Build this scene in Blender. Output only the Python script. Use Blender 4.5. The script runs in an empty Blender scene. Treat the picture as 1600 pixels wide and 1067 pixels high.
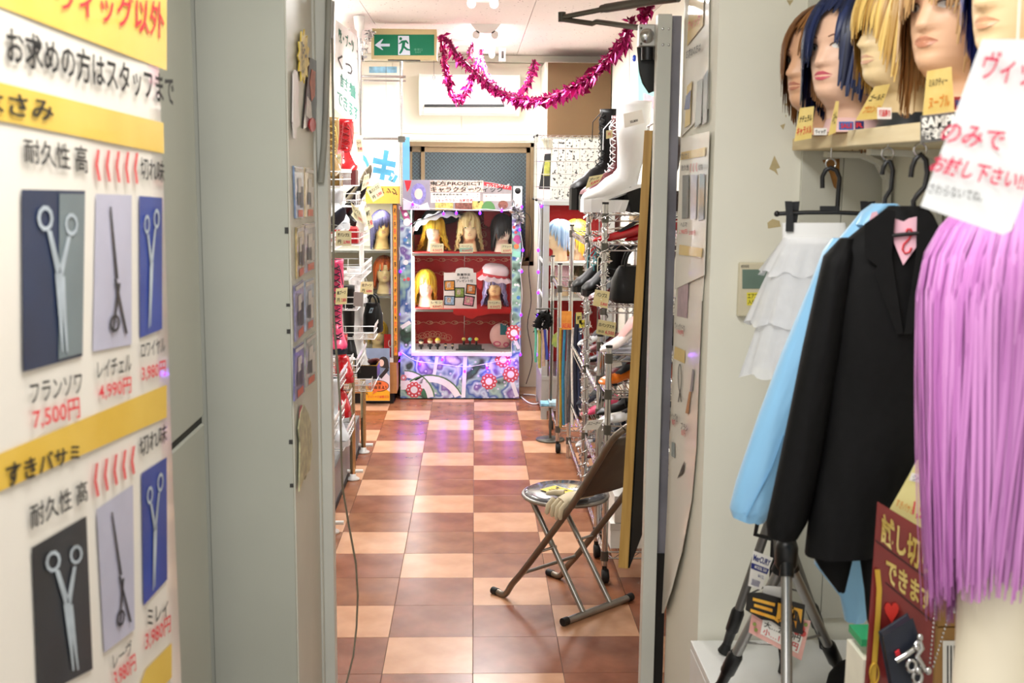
import bpy, math, random
from mathutils import Vector as V, Matrix
R = random.Random(7)
SC = bpy.context.scene
COL = SC.collection
# ---------------------------------------------------------------- camera, world, lights, exposure
F, CX, CY, H = 1775.0, 800.0, 533.5, 1.655
EYE = V((0, 0, H))
_d = V(((742-CX)/F, (CY-270)/F, -1)).normalized()
_h = V((1, -.009, 0)); _x = (_h-_h.dot(_d)*_d).normalized(); _z = _x.cross(_d)
CAM = Matrix((_x, _d, _z))
cd = bpy.data.cameras.new('camera'); cam = bpy.data.objects.new('camera', cd); COL.objects.link(cam)
cam.matrix_world = Matrix.Translation(EYE) @ CAM.to_4x4()
cd.sensor_width = 36; cd.lens = F/1600*36; cd.clip_start = .05
cd.dof.use_dof = True; cd.dof.focus_distance = 6.0; cd.dof.aperture_fstop = 8.5
SC.camera = cam
w = bpy.data.worlds.new('world'); SC.world = w; w.use_nodes = True
w.node_tree.nodes['Background'].inputs[0].default_value = (1, .97, .93, 1)
w.node_tree.nodes['Background'].inputs[1].default_value = .85
SC.view_settings.view_transform = 'Standard'; SC.view_settings.look = 'None'
SC.view_settings.gamma = 1; SC.view_settings.use_curve_mapping = False
SC.view_settings.exposure = 0.1
def area(name, loc, sx, sy, power, col=(1, .985, .968), rot=(0, 0, 0)):
    l = bpy.data.lights.new(name, 'AREA'); l.shape = 'RECTANGLE'; l.size = sx; l.size_y = sy; l.energy = power; l.color = col
    o = bpy.data.objects.new(name, l); o.location = loc; o.rotation_euler = rot; COL.objects.link(o); return o
area('near_room_ceiling_light', (-.1, .95, 2.46), .4, 1.3, 28)
area('display_case_lamp', (-.11, 8.31, 1.415), .7, .06, 15)
area('display_case_side_lamp', (-.452, 8.30, .98), .82, .04, 9, rot=(0, -math.pi/2-.0, -.45))
area('left_cabinet_lamp', (-.85, 8.15, 1.42), .45, .08, 7)
area('right_cabinet_lamp', (.69, 7.7, 1.42), .3, .08, 4)
FIX = [(.035, 4.55, 5.72, 29), (.06, 6.95, 8.12, 64), (-.92, 5.7, 6.9, 22)]     # three ceiling fixtures: x, y0, y1, watts
# ---------------------------------------------------------------- helpers
def P(px, py, X=None, Y=None, Z=None):
    r = CAM @ V(((px-CX)/F, -(py-CY)/F, -1))
    t = X/r.x if X is not None else Y/r.y if Y is not None else (Z-H)/r.z
    return EYE+r*t
def Q(px, py, pt, n):
    r = CAM @ V(((px-CX)/F, -(py-CY)/F, -1))
    return EYE+r*((pt-EYE).dot(n)/r.dot(n))
def lin(h, k=1):
    h = h.lstrip('#'); c = [int(h[i:i+2], 16)/255 for i in (0, 2, 4)]
    return tuple(min(1, (x/12.92 if x <= .04045 else ((x+.055)/1.055)**2.4)*k) for x in c)+(1,)
MATS = {}
def mat(name, col, rough=.5, metal=0, var=.10, scale=9, bump=0, col2=None, emit=0, alpha=1, coat=0, attr=False, stretch=None, sheen=0, spec=.5, detail=4, sss=0):
    if name in MATS: return MATS[name]
    m = bpy.data.materials.new(name); m.use_nodes = True; nt = m.node_tree; N = nt.nodes; L = nt.links
    b = N['Principled BSDF']; b.inputs['Roughness'].default_value = rough; b.inputs['Metallic'].default_value = metal
    b.inputs['Specular IOR Level'].default_value = spec
    mx = N.new('ShaderNodeMix'); mx.data_type = 'RGBA'
    mx.inputs['A'].default_value = lin(col, 1-var); mx.inputs['B'].default_value = lin(col2, 1) if col2 else lin(col, 1+var)
    tc = N.new('ShaderNodeTexCoord'); no = N.new('ShaderNodeTexNoise'); no.inputs['Scale'].default_value = scale; no.inputs['Detail'].default_value = detail
    if stretch:
        mp = N.new('ShaderNodeMapping'); mp.inputs['Scale'].default_value = stretch
        L.new(tc.outputs['Object'], mp.inputs[0]); L.new(mp.outputs[0], no.inputs['Vector'])
    else: L.new(tc.outputs['Object'], no.inputs['Vector'])
    if attr:
        at = N.new('ShaderNodeAttribute'); at.attribute_name = 'shade'; L.new(at.outputs['Fac'], mx.inputs['Factor'])
    else:
        rp = N.new('ShaderNodeMapRange'); rp.inputs[1].default_value = .3; rp.inputs[2].default_value = .7
        L.new(no.outputs['Fac'], rp.inputs[0]); L.new(rp.outputs[0], mx.inputs['Factor'])
    L.new(mx.outputs['Result'], b.inputs['Base Color'])
    if bump:
        bp = N.new('ShaderNodeBump'); bp.inputs['Strength'].default_value = bump; bp.inputs['Distance'].default_value = .004
        L.new(no.outputs['Fac'], bp.inputs['Height']); L.new(bp.outputs[0], b.inputs['Normal'])
    if emit: L.new(mx.outputs['Result'], b.inputs['Emission Color']); b.inputs['Emission Strength'].default_value = emit
    if alpha < 1: b.inputs['Alpha'].default_value = alpha
    if coat: b.inputs['Coat Weight'].default_value = coat; b.inputs['Coat Roughness'].default_value = .08
    if sheen: b.inputs['Sheen Weight'].default_value = sheen
    if sss: b.inputs['Subsurface Weight'].default_value = sss; b.inputs['Subsurface Scale'].default_value = .01
    MATS[name] = m; return m
def glass_mat(name='clear_glass'):
    if name in MATS: return MATS[name]
    m = bpy.data.materials.new(name); m.use_nodes = True; nt = m.node_tree; N = nt.nodes; L = nt.links
    N.remove(N['Principled BSDF']); o = N['Material Output']
    t = N.new('ShaderNodeBsdfTransparent'); g = N.new('ShaderNodeBsdfGlossy'); g.inputs['Roughness'].default_value = .03
    fr = N.new('ShaderNodeFresnel'); fr.inputs['IOR'].default_value = 1.25; mx = N.new('ShaderNodeMixShader')
    t.inputs[0].default_value = (.97, .985, .98, 1)
    L.new(fr.outputs[0], mx.inputs[0]); L.new(t.outputs[0], mx.inputs[1]); L.new(g.outputs[0], mx.inputs[2]); L.new(mx.outputs[0], o.inputs[0])
    MATS[name] = m; return m
_tx = {}
def glyphs(s, bold=0.0):
    k = (s, bold)
    if k in _tx: return _tx[k]
    cu = bpy.data.curves.new('txt', 'FONT'); cu.body = s; cu.size = 1; cu.resolution_u = 2; cu.offset = bold; cu.fill_mode = 'FRONT'
    o = bpy.data.objects.new('txt', cu); COL.objects.link(o)
    dg = bpy.context.evaluated_depsgraph_get()
    me = bpy.data.meshes.new_from_object(o.evaluated_get(dg))
    vs = [tuple(v.co) for v in me.vertices]; fs = [tuple(p.vertices) for p in me.polygons]
    bpy.data.objects.remove(o); bpy.data.meshes.remove(me); bpy.data.curves.remove(cu)
    x0 = min(v[0] for v in vs); x1 = max(v[0] for v in vs); y0 = min(v[1] for v in vs); y1 = max(v[1] for v in vs)
    _tx[k] = ([((v[0]-x0)/max(x1-x0, 1e-6), (v[1]-y0)/max(y1-y0, 1e-6)) for v in vs], fs, (x1-x0)/max(y1-y0, 1e-6)); return _tx[k]
ORG = {}
def frame_of(d):
    d = d.normalized(); a = V((0, 0, 1)) if abs(d.z) < .9 else V((1, 0, 0))
    u = d.cross(a).normalized(); return u, u.cross(d).normalized()
class MB:
    def __init__(s): s.v = []; s.f = []; s.m = []; s.sm = []; s.sh = []
    def add(s, vs, fs, m=0, smooth=False, shade=None):
        n = len(s.v); s.v += [V(x) for x in vs]
        if shade is None: shade = .5
        s.sh += list(shade) if isinstance(shade, (list, tuple)) else [shade]*len(vs)
        for q in fs: s.f.append(tuple(i+n for i in q)); s.m.append(m); s.sm.append(smooth)
        return s
    def box(s, c, d, m=0, rot=None):
        c = V(c); vs = []
        for x in (-.5, .5):
            for y in (-.5, .5):
                for z in (-.5, .5):
                    p = V((x*d[0], y*d[1], z*d[2])); vs.append(c+(rot @ p if rot else p))
        return s.add(vs, [(0, 1, 3, 2), (4, 6, 7, 5), (0, 4, 5, 1), (2, 3, 7, 6), (0, 2, 6, 4), (1, 5, 7, 3)], m)
    def bb(s, a, b, m=0):
        a = V(a); b = V(b); return s.box((a+b)/2, [abs(b[i]-a[i]) for i in range(3)], m)
    def quad(s, q, m=0, lift=0.0):
        q = [V(p) for p in q]
        if lift: q = [p+s._n(q)*lift for p in q]
        return s.add(q, [tuple(range(len(q)))], m)
    def _n(s, q):
        n = (q[1]-q[0]).cross(q[-1]-q[0])
        if n.length < 1e-9: return V((0, 0, 0))
        n.normalize(); return n if n.dot(EYE-q[0]) > 0 else -n
    def slab(s, q, t=.001, m=0, back=None):
        q = [V(p) for p in q]; n = s._n(q)*-t; k = len(q)
        vs = q+[p+n for p in q]; fs = [tuple(range(k)), tuple(range(2*k-1, k-1, -1))]+[(i, (i+1) % k, (i+1) % k+k, i+k) for i in range(k)]
        return s.add(vs, fs, m)
    def prism(s, pts, off, m=0, smooth=False):
        q = [V(p) for p in pts]; off = V(off); k = len(q); vs = q+[p+off for p in q]
        return s.add(vs, [tuple(range(k)), tuple(range(2*k-1, k-1, -1))]+[(i, (i+1) % k, (i+1) % k+k, i+k) for i in range(k)], m, smooth)
    def loft(s, rings, m=0, smooth=True, cap=True, closed=False, shade=None):
        k = len(rings[0]); vs = [p for r in rings for p in r]; fs = []
        nr = len(rings)
        for i in range(nr if closed else nr-1):
            a = i*k; b = ((i+1) % nr)*k
            for j in range(k): fs.append((a+j, a+(j+1) % k, b+(j+1) % k, b+j))
        s.add(vs, fs, m, smooth, shade)
        if cap and not closed: s.add(rings[0], [tuple(range(k))][::1], m, False, shade if not isinstance(shade, list) else None); s.add(rings[-1], [tuple(range(k))], m, False)
        return s
    def tube(s, path, r, m=0, n=8, cap=True, closed=False, flat=1.0, shade=None):
        path = [V(p) for p in path]; k = len(path); rings = []; u = None
        for i, p in enumerate(path):
            d = (path[(i+1) % k]-path[i-1]) if closed else (path[min(i+1, k-1)]-path[max(i-1, 0)])
            d.normalize()
            if u is None: u, v = frame_of(d)
            else:
                u = (u-d*u.dot(d))
                u = u.normalized() if u.length > 1e-6 else frame_of(d)[0]
            v = d.cross(u); rr = r[i] if isinstance(r, (list, tuple)) else r
            rings.append([p+(u*math.cos(a)+v*math.sin(a)*flat)*rr for a in [2*math.pi*j/n for j in range(n)]])
        return s.loft(rings, m, n > 4, cap, closed, shade)
    def lathe(s, prof, o=(0, 0, 0), m=0, n=20, ax=None, sy=1.0):
        o = V(o); A = ax or Matrix.Identity(3)
        return s.loft([[o+A @ V((r*math.cos(2*math.pi*j/n), r*sy*math.sin(2*math.pi*j/n), z)) for j in range(n)] for r, z in prof], m)
    def ell(s, c, rad, m=0, n=12, k=8, rot=None):
        c = V(c); rings = []
        for i in range(k+1):
            a = math.pi*(i/k); a = min(max(a, .02), math.pi-.02)
            rings.append([c+(rot @ V(p) if rot else V(p)) for p in [(rad[0]*math.sin(a)*math.cos(2*math.pi*j/n), rad[1]*math.sin(a)*math.sin(2*math.pi*j/n), rad[2]*math.cos(a)) for j in range(n)]])
        return s.loft(rings, m)
    def grid(s, g, m=0, smooth=True, shade=None):
        a = len(g); b = len(g[0])
        return s.add([p for r in g for p in r], [(i*b+j, i*b+j+1, (i+1)*b+j+1, (i+1)*b+j) for i in range(a-1) for j in range(b-1)], m, smooth, shade)
    def text(s, t, q, m=0, lift=.0012, bold=0.0):       # q: bl, br, tr, tl ; glyph box fitted into the quad
        q = [V(p) for p in q]; n = s._n(q)*lift; vs, fs, _ = glyphs(t, bold)
        return s.add([(q[0]*(1-x)+q[1]*x)*(1-y)+(q[3]*(1-x)+q[2]*x)*y+n for x, y in vs], fs, m)
    def build(s, name, mats, parent=None, local=False, bev=0, org=None):
        me = bpy.data.meshes.new(name); o = bpy.data.objects.new(name, me); COL.objects.link(o)
        if not isinstance(mats, (list, tuple)): mats = [mats]
        og = V((0, 0, 0))
        if parent is not None: og = ORG.get(parent.name, V((0, 0, 0)))
        elif org is not None: og = V(org)
        elif not local:
            lo = V([min(v[i] for v in s.v) for i in range(3)]); hi = V([max(v[i] for v in s.v) for i in range(3)]); og = V(((lo.x+hi.x)/2, (lo.y+hi.y)/2, lo.z))
        if local: og = V((0, 0, 0))
        me.from_pydata([tuple(v-og) for v in s.v], [], s.f)
        for mm in mats: me.materials.append(mm)
        me.polygons.foreach_set('material_index', s.m); me.polygons.foreach_set('use_smooth', s.sm)
        at = me.attributes.new('shade', 'FLOAT', 'POINT'); at.data.foreach_set('value', s.sh); me.update()
        if name in ('lettering', 'print', 'foil', 'hair'): o['kind'] = 'stuff'
        if parent is not None: o.parent = parent; ORG[o.name] = og
        else: o.location = og; ORG[o.name] = og
        if bev:
            b = o.modifiers.new('bevel', 'BEVEL'); b.width = bev; b.segments = 2; b.limit_method = 'ANGLE'
        return o
def tag(o, label=None, cat=None, group=None, kind=None):
    if label: o['label'] = label
    if cat: o['category'] = cat
    if group: o['group'] = group
    if kind: o['kind'] = kind
    return o
def T(name, label, cat, loc=(0, 0, 0), rz=0, group=None, kind=None):
    o = bpy.data.objects.new(name, None); o.empty_display_size = .05; COL.objects.link(o); o.location = loc; o.rotation_euler = (0, 0, rz)
    ORG[o.name] = V(loc); return tag(o, label, cat, group, kind)
def dup(o, parent=None):
    c = o.copy(); COL.objects.link(c); c.parent = parent
    for ch in list(o.children): dup(ch, c)
    return c
def px4(pts, fn): return [fn(*p) for p in pts]
def rectY(x0, y0, x1, y1, Y): return [P(x0, y1, Y=Y), P(x1, y1, Y=Y), P(x1, y0, Y=Y), P(x0, y0, Y=Y)]
def sub(q, u0, v0, u1, v1):           # sub-quad of quad q (bl,br,tr,tl), v up
    def b(u, v): return (q[0]*(1-u)+q[1]*u)*(1-v)+(q[3]*(1-u)+q[2]*u)*v
    return [b(u0, v0), b(u1, v0), b(u1, v1), b(u0, v1)]
# ---------------------------------------------------------------- common materials
white_paint = mat('white_wall_paint', 'EDEBDD', .6, var=.03, scale=3, bump=.08)
ceil_m = mat('ceiling_board', 'EFE4E0', .8, var=.03, scale=60, bump=.1)
cream_panel = mat('cream_wall_panel', 'F3EEDC', .5, var=.03, scale=2)
grey_steel = mat('grey_painted_steel', 'B9BBAF', .42, var=.05, scale=2.5, bump=.03)
post_white = mat('off_white_painted_steel', 'D8D9D0', .4, var=.05, scale=4)
black_gap = mat('black_rubber', '0C0C0D', .6)
chrome = mat('chrome', 'C9C9C9', .16, 1, var=.05)
brass_chrome = mat('warm_chrome', 'BFAE8C', .2, 1, var=.08)
dark_metal = mat('dark_grey_metal', '63625C', .4, .7, var=.06)
white_plastic = mat('white_plastic', 'EDEDEA', .35, var=.03)
white_wire = mat('white_coated_wire', 'EAEAEA', .35, var=.03)
black_plastic = mat('black_plastic', '101012', .38, var=.1)
paper_white = mat('white_paper', 'F4F1EA', .55, var=.03)
lam_white = mat('laminated_white_paper', 'E9E3D8', .45, var=.05, scale=3, coat=.5, bump=.05)
tag_yellow = mat('pale_yellow_card', 'EBDD92', .5, var=.08, scale=15, col2='F2EBC4')
ink_black = mat('black_ink', '1B1A1A', .6)
ink_red = mat('red_ink', 'D8303A', .6)
ink_pink = mat('pink_red_ink', 'E0335C', .6)
ink_green = mat('green_ink', '2F7D6C', .6)
band_yellow = mat('yellow_print', 'E3B83C', .5, var=.1, scale=4, col2='EBCB63', coat=.4)
print_navy = mat('navy_print', '1E2C4A', .5, var=.3, scale=6, coat=.4)
print_blue = mat('blue_print', '2A418F', .5, var=.3, scale=6, coat=.4)
print_lilac = mat('lilac_grey_print', 'B5B4C6', .5, var=.1, scale=8, coat=.4)
print_steel = mat('scissor_steel_print', 'A7B1B8', .5, var=.25, scale=20)
# ---------------------------------------------------------------- the setting
CEIL = 2.53; YB = 8.75; XL = -1.15; XR = .97
fl = tag(MB().bb((XL-.1, .2, -.12), (XR+.1, YB+.1, -.006)).build('floor', mat('dark_floor_base', '4A2A1C', .6), org=(0, 0, 0)), kind='structure')
tl_m = [mat('brown_vinyl_tile', '8C5236', .27, var=.25, scale=7, col2='A06A48', detail=8, bump=.02), mat('red_brown_vinyl_tile', '84492F', .27, var=.25, scale=6, col2='9A5F44', detail=8, bump=.02),
        mat('peach_vinyl_tile', 'CE9873', .27, var=.14, scale=7, col2='D9A886', detail=8, bump=.02)]
TS = .303
tile_me = {}
for c in range(-4, 4):
    for r in range(-5, 14):
        k = 2 if r % 3 == (2-(c+3)) % 3 else R.randrange(2)
        kk = (k, R.randrange(3))
        if kk not in tile_me:
            a = TS-.0016; mb = MB(); mb.bb((-a/2, -a/2, -.006), (a/2, a/2, 0))
            o = mb.build('floor_tile', tl_m[k], fl, local=True, bev=.0008); tile_me[kk] = o
        else:
            o = tile_me[kk].copy(); COL.objects.link(o)
        o.name = 'floor_tile'; o.location = ((c+.5)*TS, 4.505+(r+.5)*TS, 0); o.parent = fl
# ceiling with boards
ce = tag(MB().bb((XL-.1, 2.9, CEIL+.012), (XR+.1, YB+.1, CEIL+.1)).build('ceiling', mat('ceiling_shadow_gap', '8A827C', .8), org=(0, 0, CEIL)), kind='structure')
nt = ceil_m.node_tree; vo = nt.nodes.new('ShaderNodeTexVoronoi'); vo.inputs['Scale'].default_value = 22
tcn = nt.nodes.new('ShaderNodeTexCoord'); nt.links.new(tcn.outputs['Object'], vo.inputs['Vector'])
lt = nt.nodes.new('ShaderNodeMath'); lt.operation = 'LESS_THAN'; lt.inputs[1].default_value = .10; nt.links.new(vo.outputs['Distance'], lt.inputs[0])
dk = nt.nodes.new('ShaderNodeMix'); dk.data_type = 'RGBA'; dk.inputs['B'].default_value = lin('8F7F78')
bs = nt.nodes['Principled BSDF']; src = bs.inputs['Base Color'].links[0].from_socket
nt.links.new(src, dk.inputs['A']); nt.links.new(lt.outputs[0], dk.inputs['Factor']); nt.links.new(dk.outputs['Result'], bs.inputs['Base Color'])
xs = [XL, -.6, .31, XR]; ys = [2.95, 3.6, 5.42, 7.24, YB]
for i in range(3):
    for j in range(4):
        MB().bb((xs[i]+.0015, ys[j]+.0015, CEIL), (xs[i+1]-.0015, ys[j+1]-.0015, CEIL+.012)).build('ceiling_board', ceil_m, ce)
# back wall with window
wl, wr, wt, wb = P(630, 217, Y=YB).x, P(836, 220, Y=YB).x, P(730, 222, Y=YB).z, .95
mb = MB(); mb.bb((XL-.1, YB, 0), (wl, YB+.12, CEIL)); mb.bb((wr, YB, 0), (XR+.1, YB+.12, CEIL)); mb.bb((wl, YB, wt), (wr, YB+.12, CEIL)); mb.bb((wl, YB, 0), (wr, YB+.12, wb))
wbk = tag(mb.build('wall_back', cream_panel, org=(0, YB, 0)), kind='structure')
sx = [XL, -.62, P(721, 200, Y=YB).x, .5, XR]
for i in range(4):
    a, b = sx[i]+.002, sx[i+1]-.002
    MB().bb((a, YB-.012, wt+.06), (b, YB, CEIL-.06)).build('wall_panel', cream_panel, wbk, bev=.002)
MB().bb((XL, YB-.03, CEIL-.055), (XR, YB, CEIL-.002)).build('cornice', white_paint, wbk, bev=.004)
MB().bb((wl-.02, YB-.02, wt+.012), (wr+.02, YB, wt+.055)).build('window_head_trim', white_paint, wbk, bev=.004)
bronze = mat('bronze_aluminium', '75634A', .4, .55, var=.06)
wire_glass = mat('dark_wired_glass', '222B2E', .3, var=.18, scale=90, bump=.5, coat=.3)
nt = wire_glass.node_tree; tcn = nt.nodes.new('ShaderNodeTexCoord'); res = []
for sgn in (1, -1):
    mp = nt.nodes.new('ShaderNodeMapping'); mp.inputs['Rotation'].default_value = (0, math.radians(45*sgn), 0)
    wv = nt.nodes.new('ShaderNodeTexWave'); wv.inputs['Scale'].default_value = 15; wv.bands_direction = 'X'
    nt.links.new(tcn.outputs['Object'], mp.inputs[0]); nt.links.new(mp.outputs[0], wv.inputs['Vector'])
    g = nt.nodes.new('ShaderNodeMath'); g.operation = 'GREATER_THAN'; g.inputs[1].default_value = .93; nt.links.new(wv.outputs['Fac'], g.inputs[0]); res.append(g)
ad = nt.nodes.new('ShaderNodeMath'); ad.operation = 'MAXIMUM'; nt.links.new(res[0].outputs[0], ad.inputs[0]); nt.links.new(res[1].outputs[0], ad.inputs[1])
dk = nt.nodes.new('ShaderNodeMix'); dk.data_type = 'RGBA'; dk.inputs['B'].default_value = lin('424F53')
bs = nt.nodes['Principled BSDF']; src = bs.inputs['Base Color'].links[0].from_socket
nt.links.new(src, dk.inputs['A']); nt.links.new(ad.outputs[0], dk.inputs['Factor']); nt.links.new(dk.outputs['Result'], bs.inputs['Base Color'])
win = T('window_1', None, None, (0, YB, wb), kind='structure')
mb = MB(); t = .035
mb.bb((wl, YB-.005, wt-t), (wr, YB+.1, wt)); mb.bb((wl, YB-.005, wb), (wr, YB+.1, wb+t)); mb.bb((wl, YB-.005, wb), (wl+t, YB+.1, wt)); mb.bb((wr-t, YB-.005, wb), (wr, YB+.1, wt))
mb.build('window_frame', bronze, win, bev=.003)
xm = P(660, 300, Y=YB).x
for a, b, dy in ((wl+t, xm+.03, .05), (xm-.012, wr-t, .02)):
    mb = MB(); q = .03
    mb.bb((a, YB+dy, wt-t-q-.012), (b, YB+dy+.025, wt-t)); mb.bb((a, YB+dy, wb+t), (b, YB+dy+.025, wb+t+q)); mb.bb((a, YB+dy, wb+t), (a+q, YB+dy+.025, wt-t)); mb.bb((b-q, YB+dy, wb+t), (b, YB+dy+.025, wt-t))
    sa = mb.build('sash', bronze, win, bev=.002)
    MB().bb((a+q, YB+dy+.01, wb+t+q), (b-q, YB+dy+.016, wt-t-q)).build('pane', wire_glass, sa)
tag(MB().bb((XL-.1, 2.94, 0), (XL, YB, CEIL)).build('wall_left', white_paint), kind='structure')
tag(MB().bb((XR, 2.94, 0), (XR+.1, YB, CEIL)).build('wall_right', white_paint), kind='structure')
# beam / bulkhead along the right under the ceiling at the back, then the doorway
YW, YD = 2.5, 2.94
xjl = P(452, 500, Y=YW).x; xjr = P(1107, 500, Y=YW).x; xkl = P(316, 500, Y=YW).x; xkr = P(1249, 300, Y=YW).x
lp = tag(MB().bb((-1.25, YW+.004, 0), (xjl, YD-.03, 2.5)).build('wall_doorway_left', grey_steel, org=(xjl, YW, 0)), kind='structure')
MB().bb((xkl+.004, YW, 0), (xjl+.002, YW+.004, 2.5)).build('steel_panel', grey_steel, lp, bev=.0015)
rev_m = mat('reveal_white_paint', 'D6D5C8', .45, var=.05, scale=4, bump=.05)
MB().bb((xjl, YW+.02, 0), (xjl+.003, YD-.035, 2.5)).build('reveal_panel', rev_m, lp)
mb = MB()
for zz, yy in ((1.36, 0), (1.30, 0), (.95, 0), (1.05, 0), (1.52, 0)): mb.bb((xjl-.006, YW-.001, zz), (xjl+.002, YW+.002, zz+.006+R.random()*.008))
mb.build('chip', mat('bare_dark_steel', '3B3A38', .6), lp)
fx0, fx1 = P(493, 500, Y=YD).x, P(516, 500, Y=YD).x
tag(MB().bb((fx0-.1, YD-.03, 0), (fx0+.012, YD+.02, 2.5)).bb((fx0, YD+.0, 0), (fx1, YD+.05, 2.5)).build('trim_1', post_white, bev=.003), kind='structure')
rp = tag(MB().bb((xjr, YW, 0), (1.1, YD-.03, 2.5)).build('wall_doorway_right', white_paint, org=(xjr, YW, 0)), kind='structure')
bx = P(1058, 500, Y=YD-.03).x
MB().bb((bx, YD-.04, 0), (bx+.03, YD-.0, 2.5)).build('jamb_strip', post_white, rp, bev=.002)
tan = mat('bare_tan_plaster', 'BFAE84', .8, var=.15, scale=30)
def chip(pts):
    MB().prism([P(x, y, Y=YW-.0005) for x, y in pts], (0, .004, 0)).build('peeled_patch', tan, rp)
chip([(1210, 243), (1219, 262), (1213, 264), (1216, 274), (1210, 268), (1202, 264)])
chip([(1199, 348), (1207, 342), (1218, 345), (1220, 354), (1207, 356), (1200, 357)])
chip([(1225, 162), (1236, 160), (1233, 165), (1226, 165)]); chip([(1219, 196), (1227, 193), (1224, 203)]); chip([(1230, 57), (1240, 59), (1238, 66), (1231, 66)]); chip([(1229, 0), (1240, 0), (1234, 9)]); chip([(1227, 179), (1229, 180), (1228, 184)])
board_m = mat('grey_white_board', 'C9C8BC', .6, var=.05, scale=5)
MB().bb((xkr, YW-.012, .64), (P(1313, 300, Y=YW).x, YW, 2.4)).build('wall_board', board_m, rp, bev=.001)
MB().bb((P(1314, 300, Y=YW).x, YW-.012, .64), (.895, YW, 2.4)).build('wall_board', board_m, rp, bev=.001)
MB().slab([P(1285, 250, Y=YW-.014), P(1312, 248, Y=YW-.014), P(1311, 300, Y=YW-.014), P(1303, 292, Y=YW-.014), P(1297, 272, Y=YW-.014)], .001).build('rust_stain', mat('rust_brown', '9A6B35', .7, var=.4, scale=40), rp)
tag(MB().bb((xjl, YW+.02, 2.2), (xjr, YD-.03, 2.5)).build('wall_doorway_top', white_paint), kind='structure')
tag(MB().bb((.90, .3, 0), (1.0, YW, 2.5)).build('wall_near_right', white_paint), kind='structure')
tag(MB().bb((-1.0, .3, 0), (-.9, YW, 2.5)).build('wall_near_left', white_paint), kind='structure')
tag(MB().bb((-1.0, .3, 2.5), (1.1, YD, 2.6)).build('ceiling_near', white_paint), kind='structure')
# the inner doorway post (painted steel door edge) with dark glazed gap
px0, px1 = P(1021, 300, Y=2.97).x, P(1043, 300, Y=2.97).x
d1 = T('door_1', None, None, (px0, 2.97, 0), kind='structure')
MB().bb((px0, 2.97, .01), (px1, 3.01, 2.06)).build('door_stile', post_white, d1, bev=.002)
MB().bb((px1+.001, 3.02, .02), (px1+.012, 3.04, 2.06)).build('dark_seal', black_gap, d1)
MB().bb((px1, 3.0, 0), (px1+.03, 3.02, .62)).build('door_gap_panel', mat('dark_gap', '1B1917', .5), d1)
MB().bb((px1, 3.005, .62), (px1+.03, 3.02, 2.06)).build('glazing_strip', mat('grey_door_glass', '8C8B96', .2, .2, var=.3, scale=5), d1)
mb = MB()
for x, y in ((1036, 45), (1045, 45), (1036, 70), (1045, 70)):
    mb.ell(P(x, y, Y=2.969), (.0035, .0015, .0035))
mb.build('screw', chrome, d1)
# ---------------------------------------------------------------- ceiling lamps
tube_m = mat('fluorescent_tube', 'FFFFFF', .4, emit=9)
for i, (x, y0, y1, wat) in enumerate(FIX):
    fxt = T('ceiling_light', ['twin tube ceiling light nearest the doorway', 'twin tube ceiling light behind the pink tinsel swags', 'twin tube ceiling light over the left shoe shelves'][i], 'ceiling light', (x, (y0+y1)/2, CEIL-.09))
    MB().prism([(x-.085, y0, CEIL), (x+.085, y0, CEIL), (x+.045, y0, CEIL-.05), (x-.045, y0, CEIL-.05)], (0, y1-y0, 0)).build('housing', white_plastic, fxt, bev=.003)
    for sx_ in (-1, 1):
        MB().tube([(x+sx_*.055, y0+.03, CEIL-.062), (x+sx_*.055, y1-.03, CEIL-.062)], .015, n=10).build('tube', tube_m, fxt)
        for yy in (y0, y1-.03):
            MB().prism([(x+sx_*.055+.022*math.cos(a), yy, CEIL-.062+.024*math.sin(a)) for a in [i_*math.pi/6 for i_ in range(12)]], (0, .03, 0)).build('tube_socket', white_plastic, fxt)
    area('tube_light', (x, (y0+y1)/2, CEIL-.095), .16, y1-y0, wat)
# ---------------------------------------------------------------- near left: steel cabinet, scissor poster, magnets
cabx = P(313, 500, Y=2.40).x
cb = T('steel_cabinet', 'grey painted steel cabinet standing between the scissor poster and the doorway pillar', 'cabinet', (cabx-.14, 1.9, 0))
MB().bb((cabx-.28, 1.0, 0), (cabx-.006, 2.41, 2.35)).build('body', black_gap, cb)
zs = 1.127
for z0, z1 in ((.04, zs-.008), (zs+.008, 2.34)):
    MB().bb((cabx-.02, 1.01, z0), (cabx, 2.405, z1)).build('door', grey_steel, cb, bev=.004)
pn = V((.061, 1, 0)).normalized(); pnorm = V((pn.y, -pn.x, 0)); pA = P(262, 500, Y=1.55)
def PL(x, y): return Q(x, y, pA, pnorm)
po = T('scissor_poster', 'tall laminated price poster of hairdressing scissors with yellow bands', 'poster', PL(120, 1200))
g = []; uf = PL(262, 500); un = uf-pn*.72
for z in [.75+i*.06 for i in range(21)]:
    g.append([V((a.x, a.y, z))+pnorm*(.0008*math.sin(z*9+k*2)) for k, a in enumerate([un+(uf-un)*t for t in (0, .2, .4, .6, .8, .93, 1)])])
mb = MB(); mb.grid(g); mb.build('sheet', lam_white, po).modifiers.new('thick', 'SOLIDIFY').thickness = .0012
def PQ(*a): return [PL(*p) for p in a]
mats_p = [band_yellow, ink_black, ink_red, print_navy, print_blue, print_lilac, print_steel, mat('dark_slate_print', '262B33', .5, var=.4, scale=5, coat=.4), mat('grey_print', '6F7C80', .5, var=.2, scale=4, coat=.4)]
mb = MB(); LF = .0022
mb.quad(PQ((-70, -15), (258, 110), (258, -20), (-70, -130)), 0, LF); mb.quad(PQ((-70, 175), (254, 240), (253, 192), (-70, 112)), 0, LF)
mb.quad(PQ((-70, 797), (258, 652), (258, 601), (-70, 736)), 0, LF); mb.quad(PQ((190, 1140), (266, 1058), (266, 1004), (226, 1045)), 0, LF)
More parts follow.
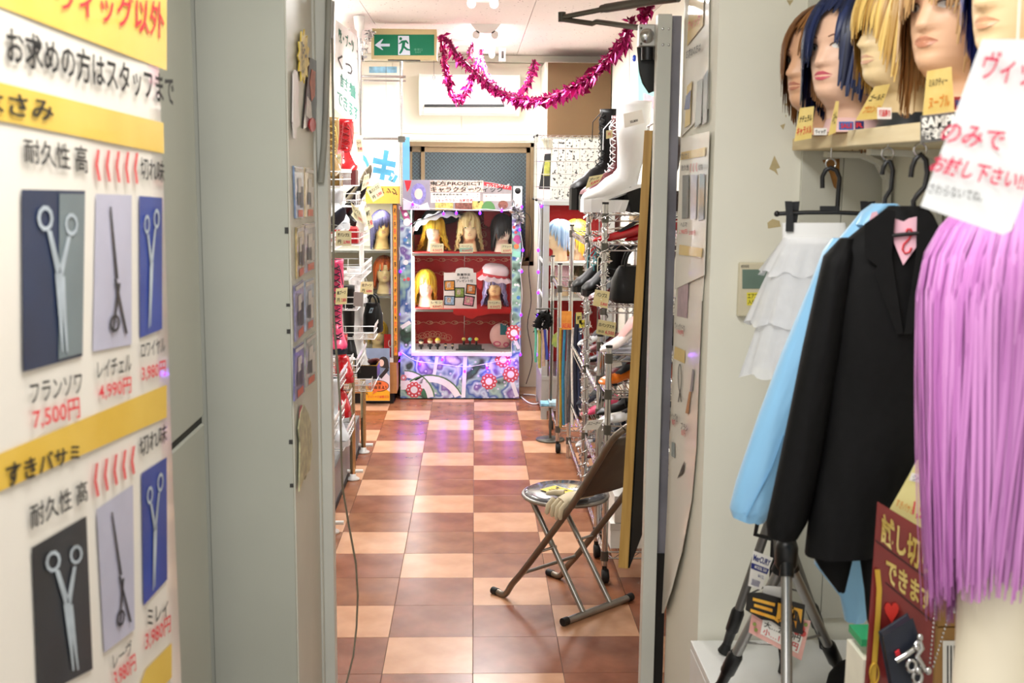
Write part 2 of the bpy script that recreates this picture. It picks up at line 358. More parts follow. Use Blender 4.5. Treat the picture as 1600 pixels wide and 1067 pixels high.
ph = [(PQ((33, 581), (126, 556), (130, 298), (30, 296)), 3), (PQ((142, 549), (203, 538), (203, 305), (147, 303)), 5), (PQ((216, 528), (251, 514), (251, 309), (215, 306)), 4),
      (PQ((55, 1090), (142, 1045), (132, 806), (46, 856)), 7), (PQ((160, 1020), (208, 983), (205, 757), (148, 796)), 5), (PQ((222, 946), (259, 905), (258, 714), (218, 740)), 4)]
for q, m in ph: mb.quad(q, m, LF)
mb.quad(sub(ph[0][0], .55, .02, .98, .98), 8, LF+.001)
def strip(mb, q, a, b, wa, wb, m, lift):
    A = sub(q, *a, *a)[0]; B = sub(q, *b, *b)[0]; u = (q[1]-q[0]); mb.quad([A-u*wa, A+u*wa, B+u*wb, B-u*wb], m, lift)
def ring(mb, q, c, ru, rv, m, lift, th=.35):
    O = sub(q, *c, *c)[0]; u = (q[1]-q[0])*ru; v = (q[3]-q[0])*rv
    for i in range(10):
        a, b = i*math.pi/5, (i+1)*math.pi/5
        mb.quad([O+u*math.cos(a)+v*math.sin(a), O+u*math.cos(b)+v*math.sin(b), O+(u*math.cos(b)+v*math.sin(b))*(1-th), O+(u*math.cos(a)+v*math.sin(a))*(1-th)], m, lift)
def scissors(mb, q, m, lift, fl=0):
    s = (lambda x: 1-x) if fl else (lambda x: x)
    ring(mb, q, (s(.32), .84), .13, .075, m, lift); ring(mb, q, (s(.74), .80), .12, .07, m, lift)
    strip(mb, q, (s(.38), .77), (s(.55), .5), .035, .05, m, lift); strip(mb, q, (s(.70), .73), (s(.55), .5), .03, .05, m, lift)
    strip(mb, q, (s(.53), .52), (s(.60), .06), .06, .012, m, lift); strip(mb, q, (s(.58), .5), (s(.68), .05), .05, .012, m, lift+.0003)
scissors(mb, ph[0][0], 6, LF+.002); scissors(mb, ph[2][0], 6, LF+.002, 1); scissors(mb, ph[3][0], 6, LF+.002); scissors(mb, ph[5][0], 6, LF+.002, 1)
for k in (1, 4):
    q = ph[k][0]; strip(mb, q, (.35, .92), (.55, .45), .02, .035, 7, LF+.002); strip(mb, q, (.5, .45), (.82, .08), .03, .03, 7, LF+.002); strip(mb, q, (.6, .42), (.45, .1), .04, .02, 7, LF+.0023); ring(mb, q, (.5, .16), .14, .06, 7, LF+.002)
mb.build('print', mats_p, po)
mb = MB()
def tl(t, m, *a, b=.012): mb.text(t, PQ(*a), m, LF+.002, b)
tl('ウィッグ以外', 1, (84, 14), (252, 62), (252, 4), (82, -30)); tl('お求めの方はスタッフまで', 0, (4, 98), (268, 168), (266, 118), (2, 38), b=.02); tl('はさみ', 0, (-40, 176), (78, 190), (78, 158), (-40, 134), b=.02)
for y0, yl, y1, yr in ((253, 215, 272, 228), (828, 790, 782, 748)):
    tl('耐久性 高', 0, (32 if y0 < 500 else 42, y0), (132, y1), (130, yr), (30 if y0 < 500 else 40, yl))
tl('《《《《《', 1, (144, 283), (211, 288), (211, 238), (142, 232), b=.03); tl('《《《《《', 1, (142, 780), (206, 740), (206, 695), (140, 725), b=.03)
tl('切れ味', 0, (215, 280), (252, 286), (252, 252), (214, 244)); tl('切れ味', 0, (214, 716), (256, 690), (256, 660), (212, 684))
tl('フランソワ', 0, (42, 632), (122, 614), (122, 582), (40, 600)); tl('7,500円', 1, (46, 674), (120, 654), (118, 620), (44, 640))
tl('レイチェル', 0, (147, 592), (200, 580), (200, 552), (146, 565)); tl('4,990円', 1, (150, 628), (200, 615), (200, 588), (148, 600))
tl('ロワイヤル', 0, (216, 560), (253, 550), (253, 526), (215, 536)); tl('3,980円', 1, (217, 598), (254, 588), (254, 562), (216, 572))
tl('すきバサミ', 0, (4, 764), (120, 716), (118, 692), (2, 724), b=.02); tl('レーヴ', 0, (172, 1046), (201, 1020), (200, 998), (170, 1022)); tl('3,980円', 1, (174, 1080), (208, 1048), (206, 1020), (172, 1048))
tl('ミレイ', 0, (226, 980), (258, 962), (258, 938), (225, 952)); tl('3,980円', 1, (222, 1020), (262, 988), (262, 960), (222, 988))
mb.build('lettering', [ink_black, ink_red], po)
# magnets on the left reveal
XRV = xjl+.004
def rv(x, y): return P(x, y, X=XRV)
cardcols = ['7C8FB0', 'C9B48F', 'B59F6E', '9A8C86', '8C86A5', '9FA9BD', '6F6C95', 'A7A9A0']
cards = [((457, 259), (472, 262), (472, 340), (460, 341)), ((474, 261), (488, 264), (488, 339), (475, 339)), ((461, 355), (472, 352), (473, 428), (462, 436)), ((473, 350), (490, 347), (490, 420), (474, 427)),
         ((458, 447), (472, 437), (473, 520), (460, 534)), ((474, 440), (488, 434), (488, 510), (475, 518)), ((458, 544), (472, 534), (473, 612), (458, 627)), ((475, 530), (491, 518), (491, 594), (475, 606))]
pr_orange = mat('orange_red_print', 'D9603C', .4, var=.15); pr_dark = mat('dark_mixed_print', '3A3540', .4, var=.4, scale=60); pr_pale = mat('pale_mixed_print', 'D9D2CB', .4, var=.2, scale=60)
names8 = ['blue', 'amber', 'brown', 'pink', 'violet', 'pale blue', 'indigo', 'grey']
rows = ['top', 'second', 'third', 'bottom']
for i, c in enumerate(cards):
    tlc, trc, brc, blc = [rv(*p) for p in c]; q = [blc, brc, trc, tlc]
    q = [p+V((.004, 0, 0)) for p in q]
    cm = mat('card_print_%s' % names8[i].replace(' ', '_'), cardcols[i], .35, var=.45, scale=45, coat=.5)
    o = MB().slab(q, .004, 0).build('card_magnet', cm, None)
    tag(o, '%s illustrated card magnet, %s row, %s column of the pillar reveal' % (names8[i], rows[i//2], 'outer' if i % 2 == 0 else 'inner'), 'card', 'illustrated cards on the pillar reveal')
    mb = MB(); mb.quad(sub(q, .25, .02, .85, .16), 0, .001); mb.quad(sub(q, .3, .5, .7, .78), 2, .001); mb.quad(sub(q, .2, .25, .55, .5), 1, .0012); mb.quad(sub(q, .6, .2, .9, .62), 2 if i % 2 else 1, .0011); mb.quad(sub(q, .05, .9, .95, .97), 2, .001)
    mb.build('print', [pr_orange, pr_dark, pr_pale], o)
def rvo(x, y, l=.004): return P(x, y, X=XRV+l)
c0 = (475, 88); pts = []
for k in range(22):
    a = k*math.pi/11; rr = 1 if k % 2 else .72
    pts.append((c0[0]+9*rr*math.cos(a), c0[1]+43*rr*math.sin(a)))
o = tag(MB().prism([rvo(x, y, .008) for x, y in pts], (-.003, 0, 0)).build('starburst_sign', mat('yellow_card', 'F0C930', .4, var=.1, scale=20, col2='F7E06A')), 'yellow starburst sign stuck high on the pillar reveal', 'sign')
MB().text('限定カード', [rvo(471, 118, .009), rvo(480, 112, .009), rvo(480, 62, .009), rvo(471, 62, .009)], 0, .0006).build('lettering', ink_black, o)
o = tag(MB().slab([rvo(x, y, .005) for x, y in ((474, 201), (493, 194), (500, 97), (484, 90))], .003).build('photo_card', mat('dark_photo_print', '3B2C2B', .3, var=.6, scale=30, coat=.5)), 'dark glossy picture card tilted under the yellow starburst', 'picture card')
mb = MB(); mb.prism([rvo(x, y, .0056) for x, y in ((484, 130), (487, 108), (493, 112), (492, 150), (487, 158))], (.0005, 0, 0)); mb.prism([rvo(x, y, .0056) for x, y in ((478, 180), (480, 150), (486, 160), (488, 190))], (.0005, 0, 0), 1); mb.build('print', [mat('coral_print', 'D8806A', .3, var=.3, scale=60), pr_pale], o)
o = tag(MB().prism([rvo(489+5*math.cos(a), 195+11*math.sin(a), .009) for a in [i*math.pi/6 for i in range(12)]], (-.003, 0, 0)).build('round_tag', mat('red_tag', 'C73B42', .4)), 'small red rounded tag on the corner of the tilted picture card', 'tag')
o = T('cutout_magnet', 'small red and white figure cutout below the starburst sign', 'magnet', rvo(460, 218))
MB().prism([rvo(x, y) for x, y in ((456, 190), (457, 115), (459, 109), (463, 112), (465, 140), (464, 160), (467, 195), (462, 200), (461, 217), (458, 216))], (.003, 0, 0)).build('cutout', mat('magnet_white', 'E9E0DC', .4), o)
mb = MB(); mb.prism([rvo(x, y, .0042) for x, y in ((457, 150), (458, 114), (462, 114), (464, 140), (462, 150))], (.0006, 0, 0)); mb.prism([rvo(x, y, .0042) for x, y in ((456, 193), (458, 158), (463, 160), (466, 192), (461, 197))], (.0006, 0, 0), 1); mb.prism([rvo(x, y, .005) for x, y in ((459, 140), (459, 124), (462, 124), (462, 140))], (.0006, 0, 0), 2); mb.build('print', [mat('rose_print', 'C1636A', .4), mat('maroon_print', '6B2A35', .4, var=.3, scale=80), mat('face_print', 'F0D2BE', .4)], o)
o = T('floral_cutout', 'colourful flower cutout magnet below the illustrated cards', 'magnet', rvo(475, 760))
MB().prism([rvo(x, y) for x, y in ((466, 768), (467, 690), (465, 670), (468, 645), (473, 632), (480, 645), (484, 660), (486, 700), (482, 735), (474, 745))], (.003, 0, 0)).build('cutout', mat('cream_green_print', 'B8B690', .4, var=.4, scale=40), o)
fm = [mat('flower_red', 'A83A45', .4, var=.3, scale=50), mat('flower_yellow', 'C9A23F', .4, var=.3), mat('flower_grey', '77757F', .4, var=.3), mat('flower_green', '6C7B4B', .4, var=.3)]
for x, y, rx, ry, k in ((471, 652, 4, 20, 0), (472, 700, 5, 22, 1), (480, 668, 3, 24, 2), (479, 715, 4, 20, 0), (474, 738, 4, 12, 3), (483, 700, 2, 25, 3)):
    MB().prism([rvo(x+rx*math.cos(a), y+ry*math.sin(a), .0042) for a in [i*math.pi/5 for i in range(10)]], (.001+.0004*k, 0, 0)).build('petal', fm[k], o)
# door handle hose and power cord by the left frame
o = tag(MB().tube([P(x, y, Y=2.93) for x, y in ((514, -10), (513, 30), (511, 100), (509, 170), (506, 230), (501, 285))], [.008]*5+[.009], n=10).build('grey_hose', mat('grey_rubber', '9A9A90', .5)), 'thick grey hose end hanging beside the left door frame', 'hose')
ct = T('power_cable', 'thin grey cable hanging loose in front of the wire baskets', 'cord', P(540, 1030, Z=.02))
MB().tube([P(x, y, Y=yy) for x, y, yy in ((516, 8, 2.99), (519, 60, 2.99), (521, 200, 3.0), (521, 400, 3.0), (520, 470, 3.02), (523, 520, 3.05), (528, 580, 3.1), (532, 640, 3.15), (533, 700, 3.2), (535, 760, 3.3), (545, 820, 3.4), (556, 880, 3.45), (559, 930, 3.5), (557, 980, 3.52), (552, 1025, 3.5), (541, 1068, 3.5), (525, 1100, 3.45))], .0034, n=6).build('cable', mat('grey_beige_cable', '8C8878', .5), ct)
MB().tube([P(515, 2, Y=2.99), P(515, 40, Y=2.99), P(518, 60, Y=2.99)], [.014, .012, .006], n=10).build('plug', mat('silver_plastic', 'B9B9B9', .3, .4), ct)
# ---------------------------------------------------------------- right reveal posters
XRR = xjr-.004
def rr(x, y, l=0): return P(x, y, X=XRR-l)
def rev_poster(name, label, outline, items, letters, mats, B=0):
    o = T(name, label, 'poster', rr(*outline[0]))
    MB().slab([rr(*p, B) for p in outline], .0012).build('sheet', lam_white, o)
    mb = MB()
    for q, m, l in items: mb.quad([rr(*p, B) for p in q], m, .0025+l*.001)
    if items: mb.build('print', mats_p+mats, o)
    mb = MB()
    for t, q, m in letters: mb.text(t, [rr(*p, B) for p in q], m, .0055, .012)
    if letters: mb.build('lettering', [ink_black, ink_red], o)
    return o
rev_poster('scissor_leaflet', 'small scissor price poster high on the right door reveal', [(1063, 215), (1106, 170), (1108, -20), (1078, -20)],
    [([(1075, 72), (1100, 40), (1102, -20), (1079, -20)], 0, 0), ([(1071, 200), (1080, 194), (1083, 126), (1075, 135)], 0, 0), ([(1071, 172), (1080, 170), (1082, 140), (1074, 150)], 4, 1), ([(1087, 200), (1097, 192), (1100, 122), (1091, 128)], 8, 0), ([(1099, 196), (1106, 190), (1108, 108), (1101, 120)], 8, 0)],
    [('ウィッグ', [(1078, 50), (1098, 36), (1098, 20), (1079, 32)], 1), ('お求めの方は', [(1075, 93), (1098, 80), (1099, 66), (1076, 78)], 0)], [])
rev_poster('scissor_poster', 'narrow scissor poster with dark photos below eye level on the right door reveal', [(1054, 452), (1100, 430), (1108, 205), (1064, 216)],
    [([(1065, 250), (1103, 244), (1104, 230), (1066, 238)], 0, 0), ([(1067, 342), (1077, 341), (1078, 273), (1068, 274)], 7, 0), ([(1080, 343), (1089, 342), (1091, 273), (1081, 273)], 5, 0), ([(1093, 345), (1101, 343), (1103, 272), (1095, 272)], 8, 0), ([(1062, 398), (1098, 402), (1099, 388), (1063, 382)], 0, 0)],
    [('すきバサミ', [(1066, 249), (1080, 247), (1080, 238), (1066, 240)], 0), ('耐久性', [(1068, 267), (1080, 266), (1080, 257), (1068, 258)], 0), ('《《《', [(1081, 270), (1093, 268), (1093, 254), (1082, 256)], 1), ('切味', [(1095, 267), (1102, 266), (1102, 256), (1095, 257)], 0),
     ('2,980円', [(1064, 366), (1077, 366), (1077, 358), (1065, 358)], 1), ('3,980円', [(1080, 368), (1090, 368), (1090, 360), (1081, 360)], 1), ('ヘルマ', [(1066, 355), (1077, 355), (1077, 347), (1067, 347)], 0)], [], .004)
pk = mat('mauve_print', 'A98794', .5, var=.3, scale=20, coat=.3); wd = mat('wood_print', 'B77A3C', .5, var=.2, scale=20); dkp = mat('black_print', '26221F', .5)
tb = rev_poster('tool_poster', 'long curling poster of wig brushes and stands on the right door reveal', [(1057, 470), (1097, 470), (1100, 425), (1060, 400)],
    [([(1059, 494), (1075, 497), (1079, 404), (1063, 404)], 9, 0), ([(1054, 560), (1071, 568), (1072, 548), (1056, 541)], 0, 0), ([(1073, 645), (1078, 647), (1082, 612), (1079, 612)], 10, 1), ([(1080, 612), (1084, 612), (1087, 578), (1084, 576)], 8, 1), ([(1060, 748), (1070, 738), (1072, 720), (1068, 728)], 11, 1), ([(1050, 712), (1056, 716), (1056, 692), (1051, 690)], 8, 0)],
    [('ウィッグケース', [(1058, 513), (1073, 519), (1073, 508), (1058, 502)], 0), ('1,980円', [(1060, 521), (1071, 526), (1071, 517), (1060, 513)], 1), ('ウィッグ台', [(1050, 652), (1062, 660), (1062, 648), (1050, 640)], 0), ('980円', [(1053, 663), (1058, 667), (1058, 657), (1053, 653)], 1), ('ブラシ', [(1067, 670), (1078, 675), (1078, 665), (1067, 658)], 0), ('850円', [(1068, 680), (1074, 683), (1074, 673), (1068, 669)], 1)], [pk, wd, dkp])
LX = [(468, 1054, 1097), (540, 1052, 1094), (620, 1049, 1091), (700, 1046, 1088), (780, 1043, 1081), (860, 1039, 1066), (920, 1036, 1050), (958, 1034, 1037)]
MB().grid([[rr(l+(r_-l)*u, y, .001+(.010*(u*max(0, y-780)/180) if u > .5 else 0)) for u in (0, .25, .5, .75, 1)] for y, l, r_ in LX]).build('curled_sheet', lam_white, tb)
mb = MB()
for k in range(14):
    a, b = k*2*math.pi/14, (k+1)*2*math.pi/14
    mb.slab([rr(1062+3*math.cos(a), 590+22*math.sin(a), .004), rr(1062+3*math.cos(b), 590+22*math.sin(b), .004), rr(1062+2.2*math.cos(b), 590+20*math.sin(b), .004), rr(1062+2.2*math.cos(a), 590+20*math.sin(a), .004)], .0005)
mb.slab([rr(1059, 628, .004), rr(1060, 628, .004), rr(1063, 610, .004), rr(1062, 610, .004)], .0005); mb.slab([rr(1064, 628, .004), rr(1065, 628, .004), rr(1062, 610, .004), rr(1061, 610, .004)], .0005)
mb.build('print', ink_black, tb)
# ---------------------------------------------------------------- thermostat, white shelf unit
YF = YW-.002
th = T('wall_thermostat', 'beige wall remote control with grey green display beside the tulle skirt', 'thermostat', P(1175, 492, Y=YF))
MB().bb(P(1150, 493, Y=YF), P(1206, 411, Y=YF-.018)).build('case', mat('beige_plastic', 'D8CFB4', .45), th, bev=.003)
q = rectY(1160, 421, 1203, 451, YF-.019); MB().slab(q, .001).build('display', mat('lcd_grey_green', '6E8478', .3, var=.15), th)
q = rectY(1167, 457, 1190, 477, YF-.019); s_ = MB().slab(q, .0006).build('sticker', mat('yellow_sticker', 'EFE04A', .5), th)
MB().text('エアコン', sub(q, .05, .55, .95, .9), 0).text('入切', sub(q, .05, .1, .6, .45), 0).build('lettering', ink_black, s_)
mb = MB()
for k in range(6): mb.bb(P(1158+k*2.2, 418, Y=YF-.0185), P(1159+k*2.2, 414, Y=YF-.0195))
mb.build('vent', black_plastic, th)
tp = P(1079, 1000, Y=YW-.014)
st = T('white_shelf_unit', 'white melamine shelf unit carrying the tripods', 'shelf unit', (tp.x+.2, 2.1, 0))
mel = mat('white_melamine', 'E9EAE8', .35, var=.03)
MB().bb((tp.x, 1.55, tp.z-.02), (.89, YW-.016, tp.z)).build('top', mel, st, bev=.001)
MB().bb((tp.x, 1.55, 0), (tp.x+.02, YW-.016, tp.z-.021)).build('side_panel', mel, st, bev=.001)
MB().bb((.87, 1.55, 0), (.89, YW-.016, tp.z-.021)).build('side_panel', mel, st, bev=.001)
MB().bb((tp.x+.021, 1.55, .3), (.869, YW-.016, .32)).build('shelf', mel, st, bev=.001)
TZ = tp.z
# ---------------------------------------------------------------- wooden display shelf and brackets
SZ = 1.735
pine = mat('pine_wood', 'DDBE8A', .5, var=.14, scale=5, col2='E8D3A6', stretch=(1, 1, 14), bump=.05)
s1 = T('wall_shelf', 'pine shelf boards on white brackets carrying the row of wig heads', 'shelf', (.78, 1.9, SZ-.03))
MB().bb((P(1243, 230, Y=2.46).x, 2.02, SZ-.026), (.899, YW-.013, SZ)).build('board', pine, s1, bev=.002)
MB().bb((P(1333, 200, Y=2.0).x-.004, .95, SZ-.028), (.899, 2.018, SZ)).build('board', mat('pine_wood_light', 'E3CC9C', .5, var=.12, scale=5, col2='EAD9B2', stretch=(10, 1, 10)), s1, bev=.002)
for yy in (2.44, 2.17, 1.7):
    mb = MB(); x1 = .899
    path = [V((x1-.15, yy, SZ-.034)), V((x1-.07, yy, SZ-.036)), V((x1-.035, yy, SZ-.05)), V((x1-.014, yy, SZ-.085)), V((x1-.008, yy, SZ-.2))]
    rings = []
    for i, p in enumerate(path):
        d = (path[min(i+1, 4)]-path[max(i-1, 0)]).normalized(); nn = V((-d.z, 0, d.x))*.006; b = V((0, .013, 0)); rings.append([p+nn-b, p+nn+b, p-nn+b, p-nn-b])
    mb.loft(rings, 0, False); mb.build('bracket', mat('bracket_white', 'DAD9CF', .4), s1, bev=.002)
hooks = [(P(1298, 256, Y=2.20), 'h'), (P(1387, 240, Y=1.87), 'h'), (P(1438, 234, Y=1.74), 'h')]
for p, _ in hooks:
    mb = MB(); top = V((p.x, p.y, SZ-.027))
    mb.tube([top, p+V((0, 0, .012))], .0016, n=6)
    mb.tube([p+V((.010*math.sin(a), 0, .010*math.cos(a)-.0)) for a in [i*2*math.pi/14 for i in range(14)]], .0018, n=6, closed=True)
    mb.build('screw_eye', chrome, s1)
sg = T('shelf_sign', 'black and white outlined lettering sign pinned to the shelf edge', 'sign', P(1466, 215, Y=1.5))
q = [P(1438, 223, X=.655), P(1512, 216, X=.655), P(1512, 172, X=.655), P(1438, 181, X=.655)]
MB().slab(q, .003).build('card', mat('black_card', '26262A', .4), sg)
MB().text('SAMPLE', sub(q, .05, .52, .95, .92), 0, .0012, .06).text('試着OK', sub(q, .05, .08, .95, .5), 0, .0012, .06).build('lettering', paper_white, sg)
# ---------------------------------------------------------------- mannequin heads and wigs
def cr(t, pts):
    n = len(pts)
    for i in range(n-1):
        if t <= pts[i+1][0] or i == n-2:
            a, b = pts[i], pts[i+1]; u = (t-a[0])/(b[0]-a[0]); u = max(0, min(1, u)); u = u*u*(3-2*u)*.5+u*.5
            return [a[k]+(b[k]-a[k])*u for k in range(1, len(a))]
HP = [(.00, .066, .058, .068), (.04, .056, .047, .060), (.075, .050, .040, .056), (.095, .049, .044, .058), (.106, .044, .066, .060), (.116, .046, .082, .062), (.130, .053, .088, .068), (.150, .060, .089, .076), (.172, .067, .089, .086), (.197, .071, .089, .093), (.218, .073, .091, .097), (.248, .073, .086, .097), (.276, .063, .068, .083), (.294, .043, .044, .056), (.304, .012, .012, .016)]
def gs(x, s): return math.exp(-(x/s)**2)
def face_d(x, z):
    nw = .0075+.006*max(0, min(1, (.215-z)/.04))
    rz = max(0, min(1, (.220-z)/.046)); dn = .021*rz**1.3*gs(x, nw) if z > .1735 else .021*gs(x, nw)*gs(z-.1735, .0055)
    e = -.0075*(gs(x-.031, .015)+gs(x+.031, .015))*gs(z-.203, .010)
    b = .003*(gs(x-.028, .02)+gs(x+.028, .02))*gs(z-.219, .007)
    l = .0055*gs(x, .019)*(gs(z-.1565, .0045)+1.05*gs(z-.146, .005))-.003*gs(x, .02)*gs(z-.1515, .0022)
    c = .004*gs(x, .018)*gs(z-.122, .010)-.003*gs(x, .02)*gs(z-.136, .006)
    return dn+e+b+l+c
def head_pt(a, z):
    W, Fr, B = cr(z, HP); ca, sa = math.cos(a), math.sin(a)
    x = W*math.copysign(abs(sa)**.92, sa); y = -(Fr if ca > 0 else B)*math.copysign(abs(ca)**.92, ca)
    if ca > 0: y -= face_d(x, z)*min(1, ca*2)
    return V((x, y, z))
def face_pt(x, z, off=.001):
    W, Fr, B = cr(z, HP); s = max(-1, min(1, x/W)); s = math.copysign(abs(s)**(1/.92), s); ca = math.sqrt(max(0, 1-s*s))
    return V((x, -Fr*ca**.92-face_d(x, z)*min(1, ca*2)-off, z))
_hg = {}
def head_mesh(cut, n=44, m=52):
    zsr = [cut+(.304-cut)*i/m for i in range(m+1)]
    return [[head_pt(2*math.pi*j/n, z) for j in range(n)] for z in zsr]
skin_tones = {}
def eye_poly(mb, cx, z, wx, hz, m, off, squash=1):
    pts = []
    for k in range(14):
        a = 2*math.pi*k/14; pts.append(face_pt(cx+wx*math.cos(a), z+hz*math.sin(a)*(1 if math.sin(a) > 0 else .75), off))
    mb.add(pts+[face_pt(cx, z, off)], [(k, (k+1) % 14, 14) for k in range(14)], m, True)
def mannequin(label, pos, rz, S=1, cut=.03, skin='F0C9A6', lips='C96A5E', eyes=True, iris='6E7A3E', band=None, group=None, lod=1.0, makeup=None, lipm=True):
    t = T('mannequin_head', label, 'mannequin head', pos, rz, group); t.scale = (S, S, S)
    sm = mat('mannequin_skin_'+skin, skin, .42, var=.03, scale=5, sss=0)
    g = head_mesh(cut, 44 if lod > .6 else 28, 52 if lod > .6 else 36)
    g = [[p-V((0, 0, cut)) for p in r] for r in g]
    mb = MB(); mb.loft(g); mb.build('head', sm, t, local=True)
    dz = V((0, 0, -cut))
    def L(mb): mb.v = [p+dz for p in mb.v]; return mb
    mb = MB()
    rows = []
    for k in range(9):
        x = -.022+.044*k/8; e = 1-(x/.0225)**2; bow = .0012*gs(abs(x)-.006, .004)
        rows.append([face_pt(x, .1515-.0085*e, .0006), face_pt(x, .1515-.004*e, .0006), face_pt(x, .1515, .0006), face_pt(x, .1515+.0045*e, .0006), face_pt(x, .1515+.0072*e+bow, .0006)])
    mb.grid(rows); L(mb).build('lips', mat('lip_'+lips, lips, .35), t, local=True)
    if eyes:
        for s_ in (-1, 1):
            mb = MB(); eye_poly(mb, s_*.031, .203, .0145, .0062, 0, .0008); e = L(mb).build('eye', mat('eye_white', 'F1EEE8', .25), t, local=True)
            mb = MB(); eye_poly(mb, s_*.031, .2033, .0058, .0060, 0, .0013); eye_poly(mb, s_*.031, .2033, .003, .003, 1, .0017); L(mb).build('iris', [mat('iris_'+iris, iris, .15), black_plastic], e, local=True)
            mb = MB(); up = [face_pt(s_*(.031+.0165*math.cos(a)), .203+.0068*math.sin(a), .0022) for a in [math.pi*k/8 for k in range(9)]]; mb.tube(up, [.0004, .0009, .0012, .0013, .0013, .0012, .0011, .0009, .0005], n=5); L(mb).build('eyelash', mat('lash', '2B1D1A', .6), t, local=True)
            mb = MB(); br = [face_pt(s_*(.013+.036*k/6), .2165+.007*math.sin(math.pi*(k+1)/8), .0006) for k in range(7)]; mb.tube(br, [.0012, .0018, .002, .0018, .0015, .001, .0005], n=5, flat=.6); L(mb).build('eyebrow', mat('brow', '7A4A45', .6), t, local=True)
    if band:
        W, Fr, B = cr(cut, HP); rings = []
        for z, k in ((0, 1.06), (.026, 1.0), (.026, .9)):
            W, Fr, B = cr(cut+z, HP); rings.append([V((W*k*1.02*math.sin(a), -(Fr if math.cos(a) > 0 else B)*k*1.02*math.cos(a), z+.0005)) for a in [2*math.pi*j/28 for j in range(28)]])
        MB().loft(rings, cap=False).build('base_band', band, t, local=True)
    return t, cut
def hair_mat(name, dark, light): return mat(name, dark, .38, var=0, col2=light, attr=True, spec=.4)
def knots(a, ks):
    a = abs(a)
    for i in range(len(ks)-1):
        if a <= ks[i+1][0]:
            u = (a-ks[i][0])/(ks[i+1][0]-ks[i][0]); return ks[i][1]+(ks[i+1][1]-ks[i][1])*u
    return ks[-1][1]
def wig(t, cut, hm, ks, n=240, sweep=0, flare=.0, jit=.012, curl=0, wide=.017, seed=1, gap=None, capf=66, seg=11, part=0, lob=None, base=1.0, tuck=0, groupn='hair'):
    """ks: (|azimuth| deg, tip height) knots; az 0 = face"""
    rd = random.Random(seed); c = V((0, .004, .208-cut)); ra, rb, rc = .081*base, .104*base, .105*base
    mb = MB()
    g = []
    for i in range(11):
        row = []
        for j in range(29):
            az = 2*math.pi*j/28; d = math.degrees(az); d = d if d <= 180 else 360-d
            lim = capf if d < 45 else capf+(min(1, (d-45)/40))*(108-capf)
            ph = math.radians(lim)*max(i, .05)/10
            row.append(c+V((ra*.97*math.sin(ph)*math.sin(az), -rb*.97*math.sin(ph)*math.cos(az), rc*.97*math.cos(ph))))
        g.append(row)
    mb.grid(g, 0, True, .35)
    for k in range(n):
        az0 = -180+360*(k+rd.random())/n
        if gap and gap[0] < az0 < gap[1] and rd.random() < gap[2]: continue
        ze = knots(az0, ks)+rd.uniform(-jit, jit)
        if lob: ze += lob(az0)
        lay = 1+.055*rd.random(); ph0 = math.radians(rd.uniform(4, 40)); sh = rd.random(); wd = wide*rd.uniform(.7, 1.25)
        jaz = rd.uniform(-6, 6); fl = flare*rd.uniform(.3, 1.5); phase = rd.random()*6.28
        strip_pts = []; zeq = c.z-.0
        Ltop = rc*(math.pi/2-ph0); Lbot = max(.0, zeq-(ze-cut)); tot = Ltop+Lbot
        for i in range(seg+1):
            s = tot*i/seg; u = i/seg
            if s < Ltop or Lbot <= 0:
                ph = ph0+(math.pi/2-ph0)*min(1, s/max(Ltop, 1e-6))*(1 if Lbot > 0 else (c.z+rc-(ze-cut))/rc*.62)
                drop = 0; rad = 1
            else: ph = math.pi/2; drop = s-Ltop; rad = 1
            swp = sweep*(1 if abs(az0) < 70 else .25)*(s/tot)
            az = math.radians(az0+jaz*u+swp)
            sx = math.sin(ph); v = drop/.12
            rr_ = lay*(1+fl*v*v) - tuck*max(0, v-.5)
            p = c+V((ra*rr_*sx*math.sin(az), -rb*rr_*sx*math.cos(az), rc*lay*math.cos(ph)-drop))
            nr = V((math.sin(az), -math.cos(az), .7*math.cos(ph))).normalized(); tg = V((math.cos(az), math.sin(az), 0))
            if curl and drop > .02: kk = min(1, (drop-.02)/.05); p += (nr*math.cos(phase+drop*95)+tg*math.sin(phase+drop*95))*curl*kk
            w_ = wd*(.35+.65*min(1, u*3))*(1-.85*u**2.2) if not curl else wd*(1-.6*u**3)
            strip_pts.append((p, tg*w_*.5, nr))
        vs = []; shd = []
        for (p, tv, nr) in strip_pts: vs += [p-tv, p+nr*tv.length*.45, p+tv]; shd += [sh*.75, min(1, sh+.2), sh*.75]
        fs = []
        for i in range(seg): fs += [(i*3, i*3+1, i*3+4, i*3+3), (i*3+1, i*3+2, i*3+5, i*3+4)]
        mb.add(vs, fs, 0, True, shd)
    return mb.build(groupn, hm, t, local=True)
def nose_place(px, py, Y, rz, S, cut):
    n = P(px, py, Y=Y); off = Matrix.Rotation(rz, 3, 'Z') @ (V((0, -.11, .176-cut))*S); return n-off
hair_brown = hair_mat('brown_hair', '4E2A14', 'A5703C'); hair_navy = hair_mat('navy_hair', '060A1E', '22305E'); hair_blond = hair_mat('honey_blond_hair', '9C6A1C', 'F0CD78')
hair_lbrown = hair_mat('light_brown_hair', '8A5C32', 'D6AC74'); hair_blue = hair_mat('royal_blue_hair', '0C1650', '2E44A8')
def on_shelf(px, py, Y, rz, S):
    p = nose_place(px, py, Y, rz, S, 0); cut = (SZ-p.z)/S; return V((p.x, p.y, SZ+.0008)), max(.0, min(.075, cut))
band_dark = mat('charcoal_band', '33383C', .3); band_pink = mat('pink_band', 'EBC3C0', .5)
